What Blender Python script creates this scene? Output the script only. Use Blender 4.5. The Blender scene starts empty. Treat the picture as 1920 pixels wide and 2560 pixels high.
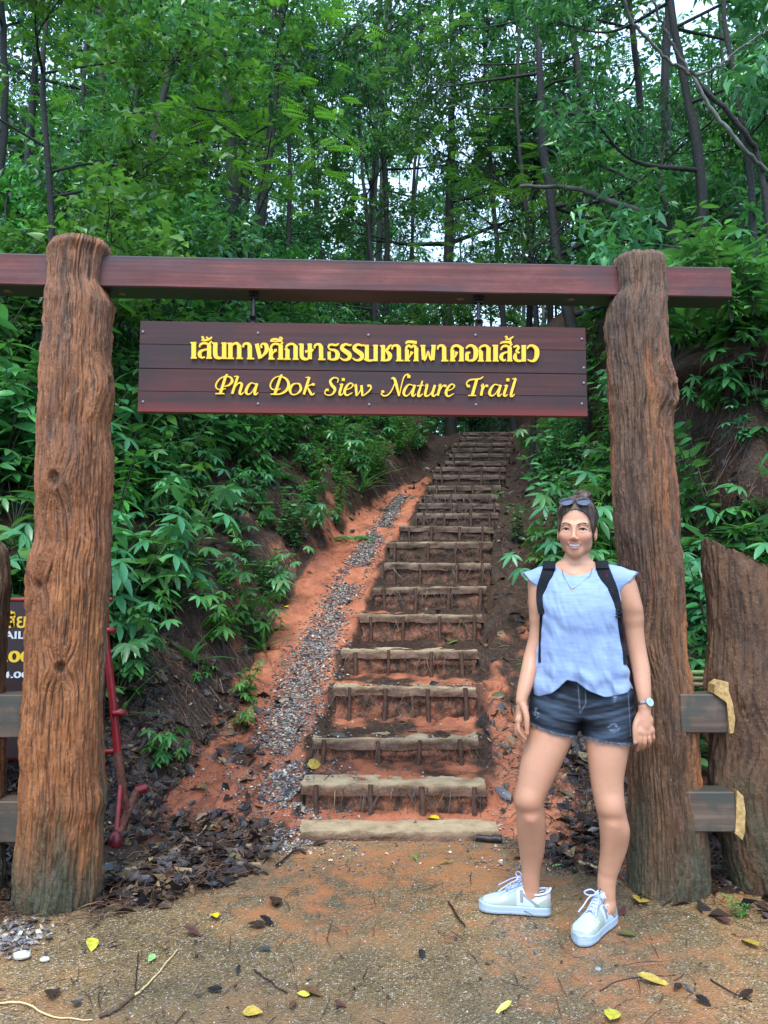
import bpy, math, random
import numpy as np
from mathutils import Vector, Matrix
SC = bpy.context.scene
COL = SC.collection
R = math.radians
# ---------------------------------------------------------------- camera
CAMH, PITCH, F = 1.28, R(5.5), 1923.0 / 2560.0
cam_d = bpy.data.cameras.new('camera')
cam = bpy.data.objects.new('camera', cam_d); COL.objects.link(cam)
cam.location = (0, 0, CAMH); cam.rotation_euler = (R(90) + PITCH, 0, 0)
cam_d.sensor_fit = 'VERTICAL'; cam_d.sensor_height = 24.0; cam_d.lens = 24.0 * F
cam_d.clip_start = 0.05; cam_d.clip_end = 600
SC.camera = cam
# ---------------------------------------------------------------- sky + sun
SUN_EL, SUN_ROT = R(59), R(190)
wd = bpy.data.worlds.new('World'); SC.world = wd; wd.use_nodes = True
nt = wd.node_tree; nt.nodes.clear()
sky = nt.nodes.new('ShaderNodeTexSky'); sky.sky_type = 'NISHITA'; sky.sun_disc = False
sky.sun_elevation = SUN_EL; sky.sun_rotation = SUN_ROT; sky.air_density = 1.0; sky.dust_density = 2.5; sky.ozone_density = 1.5
bg = nt.nodes.new('ShaderNodeBackground'); bg.inputs['Strength'].default_value = 0.15
wo = nt.nodes.new('ShaderNodeOutputWorld')
_mx = nt.nodes.new('ShaderNodeMix'); _mx.data_type = 'RGBA'; _mx.inputs[0].default_value = 0.62     # bright high overcast over the clear sky
_mx.inputs[7].default_value = (6.0, 8.3, 11.6, 1); nt.links.new(sky.outputs[0], _mx.inputs[6]); nt.links.new(_mx.outputs[2], bg.inputs[0])
nt.links.new(bg.outputs[0], wo.inputs[0])
sd = bpy.data.lights.new('sun', 'SUN'); sd.energy = 1.6; sd.angle = R(20); sd.color = (1.0, 0.965, 0.91)
sun = bpy.data.objects.new('sun', sd); COL.objects.link(sun)
# direction towards the sun: behind the camera, a little left
_az = R(190)
_sv = Vector((math.sin(_az) * math.cos(SUN_EL), math.cos(_az) * math.cos(SUN_EL), math.sin(SUN_EL)))
sun.rotation_euler = _sv.to_track_quat('Z', 'Y').to_euler()
SC.view_settings.view_transform = 'Standard'; SC.view_settings.look = 'None'
SC.view_settings.exposure = 1.05; SC.view_settings.gamma = 1.0
SC.cycles.max_bounces = 6; SC.cycles.diffuse_bounces = 3; SC.cycles.glossy_bounces = 2
SC.cycles.transmission_bounces = 2; SC.cycles.transparent_max_bounces = 4
SC.cycles.caustics_reflective = False; SC.cycles.caustics_refractive = False
rng = np.random.default_rng(7)
random.seed(7)

# ---------------------------------------------------------------- helpers
CP, SP = math.cos(PITCH), math.sin(PITCH)
def ray(px, py):
    u = (px - 960) / 1923.0; v = (1280 - py) / 1923.0
    return np.array([u, CP - v * SP, SP + v * CP])
def atY(px, py, Y):
    d = ray(px, py); return np.array([0, 0, CAMH]) + d * (Y / d[1])
def atZ(px, py, Z):
    d = ray(px, py); return np.array([0, 0, CAMH]) + d * ((Z - CAMH) / d[2])
def nrm(a):
    a = np.asarray(a, float); return a / (np.linalg.norm(a, axis=-1, keepdims=True) + 1e-12)
def _h(ix, iy, iz, s):
    n = (ix * 374761393 + iy * 668265263 + iz * 2147483647 + s * 974634777) & 0xffffffff
    n = ((n ^ (n >> 13)) * 1274126177) & 0xffffffff
    n = ((n ^ (n >> 15)) * 2246822519) & 0xffffffff
    return ((n ^ (n >> 16)) & 0xffffff) / float(0xffffff) * 2 - 1
def vnoise(x, y, z=0.0, s=0):
    x, y, z = np.broadcast_arrays(np.asarray(x, float), np.asarray(y, float), np.asarray(z, float))
    fx, fy, fz = np.floor(x), np.floor(y), np.floor(z)
    ix, iy, iz = fx.astype(np.int64), fy.astype(np.int64), fz.astype(np.int64)
    tx, ty, tz = x - fx, y - fy, z - fz
    tx = tx * tx * (3 - 2 * tx); ty = ty * ty * (3 - 2 * ty); tz = tz * tz * (3 - 2 * tz)
    r = 0
    for a in (0, 1):
        for b in (0, 1):
            for c in (0, 1):
                w = (tx if a else 1 - tx) * (ty if b else 1 - ty) * (tz if c else 1 - tz)
                r = r + w * _h(ix + a, iy + b, iz + c, s)
    return r
def fbm(x, y, z=0.0, o=4, s=0, g=0.5):
    r = 0; a = 1.0; k = 1.0
    for i in range(o):
        r = r + a * vnoise(np.asarray(x) * k, np.asarray(y) * k, np.asarray(z) * k, s + i * 17); a *= g; k *= 2.03
    return r
def smooth(a, b, x):
    t = np.clip((np.asarray(x, float) - a) / (b - a), 0, 1); return t * t * (3 - 2 * t)
def lerp(a, b, t): return a + (b - a) * t

def mesh_np(name, V, F_, sizes=None, attrs=None, mats=None, mi=None, flat=False):
    """V (n,3); F_ (m,k) array or list of such arrays; returns a mesh"""
    me = bpy.data.meshes.new(name)
    V = np.asarray(V, np.float32)
    if not isinstance(F_, list): F_ = [F_]
    F_ = [np.asarray(f, np.int32) for f in F_ if len(f)]
    idx = np.concatenate([f.ravel() for f in F_]); tot = np.concatenate([np.full(len(f), f.shape[1], np.int32) for f in F_])
    st = np.concatenate([[0], np.cumsum(tot)[:-1]]).astype(np.int32)
    me.vertices.add(len(V)); me.vertices.foreach_set('co', V.ravel())
    me.loops.add(len(idx)); me.loops.foreach_set('vertex_index', idx)
    me.polygons.add(len(tot)); me.polygons.foreach_set('loop_start', st); me.polygons.foreach_set('loop_total', tot)
    me.polygons.foreach_set('use_smooth', np.full(len(tot), not flat))
    for m in (mats or []): me.materials.append(m)
    if mi is not None: me.polygons.foreach_set('material_index', np.asarray(mi, np.int32))
    for k, a in (attrs or {}).items():
        a = np.asarray(a, np.float32)
        if a.ndim == 1:
            at = me.attributes.new(k, 'FLOAT', 'POINT'); at.data.foreach_set('value', a)
        else:
            if a.shape[1] == 3: a = np.concatenate([a, np.ones((len(a), 1), np.float32)], 1)
            at = me.attributes.new(k, 'FLOAT_COLOR', 'POINT'); at.data.foreach_set('color', a.ravel())
    me.update(calc_edges=True); me.validate()
    return me
def obj(name, me, parent=None, loc=None):
    o = bpy.data.objects.new(name, me); COL.objects.link(o)
    if parent is not None: o.parent = parent
    if loc is not None: o.location = loc
    return o
def thing(name, label, cat, loc=(0, 0, 0), rz=0, group=None):
    o = bpy.data.objects.new(name, None); COL.objects.link(o); o.empty_display_size = 0.1
    o.location = loc; o.rotation_euler = (0, 0, rz); o['label'] = label; o['category'] = cat
    if group: o['group'] = group
    return o
def tag(o, label=None, cat=None, group=None, kind=None):
    if label: o['label'] = label
    if cat: o['category'] = cat
    if group: o['group'] = group
    if kind: o['kind'] = kind
    return o
def copy_tree(root, loc, rot=None, scale=None, label=None):
    r = root.copy(); COL.objects.link(r); r.location = loc
    if rot is not None: r.rotation_euler = rot
    if scale is not None: r.scale = (scale, scale, scale)
    if label: r['label'] = label
    for ch in list(root.children):
        c = ch.copy(); COL.objects.link(c); c.parent = r
    return r

class MB:
    """collects pieces of geometry into one mesh"""
    def __init__(s): s.V = []; s.F = {3: [], 4: []}; s.n = 0; s.A = []; s.M = {3: [], 4: []}
    def add(s, V, F_, a=0.0, m=0):
        V = np.asarray(V, float).reshape(-1, 3); F_ = np.asarray(F_, int)
        s.V.append(V); k = F_.shape[1]; s.F[k].append(F_ + s.n); s.M[k].append(np.full(len(F_), m))
        s.A.append(np.broadcast_to(np.asarray(a, float), (len(V),)).copy()); s.n += len(V)
        return s
    def mesh(s, name, mats, flat=False, attrs=None):
        F_ = []; mi = []
        for k in (3, 4):
            if s.F[k]: F_.append(np.concatenate(s.F[k])); mi.append(np.concatenate(s.M[k]))
        V = np.concatenate(s.V)
        at = {'rnd': np.concatenate(s.A)}
        if attrs: at.update(attrs)
        return mesh_np(name, V, F_, attrs=at, mats=mats, mi=np.concatenate(mi), flat=flat)
    def box(s, c, size, a=0.0, rot=None, bev=0.0, m=0):
        c = np.asarray(c, float); h = np.asarray(size, float) / 2
        b = min(bev, h.min() * 0.9)
        if b <= 0:
            V = np.array([[x, y, z] for x in (-1, 1) for y in (-1, 1) for z in (-1, 1)]) * h
            F_ = np.array([[0, 1, 3, 2], [4, 6, 7, 5], [0, 4, 5, 1], [2, 3, 7, 6], [0, 2, 6, 4], [1, 5, 7, 3]])
        else:   # chamfered box: 24 vertices
            V = []; ids = {}
            for x in (-1, 1):
                for y in (-1, 1):
                    for z in (-1, 1):
                        sg = np.array([x, y, z])
                        for ax in range(3):
                            p = sg * (h - b); p[ax] = sg[ax] * h[ax]; ids[(x, y, z, ax)] = len(V); V.append(p)
            V = np.array(V); q = []
            for ax in range(3):
                o1, o2 = (ax + 1) % 3, (ax + 2) % 3
                for sg in (-1, 1):
                    f = []
                    for (p, r_) in ((-1, -1), (1, -1), (1, 1), (-1, 1)):
                        t = [0, 0, 0]; t[ax] = sg; t[o1] = p; t[o2] = r_; f.append(ids[tuple(t) + (ax,)])
                    q.append(f if sg > 0 else f[::-1])
            for ax in range(3):
                o1, o2 = (ax + 1) % 3, (ax + 2) % 3
                for p in (-1, 1):
                    for r_ in (-1, 1):
                        f = []
                        for (sg, w) in ((-1, o1), (1, o1), (1, o2), (-1, o2)):
                            t = [0, 0, 0]; t[ax] = sg; t[o1] = p; t[o2] = r_; f.append(ids[tuple(t) + (w,)])
                        q.append(f if p * r_ > 0 else f[::-1])
            t3 = []
            for x in (-1, 1):
                for y in (-1, 1):
                    for z in (-1, 1):
                        f = [ids[(x, y, z, k)] for k in range(3)]
                        t3.append(f if x * y * z > 0 else f[::-1])
            F_ = np.array(q)
            if rot is not None: V = V @ np.asarray(rot).T
            s.add(V + c, F_, a, m); n0 = s.n - len(V)
            s.F[3].append(np.array(t3) + n0); s.M[3].append(np.full(8, m)); return s
        if rot is not None: V = V @ np.asarray(rot).T
        return s.add(V + c, F_, a, m)
    def tube(s, pts, rad, n=8, a=0.0, cap=True, m=0, flat_y=1.0, up=None):
        pts = np.asarray(pts, float); k = len(pts); rad = np.broadcast_to(np.asarray(rad, float), (k,))
        T = nrm(np.gradient(pts, axis=0))
        ref = np.array([0, 0, 1.0]) if up is None else np.asarray(up, float)
        if up is None and abs(T[0] @ ref) > 0.9: ref = np.array([1.0, 0, 0])
        N = np.zeros_like(T); N[0] = nrm(np.cross(T[0], ref))
        for i in range(1, k): N[i] = nrm(N[i - 1] - T[i] * (N[i - 1] @ T[i]))
        B = np.cross(T, N)
        th = np.arange(n) * 2 * math.pi / n
        ring = pts[:, None] + rad[:, None, None] * (np.cos(th)[None, :, None] * N[:, None] + flat_y * np.sin(th)[None, :, None] * B[:, None])
        V = ring.reshape(-1, 3)
        i = np.arange(k - 1)[:, None] * n; j = np.arange(n)[None]; j2 = (j + 1) % n
        Q = np.stack([i + j, i + n + j, i + n + j2, i + j2], -1).reshape(-1, 4)
        s.add(V, Q, a, m)
        if cap:
            for (e, c, fl) in ((0, pts[0], 0), (k - 1, pts[-1], 1)):
                Vc = np.concatenate([ring[e], c[None]]); ii = np.arange(n); jj = (ii + 1) % n
                T3 = np.stack([ii, jj, np.full(n, n)], 1)
                s.add(Vc, T3[:, ::-1] if fl == 0 else T3, a, m)
        return s
    def ell(s, c, r, a=0.0, nu=16, nv=10, rot=None, m=0):
        th = np.linspace(0, math.pi, nv + 1)[:, None]; ph = np.arange(nu)[None] * 2 * math.pi / nu
        V = np.stack([np.sin(th) * np.cos(ph), np.sin(th) * np.sin(ph), np.cos(th) * np.ones_like(ph)], -1).reshape(-1, 3) * np.asarray(r)
        if rot is not None: V = V @ np.asarray(rot).T
        i = np.arange(nv)[:, None] * nu; j = np.arange(nu)[None]; j2 = (j + 1) % nu
        Q = np.stack([i + j, i + nu + j, i + nu + j2, i + j2], -1).reshape(-1, 4)
        return s.add(V + np.asarray(c), Q, a, m)
def catmull(P, n=8, closed=False):
    P = np.asarray(P, float); out = []
    Q = np.vstack([2 * P[0] - P[1], P, 2 * P[-1] - P[-2]])
    for i in range(1, len(Q) - 2):
        t = np.linspace(0, 1, n, endpoint=False)[:, None]
        a, b, c, d = Q[i - 1], Q[i], Q[i + 1], Q[i + 2]
        out.append(0.5 * (2 * b + (c - a) * t + (2 * a - 5 * b + 4 * c - d) * t ** 2 + (3 * b - a - 3 * c + d) * t ** 3))
    out.append(P[-1][None]); return np.vstack(out)

# ---------------------------------------------------------------- materials
class NT:
    def __init__(s, name):
        s.m = bpy.data.materials.new(name); s.m.use_nodes = True; s.t = s.m.node_tree
        s.b = s.t.nodes['Principled BSDF']; s.out = s.t.nodes['Material Output']; s.co = None
    def n(s, typ, **kw):
        x = s.t.nodes.new(typ)
        for k, v in kw.items(): setattr(x, k, v)
        return x
    def l(s, a, b): s.t.links.new(a, b)
    def set(s, k, v):
        i = s.b.inputs[k]
        if hasattr(v, 'is_output'): s.l(v, i)
        else: i.default_value = v
    def pos(s, scale=(1, 1, 1)):
        if s.co is None: s.co = s.n('ShaderNodeTexCoord').outputs['Object']
        mp = s.n('ShaderNodeMapping'); mp.inputs['Scale'].default_value = scale; s.l(s.co, mp.inputs[0]); return mp.outputs[0]
    def noise(s, sc, det=4, rough=0.55, scale=(1, 1, 1), dist=0.0):
        x = s.n('ShaderNodeTexNoise'); x.inputs['Scale'].default_value = sc; x.inputs['Detail'].default_value = det
        x.inputs['Roughness'].default_value = rough; x.inputs['Distortion'].default_value = dist
        s.l(s.pos(scale), x.inputs['Vector']); return x.outputs['Fac']
    def voro(s, sc, scale=(1, 1, 1), out='Distance', feat='F1'):
        x = s.n('ShaderNodeTexVoronoi', feature=feat); x.inputs['Scale'].default_value = sc
        s.l(s.pos(scale), x.inputs['Vector']); return x.outputs[out]
    def ramp(s, f, stops):
        x = s.n('ShaderNodeValToRGB'); e = x.color_ramp.elements
        while len(e) > len(stops): e.remove(e[-1])
        while len(e) < len(stops): e.new(0.5)
        for i, (p, c) in enumerate(stops):
            e[i].position = p
            if not isinstance(c, tuple): c = (c, c, c)
            e[i].color = tuple(c) + (1,)
        s.l(f, x.inputs[0]); return x.outputs[0]
    def mix(s, f, a, b, bt='MIX'):
        x = s.n('ShaderNodeMix', data_type='RGBA', blend_type=bt)
        for i, v in ((0, f), (6, a), (7, b)):
            if hasattr(v, 'is_output'): s.l(v, x.inputs[i])
            else: x.inputs[i].default_value = v if i == 0 else tuple(v) + (1,)
        return x.outputs[2]
    def math(s, op, a, b=0.0):
        x = s.n('ShaderNodeMath', operation=op)
        for i, v in ((0, a), (1, b)):
            if hasattr(v, 'is_output'): s.l(v, x.inputs[i])
            else: x.inputs[i].default_value = v
        return x.outputs[0]
    def attr(s, k, out='Fac'):
        x = s.n('ShaderNodeAttribute'); x.attribute_name = k; return x.outputs[out]
    def n_z(s):
        x = s.n('ShaderNodeSeparateXYZ'); s.l(s.pos(), x.inputs[0]); return x.outputs[2]
    def objrand(s): return s.n('ShaderNodeObjectInfo').outputs['Random']
    def bump(s, h, st=0.5, d=0.01, nrm_=None):
        x = s.n('ShaderNodeBump'); x.inputs['Strength'].default_value = st; x.inputs['Distance'].default_value = d
        s.l(h, x.inputs['Height'])
        if nrm_ is not None: s.l(nrm_, x.inputs['Normal'])
        s.l(x.outputs[0], s.b.inputs['Normal']); return x.outputs[0]
def simple(name, col, rough=0.6, metal=0.0, spec=0.5, var=0.0, nsc=30, bump=0.0, **kw):
    t = NT(name)
    if var > 0:
        f = t.noise(nsc, 5)
        c1 = tuple(c * (1 - var) for c in col); c2 = tuple(min(1, c * (1 + var)) for c in col)
        t.set('Base Color', t.ramp(f, [(0.3, c1), (0.7, c2)]))
        if bump: t.bump(f, bump, 0.002)
    else: t.set('Base Color', tuple(col) + (1,))
    t.set('Roughness', rough); t.set('Metallic', metal); t.set('Specular IOR Level', spec)
    for k, v in kw.items(): t.set(k.replace('_', ' '), v)
    return t.m
# ---------------------------------------------------------------- terrain
# steps: front-edge pixel rows of the photo give the rise once the run is fixed
_SP = [(2080, 750, 1250), (1961, 752, 1219), (1848, 781, 1198), (1718, 831, 1190), (1626, 854, 1196), (1537, 897, 1207), (1468, 933, 1217),
       (1408, 960, 1229), (1355, 967, 1230), (1316, 1000, 1232), (1283, 1041, 1246), (1259, 1046, 1248), (1236, 1056, 1249), (1214, 1070, 1252),
       (1188, 1082, 1263), (1168, 1089, 1265), (1153, 1113, 1266), (1134, 1123, 1275), (1120, 1128, 1279), (1107, 1135, 1277), (1092, 1150, 1282), (1080, 1155, 1289)]
_SY = np.array([4.02, 4.31, 4.70, 5.22, 5.66, 6.14, 6.6, 7.05, 7.5, 7.98, 8.45, 8.95, 9.45, 9.95, 10.5, 11.0, 11.45, 11.9, 12.35, 12.8, 13.25, 13.7])
STEPS = []
for (py, xa, xb), Y in zip(_SP, _SY):
    a = atY(xa, py, Y); b = atY(xb, py, Y)
    STEPS.append((Y, a[2], a[0], b[0]))
STEPS = np.array(STEPS)
SZ = STEPS[:, 1].copy()
XC = np.interp(STEPS[:, 0], STEPS[:, 0], (STEPS[:, 2] + STEPS[:, 3]) / 2)
def stair_cx(y): return np.interp(y, STEPS[:, 0], XC)
def ramp_z(y):
    yy = np.concatenate([[0, 3.6], STEPS[:, 0] + 0.22, [16, 24, 60]]); zz = np.concatenate([[0, 0], SZ, [SZ[-1] + .25, SZ[-1] + .5, SZ[-1] + 3]])
    return np.interp(y, yy, zz)
def terrain(x, y, detail=True):
    x = np.asarray(x, float); y = np.asarray(y, float)
    base = ramp_z(y)
    # terraced treads inside the stair strip
    i = np.clip(np.searchsorted(STEPS[:, 0] + 0.05, y, side='right') - 1, -1, len(STEPS) - 1)
    zstep = np.where(i < 0, 0.0, SZ[np.maximum(i, 0)] - 0.012)
    nxt = np.clip(i + 1, 0, len(STEPS) - 1); d = STEPS[nxt, 0] + 0.05 - y
    up = np.where((i + 1 < len(STEPS)), np.clip(1 - d / 0.16, 0, 1) ** 2 * 0.05, 0)   # soil heaped against the riser above
    zstep = zstep + up
    xl = np.interp(y, STEPS[:, 0], STEPS[:, 2]); xr = np.interp(y, STEPS[:, 0], STEPS[:, 3])
    wl = smooth(-0.10, 0.04, x - xl); wr = smooth(-0.14, 0.02, xr - x)
    inst = np.minimum(wl, wr) * (y > 3.9) * (y < 14.2)
    # gully on the left, a little below the treads
    gl = -0.05 * smooth(0, 0.25, xl - x)
    z = lerp(base + gl, zstep, inst)
    # left bank
    foot = np.interp(y, [3.0, 4.2, 5.0, 6.7, 8.5, 10.6, 12.5, 15], [-1.9, -1.35, -1.05, -0.80, -0.32, 0.30, 0.78, 1.0]) + 0.10 * vnoise(y * 1.7, 3.3, 0, 5)
    dl = foot - x
    gro = smooth(3.7, 6.0, y)
    cut = (0.10 + 0.27 * gro) * smooth(0, 0.28, dl) * lerp(0.25, 1, gro)
    slope = np.clip(dl - 0.15, 0, 3.2) * lerp(0.20, 0.62, gro) + np.clip(dl - 3.35, 0, 60) * 0.16
    z = z + cut + slope * smooth(0.05, 0.5, dl)
    # right bank
    fr = np.interp(y, [3.4, 4.2, 6, 8, 10, 12.5, 15], [1.75, 1.25, 1.02, 1.35, 1.75, 2.15, 2.4]) + 0.08 * vnoise(y * 2.1, 7.7, 0, 9)
    dr = x - fr
    g2 = smooth(3.6, 5.2, y)
    z = z + np.clip(dr, 0, 1.2) * lerp(0.12, 0.62, g2) * smooth(0, 0.3, dr) + np.clip(dr - 1.2, 0, 60) * 0.12
    # dark undercut cliff further right
    cl = 2.05 + 0.25 * vnoise(y * 0.8, 1.1, 0, 21) + 0.15 * np.clip(y - 6, 0, 5)
    z = z + 1.55 * smooth(0, 0.32, x - cl) * smooth(4.6, 5.4, y) + 0.25 * np.clip(x - cl - 0.3, 0, 5) * smooth(4.6, 5.4, y)
    if detail:
        off = smooth(3.3, 4.6, y) + smooth(0.7, 1.3, np.abs(x)) * smooth(3.2, 3.5, y)
        off = np.clip(off, 0, 1)
        rough = lerp(1, 0.35, inst)
        z = z + off * rough * (0.045 * fbm(x * 3.1, y * 3.1, 0, 4, 31) + 0.012 * fbm(x * 19, y * 19, 0, 3, 55))
        # rain runnels in the steep cut
        z = z + 0.06 * smooth(0.02, 0.1, dl) * (1 - smooth(0.35, 0.6, dl)) * gro * vnoise(y * 9, x * 1.5, 0, 77)
    # paved apron: the soil dives under the slab there
    edge = np.interp(x, [-3, -2.1, -1.55, -1.25, -1.0, -0.6, -0.45, 0.62, 0.80, 1.0, 1.35, 1.6, 2.2, 3.2],
                     [2.6, 2.85, 2.95, 3.13, 3.35, 3.72, 3.98, 4.02, 3.78, 3.5, 3.22, 3.12, 2.9, 2.5]) + 0.05 * vnoise(x * 3.7, 2.2, 0, 3) + 0.02 * vnoise(x * 13, 4.2, 0, 4)
    de = y - edge
    k = smooth(-0.05, 0.22, de)
    z = z * smooth(0.0, 0.5, de) + lerp(-0.03, 0.012, k) + 0.01 * fbm(x * 14, y * 14, 0, 3, 91) * k
    return z
def th(x, y): return float(terrain(np.array([x]), np.array([y]))[0])

def grid_mesh(name, xs, ys, mats, colf):
    X, Y = np.meshgrid(xs, ys); Z = terrain(X, Y)
    V = np.stack([X, Y, Z], -1).reshape(-1, 3); nx = len(xs)
    i = np.arange(len(ys) - 1)[:, None] * nx; j = np.arange(nx - 1)[None]
    Q = np.stack([i + j, i + j + 1, i + nx + j + 1, i + nx + j], -1).reshape(-1, 4)
    return mesh_np(name, V, Q, attrs=colf(X.ravel(), Y.ravel(), Z.ravel()), mats=mats)
def soil_masks(x, y, z):
    e = 0.03
    gx = (terrain(x + e, y, False) - terrain(x - e, y, False)) / (2 * e)
    xl = np.interp(y, STEPS[:, 0], STEPS[:, 2]); xr = np.interp(y, STEPS[:, 0], STEPS[:, 3])
    foot = np.interp(y, [3.0, 4.2, 5.0, 6.7, 8.5, 10.6, 12.5, 15], [-1.9, -1.35, -1.05, -0.80, -0.32, 0.30, 0.78, 1.0])
    ch = smooth(-0.18, 0.05, x - foot) * smooth(-0.05, 0.1, xl - x)
    onst = smooth(-0.05, 0.05, x - xl) * smooth(-0.05, 0.05, xr - x)
    clay = 0.80 * ch * smooth(4.0, 4.4, y) * (1 - smooth(10.3, 11.2, y))
    clay = np.maximum(clay, 0.50 * onst * (1 - smooth(5.2, 8.5, y)))
    clay = np.maximum(clay, 0.60 * smooth(0.0, 0.12, x - xr) * (1 - smooth(0.3, 0.9, x - xr)) * (1 - smooth(5.5, 8.0, y)))
    clay = np.maximum(clay, 0.43 * smooth(0.9, 1.7, np.abs(gx)) * (x < 1.0) * (1 - smooth(8.5, 10.5, y)))
    clay = np.maximum(clay, np.where(x < -0.75, 0.26, 0.40) * (1 - smooth(4.6, 5.6, y)))
    clay = np.maximum(clay, 0.30 * (np.abs(x) < 3) * (1 - smooth(6, 9, y)))
    clay = np.where(x > 1.9, clay * 0.35, clay)
    n = fbm(x * 3.3, y * 3.3, z * 3, 4, 12)
    n2 = fbm(x * 11, y * 11, z * 11, 3, 42)
    c = smooth(0.42, 0.62, clay + 0.26 * n + 0.12 * n2)
    return {'clay': c, 'damp': smooth(-0.4, 0.9, fbm(x * 1.3, y * 1.3, 0, 3, 66))}

t = NT('red_clay_soil')
g1 = t.noise(38, 8, 0.65); g2 = t.noise(7, 6, 0.6); g3 = t.voro(160)
clay = t.ramp(g2, [(0.28, (0.22, 0.075, 0.038)), (0.5, (0.42, 0.140, 0.068)), (0.72, (0.54, 0.21, 0.11))])
clay = t.mix(t.ramp(g3, [(0.12, 1.0), (0.3, 0.0)]), clay, (0.30, 0.16, 0.10))
dark = t.ramp(g1, [(0.3, (0.014, 0.009, 0.006)), (0.5, (0.042, 0.024, 0.014)), (0.62, (0.085, 0.040, 0.022)), (0.75, (0.16, 0.085, 0.05))])
m = t.attr('clay')
c = t.mix(m, dark, clay)
c = t.mix(t.math('MULTIPLY', t.attr('damp'), 0.45), c, (0.35, 0.2, 0.14), 'MULTIPLY')
t.set('Base Color', c); t.set('Roughness', t.ramp(g2, [(0.3, 0.45), (0.7, 0.9)])); t.set('Specular IOR Level', 0.35)
t.bump(g1, 0.9, 0.02); M_SOIL = t.m

t = NT('washed_pebble_paving')
v1 = t.voro(150, out='Color'); v2 = t.voro(150); n1 = t.noise(1.6, 5, 0.6); n2 = t.noise(9, 6, 0.65)
sepc = t.n('ShaderNodeSeparateColor'); t.l(v1, sepc.inputs[0])
peb = t.ramp(sepc.outputs[0], [(0.0, (0.014, 0.012, 0.013)), (0.30, (0.04, 0.034, 0.034)), (0.36, (0.20, 0.13, 0.06)), (0.62, (0.34, 0.235, 0.11)), (0.84, (0.44, 0.32, 0.18)), (0.90, (0.70, 0.66, 0.58))])
mud = t.ramp(t.math('ADD', t.attr('mud'), t.math('MULTIPLY', t.math('SUBTRACT', n2, 0.5), 1.6)), [(0.35, 0.0), (0.8, 0.85)])
bindr = t.ramp(n1, [(0.35, (0.15, 0.120, 0.07)), (0.50, (0.26, 0.180, 0.085)), (0.64, (0.40, 0.22, 0.090)), (0.78, (0.50, 0.22, 0.085))])
c = t.mix(t.ramp(v2, [(0.28, 1.0), (0.5, 0.15)]), bindr, peb)
stain = t.ramp(t.math('ADD', t.math('MULTIPLY', n1, 0.65), t.math('MULTIPLY', n2, 0.35)), [(0.50, 0.0), (0.62, 0.7)])
c = t.mix(stain, c, (0.42, 0.215, 0.085))
c = t.mix(t.ramp(t.noise(0.9, 4, 0.5), [(0.42, 0.5), (0.6, 0.0)]), c, (0.075, 0.075, 0.06))
c = t.mix(1.0, c, (0.80, 0.76, 0.70), 'MULTIPLY'); c = t.mix(mud, c, (0.36, 0.135, 0.052)); t.set('Base Color', c); t.set('Roughness', t.ramp(n1, [(0.35, 0.30), (0.6, 0.55)])); t.set('Specular IOR Level', 0.45)
t.bump(v2, 0.7, 0.004); M_PAVE = t.m

me = grid_mesh('hillside_soil', np.linspace(-4.5, 4.5, 400), np.linspace(2.3, 15.5, 720), [M_SOIL], soil_masks)
tag(obj('hillside_ground', me), kind='structure')
def far_z(x, y):
    return terrain(x, y, False)
xs = np.concatenate([np.linspace(-90, -5, 50), np.linspace(-4.5, 4.5, 24), np.linspace(5, 90, 50)])
ys = np.concatenate([np.linspace(-40, 1.5, 20), np.linspace(2.4, 15.3, 40), np.linspace(16, 120, 50)])
X, Y = np.meshgrid(xs, ys); Z = far_z(X, Y) - 0.10
inner = (np.abs(X) < 4.4) & (Y > 2.35) & (Y < 15.4); Z = np.where(inner, Z - 0.8, Z)
Z = np.where(Y < 2.6, -0.08, Z)
i = np.arange(len(ys) - 1)[:, None] * len(xs); j = np.arange(len(xs) - 1)[None]
Q = np.stack([i + j, i + j + 1, i + len(xs) + j + 1, i + len(xs) + j], -1).reshape(-1, 4)
o = obj('forest_floor', mesh_np('forest_floor', np.stack([X, Y, Z], -1).reshape(-1, 3), Q, attrs={'clay': np.zeros(X.size), 'damp': np.zeros(X.size)}, mats=[M_SOIL]))
tag(o, kind='structure')
# pebble apron in front of the gate
xs = np.linspace(-6, 6, 60); ys = np.linspace(-4, 4.3, 45); X, Y = np.meshgrid(xs, ys)
Z = 0.004 * fbm(X * 1.5, Y * 1.5, 0, 3, 8) - 0.02 * smooth(1.2, 3, np.abs(X - 0.2)) * smooth(2.6, 4, Y)
i = np.arange(44)[:, None] * 60; j = np.arange(59)[None]
Q = np.stack([i + j, i + j + 1, i + 61 + j, i + 60 + j], -1).reshape(-1, 4)
_mud = 0.62 * np.exp(-((Y - 3.75) / 0.45) ** 2) * np.exp(-((X - 0.1) / 1.1) ** 2) + 0.5 * np.exp(-((X - 0.75) / 0.55) ** 2 - ((Y - 2.75) / 0.6) ** 2) + 0.45 * np.exp(-((X + 0.35) / 0.5) ** 2 - ((Y - 3.1) / 0.35) ** 2) + 0.35 * np.exp(-((X + 0.9) / 0.6) ** 2 - ((Y - 2.0) / 0.4) ** 2) + 0.3 * np.exp(-((X - 0.9) / 0.5) ** 2 - ((Y - 1.9) / 0.5) ** 2)
tag(obj('pavement', mesh_np('pavement', np.stack([X, Y, Z], -1).reshape(-1, 3), Q, attrs={'mud': _mud.ravel()}, mats=[M_PAVE])), kind='structure')

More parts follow.
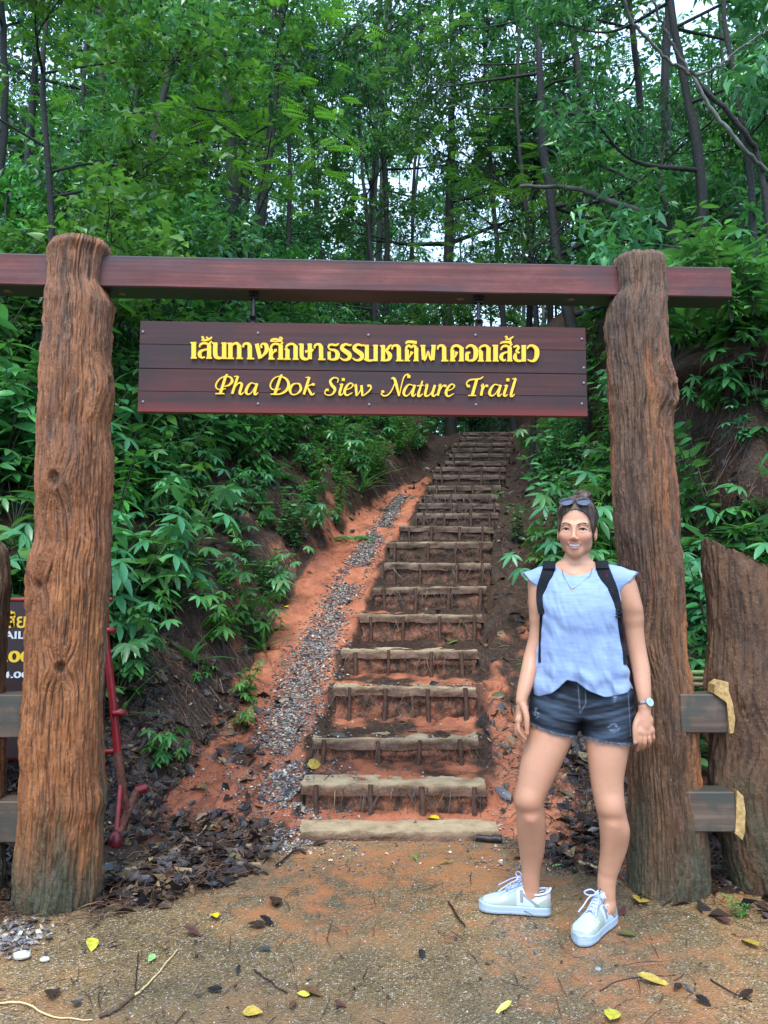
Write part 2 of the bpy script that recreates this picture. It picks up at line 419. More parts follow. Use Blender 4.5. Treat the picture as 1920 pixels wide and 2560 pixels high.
# earth lip overhanging the dark hollow at the right
def lip_mesh():
    b = MB(); b.ell((0, 0, 0), (1, 1, 1), nu=90, nv=50); V = b.V[0] * [1.55, 0.95, 0.30]; d = nrm(V)
    V = V + d * (0.10 * fbm(V[:, 0] * 2.2, V[:, 1] * 2.2, V[:, 2] * 3, 4, 71)[:, None] + 0.02 * fbm(V[:, 0] * 11, V[:, 1] * 11, V[:, 2] * 11, 3, 72)[:, None])
    return mesh_np('earth_overhang', V + [3.55, 5.75, 2.86], b.F[4][0], attrs={'clay': np.zeros(len(V)), 'damp': np.ones(len(V))}, mats=[M_SOIL])
tag(obj('earth_overhang', lip_mesh()), kind='structure')
# ---------------------------------------------------------------- gate materials
t = NT('carved_post')
cv = t.attr('cav'); og = t.attr('org'); ms = t.attr('moss')
n1 = t.noise(9, 8, 0.7, (1, 1, 0.25)); n2 = t.noise(120, 5, 0.6, (1, 1, 0.12)); n3 = t.noise(60, 6, 0.7)
woodc = t.ramp(n1, [(0.28, (0.052, 0.024, 0.012)), (0.45, (0.105, 0.050, 0.024)), (0.6, (0.160, 0.080, 0.038)), (0.78, (0.26, 0.15, 0.085))])
orc = t.ramp(n1, [(0.3, (0.17, 0.056, 0.016)), (0.5, (0.30, 0.105, 0.030)), (0.72, (0.46, 0.185, 0.060))])
c = t.mix(og, woodc, orc)
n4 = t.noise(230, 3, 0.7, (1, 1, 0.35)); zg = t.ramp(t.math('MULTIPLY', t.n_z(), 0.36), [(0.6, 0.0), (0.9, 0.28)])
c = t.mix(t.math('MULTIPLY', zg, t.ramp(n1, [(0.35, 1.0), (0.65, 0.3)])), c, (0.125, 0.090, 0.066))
c = t.mix(t.ramp(n3, [(0.56, 0.0), (0.68, 0.5)]), c, (0.27, 0.145, 0.070))
c = t.mix(t.ramp(n4, [(0.62, 0.0), (0.72, 0.7)]), c, (0.55, 0.36, 0.20))
c = t.mix(t.ramp(n4, [(0.30, 0.7), (0.40, 0.0)]), c, (0.03, 0.018, 0.012))
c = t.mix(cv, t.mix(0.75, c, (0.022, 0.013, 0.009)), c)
c = t.mix(ms, c, t.ramp(n3, [(0.35, (0.040, 0.034, 0.022)), (0.55, (0.075, 0.07, 0.04)), (0.66, (0.07, 0.11, 0.03))]))
t.set('Base Color', c); t.set('Roughness', t.ramp(n3, [(0.3, 0.34), (0.7, 0.7)])); t.set('Specular IOR Level', 0.55)
t.bump(t.math('ADD', t.math('ADD', n2, t.math('MULTIPLY', n4, 0.8)), t.math('MULTIPLY', n3, 0.6)), 1.0, 0.007); M_POST = t.m

t = NT('varnished_plank')
g = t.noise(5, 6, 0.6, (0.25, 3, 9)); g2 = t.noise(2.2, 5, 0.6, (0.8, 1, 2)); st = t.noise(14, 4, 0.6, (1, 1, 0.06)); 
c = t.ramp(g, [(0.3, (0.042, 0.013, 0.010)), (0.5, (0.078, 0.020, 0.015)), (0.7, (0.13, 0.030, 0.021))])
c = t.mix(t.ramp(g2, [(0.42, 0.75), (0.6, 0.0)]), c, (0.034, 0.018, 0.017))
c = t.mix(t.math('MULTIPLY', t.attr('rnd'), t.ramp(st, [(0.35, 1.0), (0.65, 0.55)])), c, (0.030, 0.018, 0.018))
c = t.mix(t.ramp(t.math('MULTIPLY', t.math('SUBTRACT', t.n_z(), 2.04), 8.0), [(0.0, 0.85), (0.42, 0.0)]), c, (0.17, 0.026, 0.020))
t.set('Base Color', c); t.set('Roughness', t.ramp(g2, [(0.3, 0.28), (0.7, 0.5)])); t.set('Specular IOR Level', 0.3)
t.bump(g, 0.25, 0.003); M_PLANK = t.m
t = NT('varnished_beam')
g = t.noise(5, 6, 0.6, (0.25, 3, 9)); g2 = t.noise(1.6, 6, 0.65, (0.7, 1, 3)); g3 = t.noise(26, 4, 0.7)
c = t.ramp(t.math('ADD', t.math('MULTIPLY', g, 0.45), t.math('MULTIPLY', t.noise(3.0, 7, 0.7, (0.8, 1, 1.5)), 0.55)), [(0.35, (0.070, 0.021, 0.018)), (0.5, (0.135, 0.038, 0.031)), (0.64, (0.23, 0.078, 0.064))])
c = t.mix(t.ramp(g2, [(0.38, 0.85), (0.52, 0.1), (0.62, 0.0)]), c, (0.070, 0.042, 0.045))
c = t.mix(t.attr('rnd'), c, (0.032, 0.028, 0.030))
c = t.mix(t.ramp(g3, [(0.72, 0.0), (0.80, 0.5)]), c, (0.4, 0.3, 0.28))
t.set('Base Color', c); t.set('Roughness', t.ramp(g2, [(0.3, 0.3), (0.7, 0.5)])); t.set('Specular IOR Level', 0.3)
t.bump(g, 0.3, 0.004); M_BEAM = t.m
t = NT('weathered_rail')
g = t.noise(4, 6, 0.6, (0.3, 2, 8)); g2 = t.noise(7, 5, 0.6)
c = t.ramp(g, [(0.3, (0.045, 0.032, 0.024)), (0.6, (0.115, 0.078, 0.056)), (0.75, (0.17, 0.12, 0.09))])
c = t.mix(t.ramp(g2, [(0.46, 0.0), (0.54, 0.75)]), c, (0.045, 0.052, 0.042))
t.set('Base Color', c); t.set('Roughness', 0.55); t.bump(g, 0.4, 0.004); M_RAIL = t.m
M_CHIP = simple('exposed_yellow_core', (0.40, 0.26, 0.10), 0.8, var=0.45, nsc=60, bump=0.6)
M_STEEL = simple('dull_iron', (0.045, 0.042, 0.045), 0.45, 0.7, var=0.3)
M_BOLT = simple('zinc_bolt', (0.16, 0.15, 0.17), 0.4, 0.6)
M_YEL = simple('yellow_letter_paint', (0.78, 0.50, 0.025), 0.42, spec=0.5, var=0.06, nsc=90)
M_RED = simple('red_enamel', (0.22, 0.008, 0.012), 0.35, var=0.3, nsc=25)
M_RUST = simple('muddy_rusted_tube', (0.16, 0.055, 0.035), 0.6, var=0.5, nsc=40)

def post_mesh(name, left, right, Yc, seed, knots, z0=-0.25, top=None, slant=None, round_top=0.05, flatd=1.0, orange=0.5, nA=320, nZ=760):
    L = np.array([atY(x, y, Yc) for x, y in left]); Rr = np.array([atY(x, y, Yc) for x, y in right])
    L = L[np.argsort(L[:, 2])]; Rr = Rr[np.argsort(Rr[:, 2])]
    ztop = top; z = np.linspace(z0, ztop, nZ)
    lx = np.interp(z, L[:, 2], L[:, 0]); rx = np.interp(z, Rr[:, 2], Rr[:, 0])
    k = np.ones(11) / 11
    pad = lambda a: np.convolve(np.pad(a, 5, mode='edge'), k, 'valid')
    lx, rx = pad(lx), pad(rx)
    cx = (lx + rx) / 2; r = (rx - lx) / 2
    cx = cx + 0; r = r - 0.007
    A = np.linspace(0, 2 * math.pi, nA, endpoint=False)
    Zg, Ag = np.meshgrid(z, A, indexing='ij'); rg = np.repeat(r[:, None], nA, 1)
    warp = np.zeros_like(Zg); bulge = np.zeros_like(Zg); hole = np.zeros_like(Zg)
    for (ka, kz, ks, kb) in knots:
        da = (Ag - ka + math.pi) % (2 * math.pi) - math.pi
        dx = da * 0.15; dz = Zg - kz; rr = np.sqrt(dx ** 2 + (dz * 0.75) ** 2)
        gsn = np.exp(-(rr / ks) ** 2)
        warp += np.sign(dx) * gsn * 0.30 * np.abs(np.tanh(dx / 0.02))
        bulge += kb * gsn
        hole += np.exp(-(rr / (ks * 0.33)) ** 4) * 1.0
        bulge += kb * 0.10 * np.cos(rr / ks * 12) * np.exp(-(rr / (ks * 0.8)) ** 2)
    Aw = Ag + warp + 0.05 * fbm(Zg * 2.2, np.cos(Ag) * 1.2, np.sin(Ag) * 1.2, 3, seed)
    cs, sn = np.cos(Aw), np.sin(Aw)
    grain = fbm(cs * 21, sn * 21, Zg * 2.6, 3, seed + 3, 0.6)
    fine = fbm(cs * 34, sn * 34, Zg * 9, 3, seed + 9, 0.7)
    ridge = 0
    lump = fbm(cs * 1.4, sn * 1.4, Zg * 3.0, 3, seed + 5); brk = smooth(-0.1, 0.5, fbm(cs * 9, sn * 9, Zg * 14, 3, seed + 51)); grain = grain * (1 - 0.55 * brk); fine = fine * (1 + 0.9 * brk); ridge = 1 - np.abs(grain) * 1.6
    pit = fbm(cs * 11, sn * 11, Zg * 11, 3, seed + 15)
    disp = 0.0042 * ridge + 0.0036 * fine + 0.013 * lump + 0.006 * pit + bulge - 0.02 * hole
    rad = rg + disp
    topf = smooth(ztop - round_top, ztop, Zg)
    rad = rad * (1 - 0.13 * topf ** 2)
    Xp = cx[:, None] + rad * np.cos(Ag); Yp = Yc + flatd * rad * np.sin(Ag); Zp = Zg.copy()
    if slant is not None:
        zs = slant(Xp); lim = np.minimum(Zp, zs); Zp = np.where(Zp > zs, lim + 0.004 * fine, Zp)
    V = np.stack([Xp, Yp, Zp], -1).reshape(-1, 3)
    i = np.arange(nZ - 1)[:, None] * nA; j = np.arange(nA)[None]; j2 = (j + 1) % nA
    Q = np.stack([i + j, i + j2, i + nA + j2, i + nA + j], -1).reshape(-1, 4)
    # domed cap
    last = (nZ - 1) * nA; caps = []; cavc = []
    n0 = len(V); base = V[last:last + nA]; cen = base.mean(0); prev = np.arange(nA) + last; T4 = []
    for q in (0.7, 0.4, 0.1):
        ring = cen + (base - cen) * q; ring[:, 2] += 0.010 * (1 - q * q) + 0.003 * vnoise(ring[:, 0] * 90, ring[:, 1] * 90, 0, 5)
        if slant is not None: ring[:, 2] = np.minimum(ring[:, 2], slant(ring[:, 0]) + 0.004 * vnoise(ring[:, 0] * 60, ring[:, 1] * 60, 0, 5))
        caps.append(ring); idx = np.arange(nA) + n0 + len(caps) * nA - nA
        T4.append(np.stack([prev, np.roll(prev, -1), np.roll(idx, -1), idx], 1)); prev = idx
    cc = cen + [0, 0, 0.011]; caps.append(cc[None]); ci = n0 + 3 * nA
    T3 = np.stack([prev, np.roll(prev, -1), np.full(nA, ci)], 1)
    V = np.concatenate([V] + caps)
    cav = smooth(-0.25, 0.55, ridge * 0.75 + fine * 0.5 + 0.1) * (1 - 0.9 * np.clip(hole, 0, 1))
    org = smooth(0.0, 0.7, orange * 1.0 - 0.3 + 0.75 * fbm(cs * 1.8, sn * 1.8, Zg * 1.5, 4, seed + 21))
    moss = smooth(0.50, 0.0, Zg + 0.22 * fbm(cs * 2.5, sn * 2.5, Zg * 2.5, 3, seed + 25) + 0.02 * grain)
    ex = lambda a, v: np.concatenate([a.ravel(), np.full(3 * nA + 1, v)])
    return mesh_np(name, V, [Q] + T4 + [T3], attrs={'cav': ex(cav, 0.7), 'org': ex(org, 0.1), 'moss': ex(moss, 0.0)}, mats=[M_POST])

YL, YR = 3.30, 3.42
lp_l = [(124, 585), (124, 610), (128, 632), (119, 741), (108, 903), (103, 994), (99, 1102), (94, 1229), (97, 1360), (84, 1400), (77, 1437), (79, 1480), (75, 1586), (68, 1721), (56, 1857), (58, 1903), (52, 2038), (45, 2128), (41, 2241), (36, 2300)]
lp_r = [(276, 585), (288, 615), (268, 643), (262, 715), (284, 759), (280, 813), (278, 903), (283, 965), (280, 1012), (269, 1066), (278, 1139), (277, 1211), (271, 1283), (273, 1355), (271, 1400), (269, 1450), (262, 1586), (255, 1721), (253, 1812), (255, 1947), (262, 2002), (252, 2040), (251, 2128), (249, 2219), (240, 2291)]
rp_l = [(1528, 640), (1530, 663), (1532, 737), (1517, 763), (1514, 813), (1519, 904), (1525, 994), (1528, 1102), (1534, 1247), (1541, 1356), (1548, 1396), (1555, 1500), (1562, 1700), (1567, 1900), (1570, 1971), (1570, 2210), (1566, 2280)]
rp_r = [(1650, 621), (1659, 668), (1664, 813), (1668, 904), (1682, 994), (1673, 1035), (1678, 1102), (1688, 1247), (1695, 1356), (1704, 1444), (1709, 1540), (1716, 1635), (1731, 1731), (1737, 1827), (1741, 1923), (1755, 2019), (1762, 2115), (1771, 2258)]
ztL = atY(200, 583, YL - 0.12)[2]; ztR = atY(1590, 618, YR - 0.12)[2]
gate = thing('entrance_gate', 'rustic brown trail gateway of two carved posts joined by a dark red beam', 'gate', (0, 3.34, 0))
def gobj(name, me, parent, loc=None):
    o = obj(name, me, parent)
    o.matrix_parent_inverse = Matrix.Translation(parent.location).inverted() if parent.type == 'EMPTY' and abs(parent.rotation_euler[2]) < 1e-9 else Matrix()
    return o
pm = post_mesh('post', lp_l, lp_r, YL, 100, [(R(350), atY(285, 965, YL)[2], 0.075, 0.012), (R(262), 1.72, 0.07, 0.012), (R(240), 1.28, 0.06, -0.012), (R(285), 0.95, 0.05, 0.01)], top=ztL, orange=1.0, round_top=0.045)
o = gobj('post', pm, gate); o['label'] = 'thick lumpy orange brown post at the left of the gate'
pm = post_mesh('post', rp_l, rp_r, YR, 300, [(R(318), atY(1670, 994, YR)[2], 0.075, 0.022), (R(215), 1.05, 0.10, 0.02)], top=ztR, orange=0.42, round_top=0.03)
o = gobj('post', pm, gate); o['label'] = 'straight dark brown grooved post behind the standing woman'
# beam (front face slightly behind the fronts of the posts)
def Yb(X): return 3.272 + 0.047 * (X + 1.26)
bz0, bz1, bd = 2.592, 2.736, 0.145
xa, xb = -2.6, atY(1829, 700, Yb(1.5))[0]
def beam_mesh(x0, x1, y0f, dep, z0, z1, mats, nx=120, ch=0.006, sag=0.0):
    xs = np.linspace(x0, x1, nx); prof = np.array([(0, z0 + ch), (ch, z0), (dep - ch, z0), (dep, z0 + ch), (dep, z1 - ch), (dep - ch, z1), (ch, z1), (0, z1 - ch)])
    # extra rows on the front face
    fr = np.array([(0, z1 - ch - (z1 - z0 - 2 * ch) * q) for q in (0.12, 0.3, 0.5, 0.7, 0.9)])
    prof = np.vstack([prof, fr]); n = len(prof)
    V = np.zeros((nx, n, 3)); V[:, :, 0] = xs[:, None]
    V[:, :, 1] = np.array([y0f(x) for x in xs])[:, None] + prof[None, :, 0]; V[:, :, 2] = prof[None, :, 1]
    V[:, :, 2] += 0.0015 * vnoise(V[:, :, 0] * 6, prof[None, :, 1] * 20, 0, 4); V[:, :, 1] += 0.0012 * vnoise(V[:, :, 0] * 5, prof[None, :, 1] * 40, 3, 4)
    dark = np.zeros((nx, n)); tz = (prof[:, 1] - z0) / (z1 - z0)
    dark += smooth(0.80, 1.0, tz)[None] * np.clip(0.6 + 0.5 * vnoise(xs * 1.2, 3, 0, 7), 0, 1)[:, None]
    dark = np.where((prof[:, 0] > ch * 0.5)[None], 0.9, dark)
    i = np.arange(nx - 1)[:, None] * n; j = np.arange(n)[None]; j2 = (j + 1) % n
    Q = np.stack([i + j, i + n + j, i + n + j2, i + j2], -1).reshape(-1, 4)
    V = V.reshape(-1, 3); c0 = len(V)
    V = np.vstack([V, V[:n].mean(0), V[-n:].mean(0)]); dk = np.concatenate([dark.ravel(), [0.9, 0.9]])
    T = np.concatenate([np.stack([np.arange(n), (np.arange(n) + 1) % n, np.full(n, c0)], 1), np.stack([(np.arange(n) + 1) % n + c0 - n, np.arange(n) + c0 - n, np.full(n, c0 + 1)], 1)])
    return mesh_np('beam', V, [Q, T], attrs={'rnd': dk, 'edge': np.zeros(len(V))}, mats=mats, flat=True)
beam = gobj('beam', beam_mesh(xa, xb, Yb, bd, bz0, bz1, [M_BEAM]), gate)
M_PUTTY = simple('tan_putty', (0.22, 0.16, 0.11), 0.7)
for (px, py) in ((20, 728), (305, 735), (1150, 748), (1428, 749)):
    p = atZ(px, py, bz0); mb = MB(); mb.ell(p, (0.018, 0.018, 0.004)); gobj('bolt_plug', mb.mesh('bolt_plug', [M_PUTTY]), gate)
# ---------------------------------------------------------------- hanging sign
SY0 = 3.315; SS = 0.047; SX0 = -1.068
def Ysn(X): return SY0 + SS * (X - SX0)
def onsign(px, py, off=0.0):
    d = ray(px, py); # Y = SY0-off + SS*(X-SX0)
    t_ = (SY0 - off - SS * SX0) / (d[1] - SS * d[0]); return np.array([0, 0, CAMH]) + d * t_
sign = thing('hanging_sign', 'long dark plank sign with raised yellow Thai and English lettering hanging under the beam', 'sign', (-0.08, SY0 + 0.05, 2.02))
c4 = [onsign(346, 803), onsign(1466, 817), onsign(1467, 1038), onsign(346, 1033)]
sx0, sx1 = (c4[0][0] + c4[3][0]) / 2, (c4[1][0] + c4[2][0]) / 2; sz1 = (c4[0][2] + c4[1][2]) / 2; sz0 = (c4[2][2] + c4[3][2]) / 2
rotS = Matrix.Rotation(math.atan(SS), 3, 'Z'); rs = np.array(rotS)
rows = [0, 0.225, 0.475, 0.74, 1.0]; dk = [0.75, 0.45, 0.8, 0.35]
mb = MB(); H = sz1 - sz0
for k in range(4):
    za, zb = sz0 + rows[k] * H + 0.0009, sz0 + rows[k + 1] * H - 0.0009
    xm = (sx0 + sx1) / 2; W = (sx1 - sx0) / math.cos(math.atan(SS))
    mb.box((xm, Ysn(xm) + 0.0175 + [0.0, 0.0015, 0.0, 0.001][k], (za + zb) / 2), (W, 0.035, zb - za + 0.0012), a=dk[k], rot=rs, bev=0.002)
me = mb.mesh('board', [M_PLANK], flat=True)
zz = np.zeros(len(me.vertices) * 3); me.vertices.foreach_get('co', zz); zz = zz.reshape(-1, 3)
ea = np.clip((zz[:, 2] < sz0 + 0.02) * 0.9, 0, 1)
at = me.attributes.new('edge', 'FLOAT', 'POINT'); at.data.foreach_set('value', ea.astype(np.float32))
gobj('board', me, sign)
for (px, py) in ((645, 833), (921, 838), (1189, 838), (357, 830), (1455, 848), (1460, 920), (1460, 958), (357, 1005), (645, 1010), (923, 1012), (1190, 1012), (1455, 1010)):
    b = MB(); p = onsign(px, py); b.ell(p, (0.0075, 0.004, 0.0075), nu=12, nv=6); gobj('bolt', b.mesh('bolt', [M_BOLT]), sign)
for px in (631, 1198):
    b = MB(); p = onsign(px, 812); p[1] += 0.02
    b.tube([(p[0], p[1], sz1 - 0.03), (p[0], p[1], bz0 + 0.003)], 0.009, 8); b.box((p[0], p[1] - 0.004, sz1 + 0.01), (0.034, 0.022, 0.05), bev=0.003)
    b.box((p[0] + 0.001, p[1], bz0 - 0.013), (0.045, 0.04, 0.022), bev=0.003)
    gobj('hanger', b.mesh('hanger', [M_STEEL]), sign)
# --- lettering traced as broad-nib strokes, raised from the board
class Letters:
    def __init__(s, depth=0.012): s.mb = MB(); s.k = 0; s.d = depth
    def ribbon(s, P, w, depth=None):
        """P: (n,2) pixel points, w: (n,) pixel widths"""
        P = np.asarray(P, float); w = np.asarray(w, float); s.k += 1
        d = (depth or s.d) + 0.00012 * (s.k % 17)
        T = nrm(np.gradient(P, axis=0)); N = np.stack([-T[:, 1], T[:, 0]], 1)
        A = P + N * w[:, None] / 2; B = P - N * w[:, None] / 2
        rows = []
        for pts, off in ((A, d), (B, d), (B, -0.001), (A, -0.001)):
            rows.append(np.array([onsign_off(p[0], p[1], off) for p in pts]))
        V = np.stack(rows, 1).reshape(-1, 3); n = len(P)
        i = np.arange(n - 1)[:, None] * 4; j = np.arange(4)[None]; j2 = (j + 1) % 4
        Q = np.stack([i + j, i + j2, i + 4 + j2, i + 4 + j], -1).reshape(-1, 4)
        Q = np.vstack([Q, [[3, 2, 1, 0]], np.array([[0, 1, 2, 3]]) + 4 * (n - 1)])
        s.mb.add(V, Q)
def onsign_off(px, py, off):
    p = onsign(px, py); return p + np.array([0, -off, 0])
def resamp(P, W, n=7):
    P = np.asarray(P, float); W = np.broadcast_to(np.asarray(W, float), (len(P),))
    if len(P) == 2: t_ = np.linspace(0, 1, 3)[:, None]; return P[0] + (P[1] - P[0]) * t_, W[0] + (W[1] - W[0]) * t_[:, 0]
    Q = catmull(np.column_stack([P, W]), n); return Q[:, :2], Q[:, 2]
GL = {   # unit-box glyph strokes: (points, widths in glyph heights)
 'e': [([(.5, 1), (.5, 0)], .27), ([(0, .96), (.9, .96)], .09), ([(.05, .04), (1, .04)], .09)],
 's': [([(.12, .70), (.22, .88), (.5, .95), (.8, .86)], [.08, .12, .14, .12]), ([(.8, .86), (.8, 0)], .25), ([(.8, .88), (.9, 1.0), (1, 1.06)], [.12, .1, .06]), ([(.74, .58), (.4, .52), (.18, .40), (.15, .2), (.3, .06), (.5, .1)], [.1, .12, .2, .22, .12, .1]), ([(.6, .04), (1, .04)], .09)],
 'n': [([(.22, .96), (.22, .25), (.36, .08), (.6, .06), (.8, .2)], [.26, .26, .2, .12, .08]), ([(.8, .98), (.8, 0)], .26), ([(0, .95), (.35, .95)], .09), ([(.62, .95), (.95, .95)], .09), ([(.7, .04), (1, .04)], .09)],
 'th': [([(.2, .98), (.2, 0)], .26), ([(.2, .68), (.4, .9), (.62, .95), (.76, .8)], [.08, .12, .16, .2]), ([(.77, .85), (.77, 0)], .26), ([(0, .95), (.3, .95)], .09), ([(0, .04), (.42, .04)], .09), ([(.58, .04), (1, .04)], .09)],
 'a': [([(.05, .72), (.12, .90), (.35, .96), (.56, .9), (.62, .75)], [.1, .13, .14, .2, .24]), ([(.62, .85), (.64, 0)], .26), ([(.38, .04), (1, .04)], .09)],
 'ng': [([(.1, .95), (.38, .05)], .24), ([(.34, .08), (.62, .25), (.88, .55), (.85, .85), (.6, .95), (.45, .86), (.5, .7)], [.08, .12, .24, .24, .12, .1, .14])],
 'sh': [([(.17, .65), (.17, 0)], .24), ([(.14, .62), (.24, .86), (.5, .96), (.82, .88)], [.12, .12, .13, .14]), ([(.85, .88), (.85, 0)], .26), ([(.85, .9), (1.0, 1.06)], .1), ([(.2, .2), (.34, .42), (.5, .56)], [.06, .08, .16]), ([(.4, .55), (.58, .56)], .16), ([(0, .04), (.42, .04)], .09), ([(.62, .04), (1.05, .04)], .09)],
 'k': [([(.24, .62), (.24, 0)], .25), ([(.04, .62), (.18, .7), (.24, .6)], [.07, .1, .12]), ([(.1, .76), (.3, .92), (.6, .96), (.8, .82)], [.1, .13, .14, .18]), ([(.8, .85), (.8, 0)], .26), ([(0, .04), (.45, .04)], .09), ([(.6, .04), (1, .04)], .09)],
 'ss': [([(.2, .96), (.2, .25), (.36, .08), (.6, .06), (.76, .2)], [.24, .24, .2, .12, .08]), ([(.76, .98), (.76, .05)], .25), ([(0, .95), (.32, .95)], .09), ([(.6, .95), (.9, .95)], .09), ([(.44, .5), (.6, .52), (.85, .5), (1, .66)], [.18, .1, .1, .1])],
 'dh': [([(.1, .76), (.2, .92), (.45, .95), (.75, .92), (.98, 1.02)], [.1, .13, .12, .12, .07]), ([(.12, .72), (.35, .64), (.65, .6), (.86, .42), (.84, .18), (.6, .05), (.2, .05)], [.08, .12, .16, .26, .26, .14, .08]), ([(.18, .52), (.2, .05)], .2)],
 'r': [([(1, .98), (.85, .92), (.5, .98), (.22, .86), (.22, .70), (.5, .54), (.8, .38), (.82, .16), (.55, .03), (.25, .05), (.05, .17)], [.05, .1, .13, .2, .24, .26, .27, .22, .14, .1, .08])],
 'm': [([(.22, .96), (.22, .06)], .24), ([(.8, .98), (.8, .0)], .25), ([(.05, .14), (.3, .05), (.6, .06), (.8, .2)], [.12, .14, .1, .08]), ([(0, .95), (.35, .95)], .09), ([(.62, .95), (.95, .95)], .09)],
 'ch': [([(.3, .96), (.3, .08)], .25), ([(.05, .92), (.4, .95)], .09), ([(.1, .04), (.5, .04), (.8, .14), (.86, .36), (.66, .56), (.5, .66)], [.08, .1, .2, .27, .18, .1]), ([(.5, .66), (.72, .78), (.82, .9), (1, 1.0)], [.1, .16, .14, .06])],
 't': [([(.18, .7), (.18, 0)], .24), ([(.1, .6), (.16, .86), (.34, .95), (.5, .84), (.66, .95), (.86, .82)], [.14, .15, .14, .12, .14, .18]), ([(.86, .82), (.86, 0)], .25), ([(.2, .08), (.42, .34), (.56, .58)], [.06, .1, .2]), ([(0, .04), (.4, .04)], .09), ([(.65, .04), (1.04, .04)], .09)],
 'd': [([(.18, .7), (.18, 0)], .24), ([(.1, .6), (.2, .86), (.5, .96), (.86, .82)], [.14, .15, .15, .18]), ([(.86, .85), (.86, 0)], .25), ([(.2, .08), (.42, .34), (.5, .58)], [.06, .1, .2]), ([(0, .04), (.4, .04)], .09), ([(.65, .04), (1.04, .04)], .09)],
 'ph': [([(.16, .96), (.22, .1)], .24), ([(.22, .06), (.36, .2), (.5, .6), (.62, .2), (.74, .06)], [.14, .1, .09, .12, .14]), ([(.86, .98), (.78, .08)], .24), ([(0, .95), (.32, .95)], .09), ([(.7, .95), (1, .95)], .09)],
 'o': [([(.1, .78), (.3, .93), (.6, .95), (.88, .72), (.88, .3), (.66, .07), (.2, .05)], [.1, .13, .15, .27, .27, .15, .09]), ([(.18, .5), (.18, .06)], .22), ([(.1, .52), (.45, .54)], .11)],
 'y': [([(.05, .86), (.3, .94), (.42, .82), (.26, .62), (.5, .52)], [.1, .13, .16, .14, .1]), ([(.22, .5), (.16, .25), (.3, .07), (.6, .05), (.82, .18)], [.14, .24, .16, .12, .08]), ([(.82, .98), (.82, 0)], .26), ([(.66, .95), (1, .95)], .09)],
 'w': [([(.02, .76), (.15, .93), (.5, .96), (.84, .76), (.88, .4), (.7, .1), (.35, .03), (.05, .12)], [.06, .12, .15, .26, .28, .2, .11, .06])],
}
L1 = Letters(0.013)
def put(g, x0, x1, y0, y1, ox, oy, sc):
    """box in crop pixels; y0 = bottom, y1 = top"""
    for P, W in GL[g]:
        P, W = resamp(P, W, 5)
        X = x0 + P[:, 0] * (x1 - x0); Yy = y0 + P[:, 1] * (y1 - y0)
        L1.ribbon(np.column_stack([ox + X / sc, oy + Yy / sc]), W * (y0 - y1) / sc)
c1 = (460, 820, 3.606); c2 = (900, 820, 3.53)
for g, a, b in (('e', 65, 122), ('s', 128, 258), ('n', 258, 395), ('th', 396, 535), ('a', 532, 636), ('ng', 648, 762), ('sh', 765, 895), ('k', 905, 1035), ('ss', 1038, 1168), ('a', 1172, 1277), ('dh', 1290, 1400), ('r', 1404, 1512), ('r', 1516, 1622)):
    m_ = (a + b) / 2; yb = 283 + (m_ - 100) * 0.0125; put(g, a, b, yb, yb - 148, *c1)
for g, a, b in (('m', 32, 165), ('ch', 172, 278), ('a', 276, 382), ('t', 392, 512), ('ph', 532, 668), ('a', 678, 778), ('d', 792, 910), ('o', 922, 1030), ('k', 1036, 1154), ('e', 1166, 1220), ('s', 1226, 1340), ('y', 1345, 1462), ('w', 1470, 1568)):
    m_ = (a + b) / 2; yb = 300 + m_ * 0.002; put(g, a, b, yb, yb - 145, *c2)
def st(P, W, c):
    P, W = resamp(P, W, 6); P = np.asarray(P); L1.ribbon(np.column_stack([c[0] + P[:, 0] / c[2], c[1] + P[:, 1] / c[2]]), W / c[2])
for P, W in (([(162, 92), (175, 90), (178, 108), (168, 120), (210, 116), (240, 104), (258, 88)], [8, 18, 16, 12, 18, 16, 10]), ([(205, 88), (218, 98), (222, 112)], [10, 14, 12])): st(P, W, c1)
st([(782, 128), (800, 112), (840, 110), (888, 124)], [10, 18, 18, 14], c1); st([(784, 128), (888, 128)], [10, 10], c1); st([(862, 95), (885, 100), (878, 116)], [16, 18, 14], c1)
st([(402, 148), (415, 132), (450, 130), (500, 138)], [10, 20, 24, 26], c2)
st([(1232, 146), (1255, 134), (1300, 132), (1334, 142)], [8, 16, 20, 16], c2); st([(1322, 112), (1322, 150)], [16, 16], c2)
for P, W in (([(1275, 86), (1288, 84), (1292, 98), (1284, 106), (1312, 106), (1332, 96), (1350, 82)], [8, 14, 14, 12, 14, 14, 8]),): st(P, W, c2)
gobj('lettering', L1.mb.mesh('lettering', [M_YEL], flat=True), sign)['label'] = 'raised yellow line of Thai writing on the upper planks'
L1 = Letters(0.011)
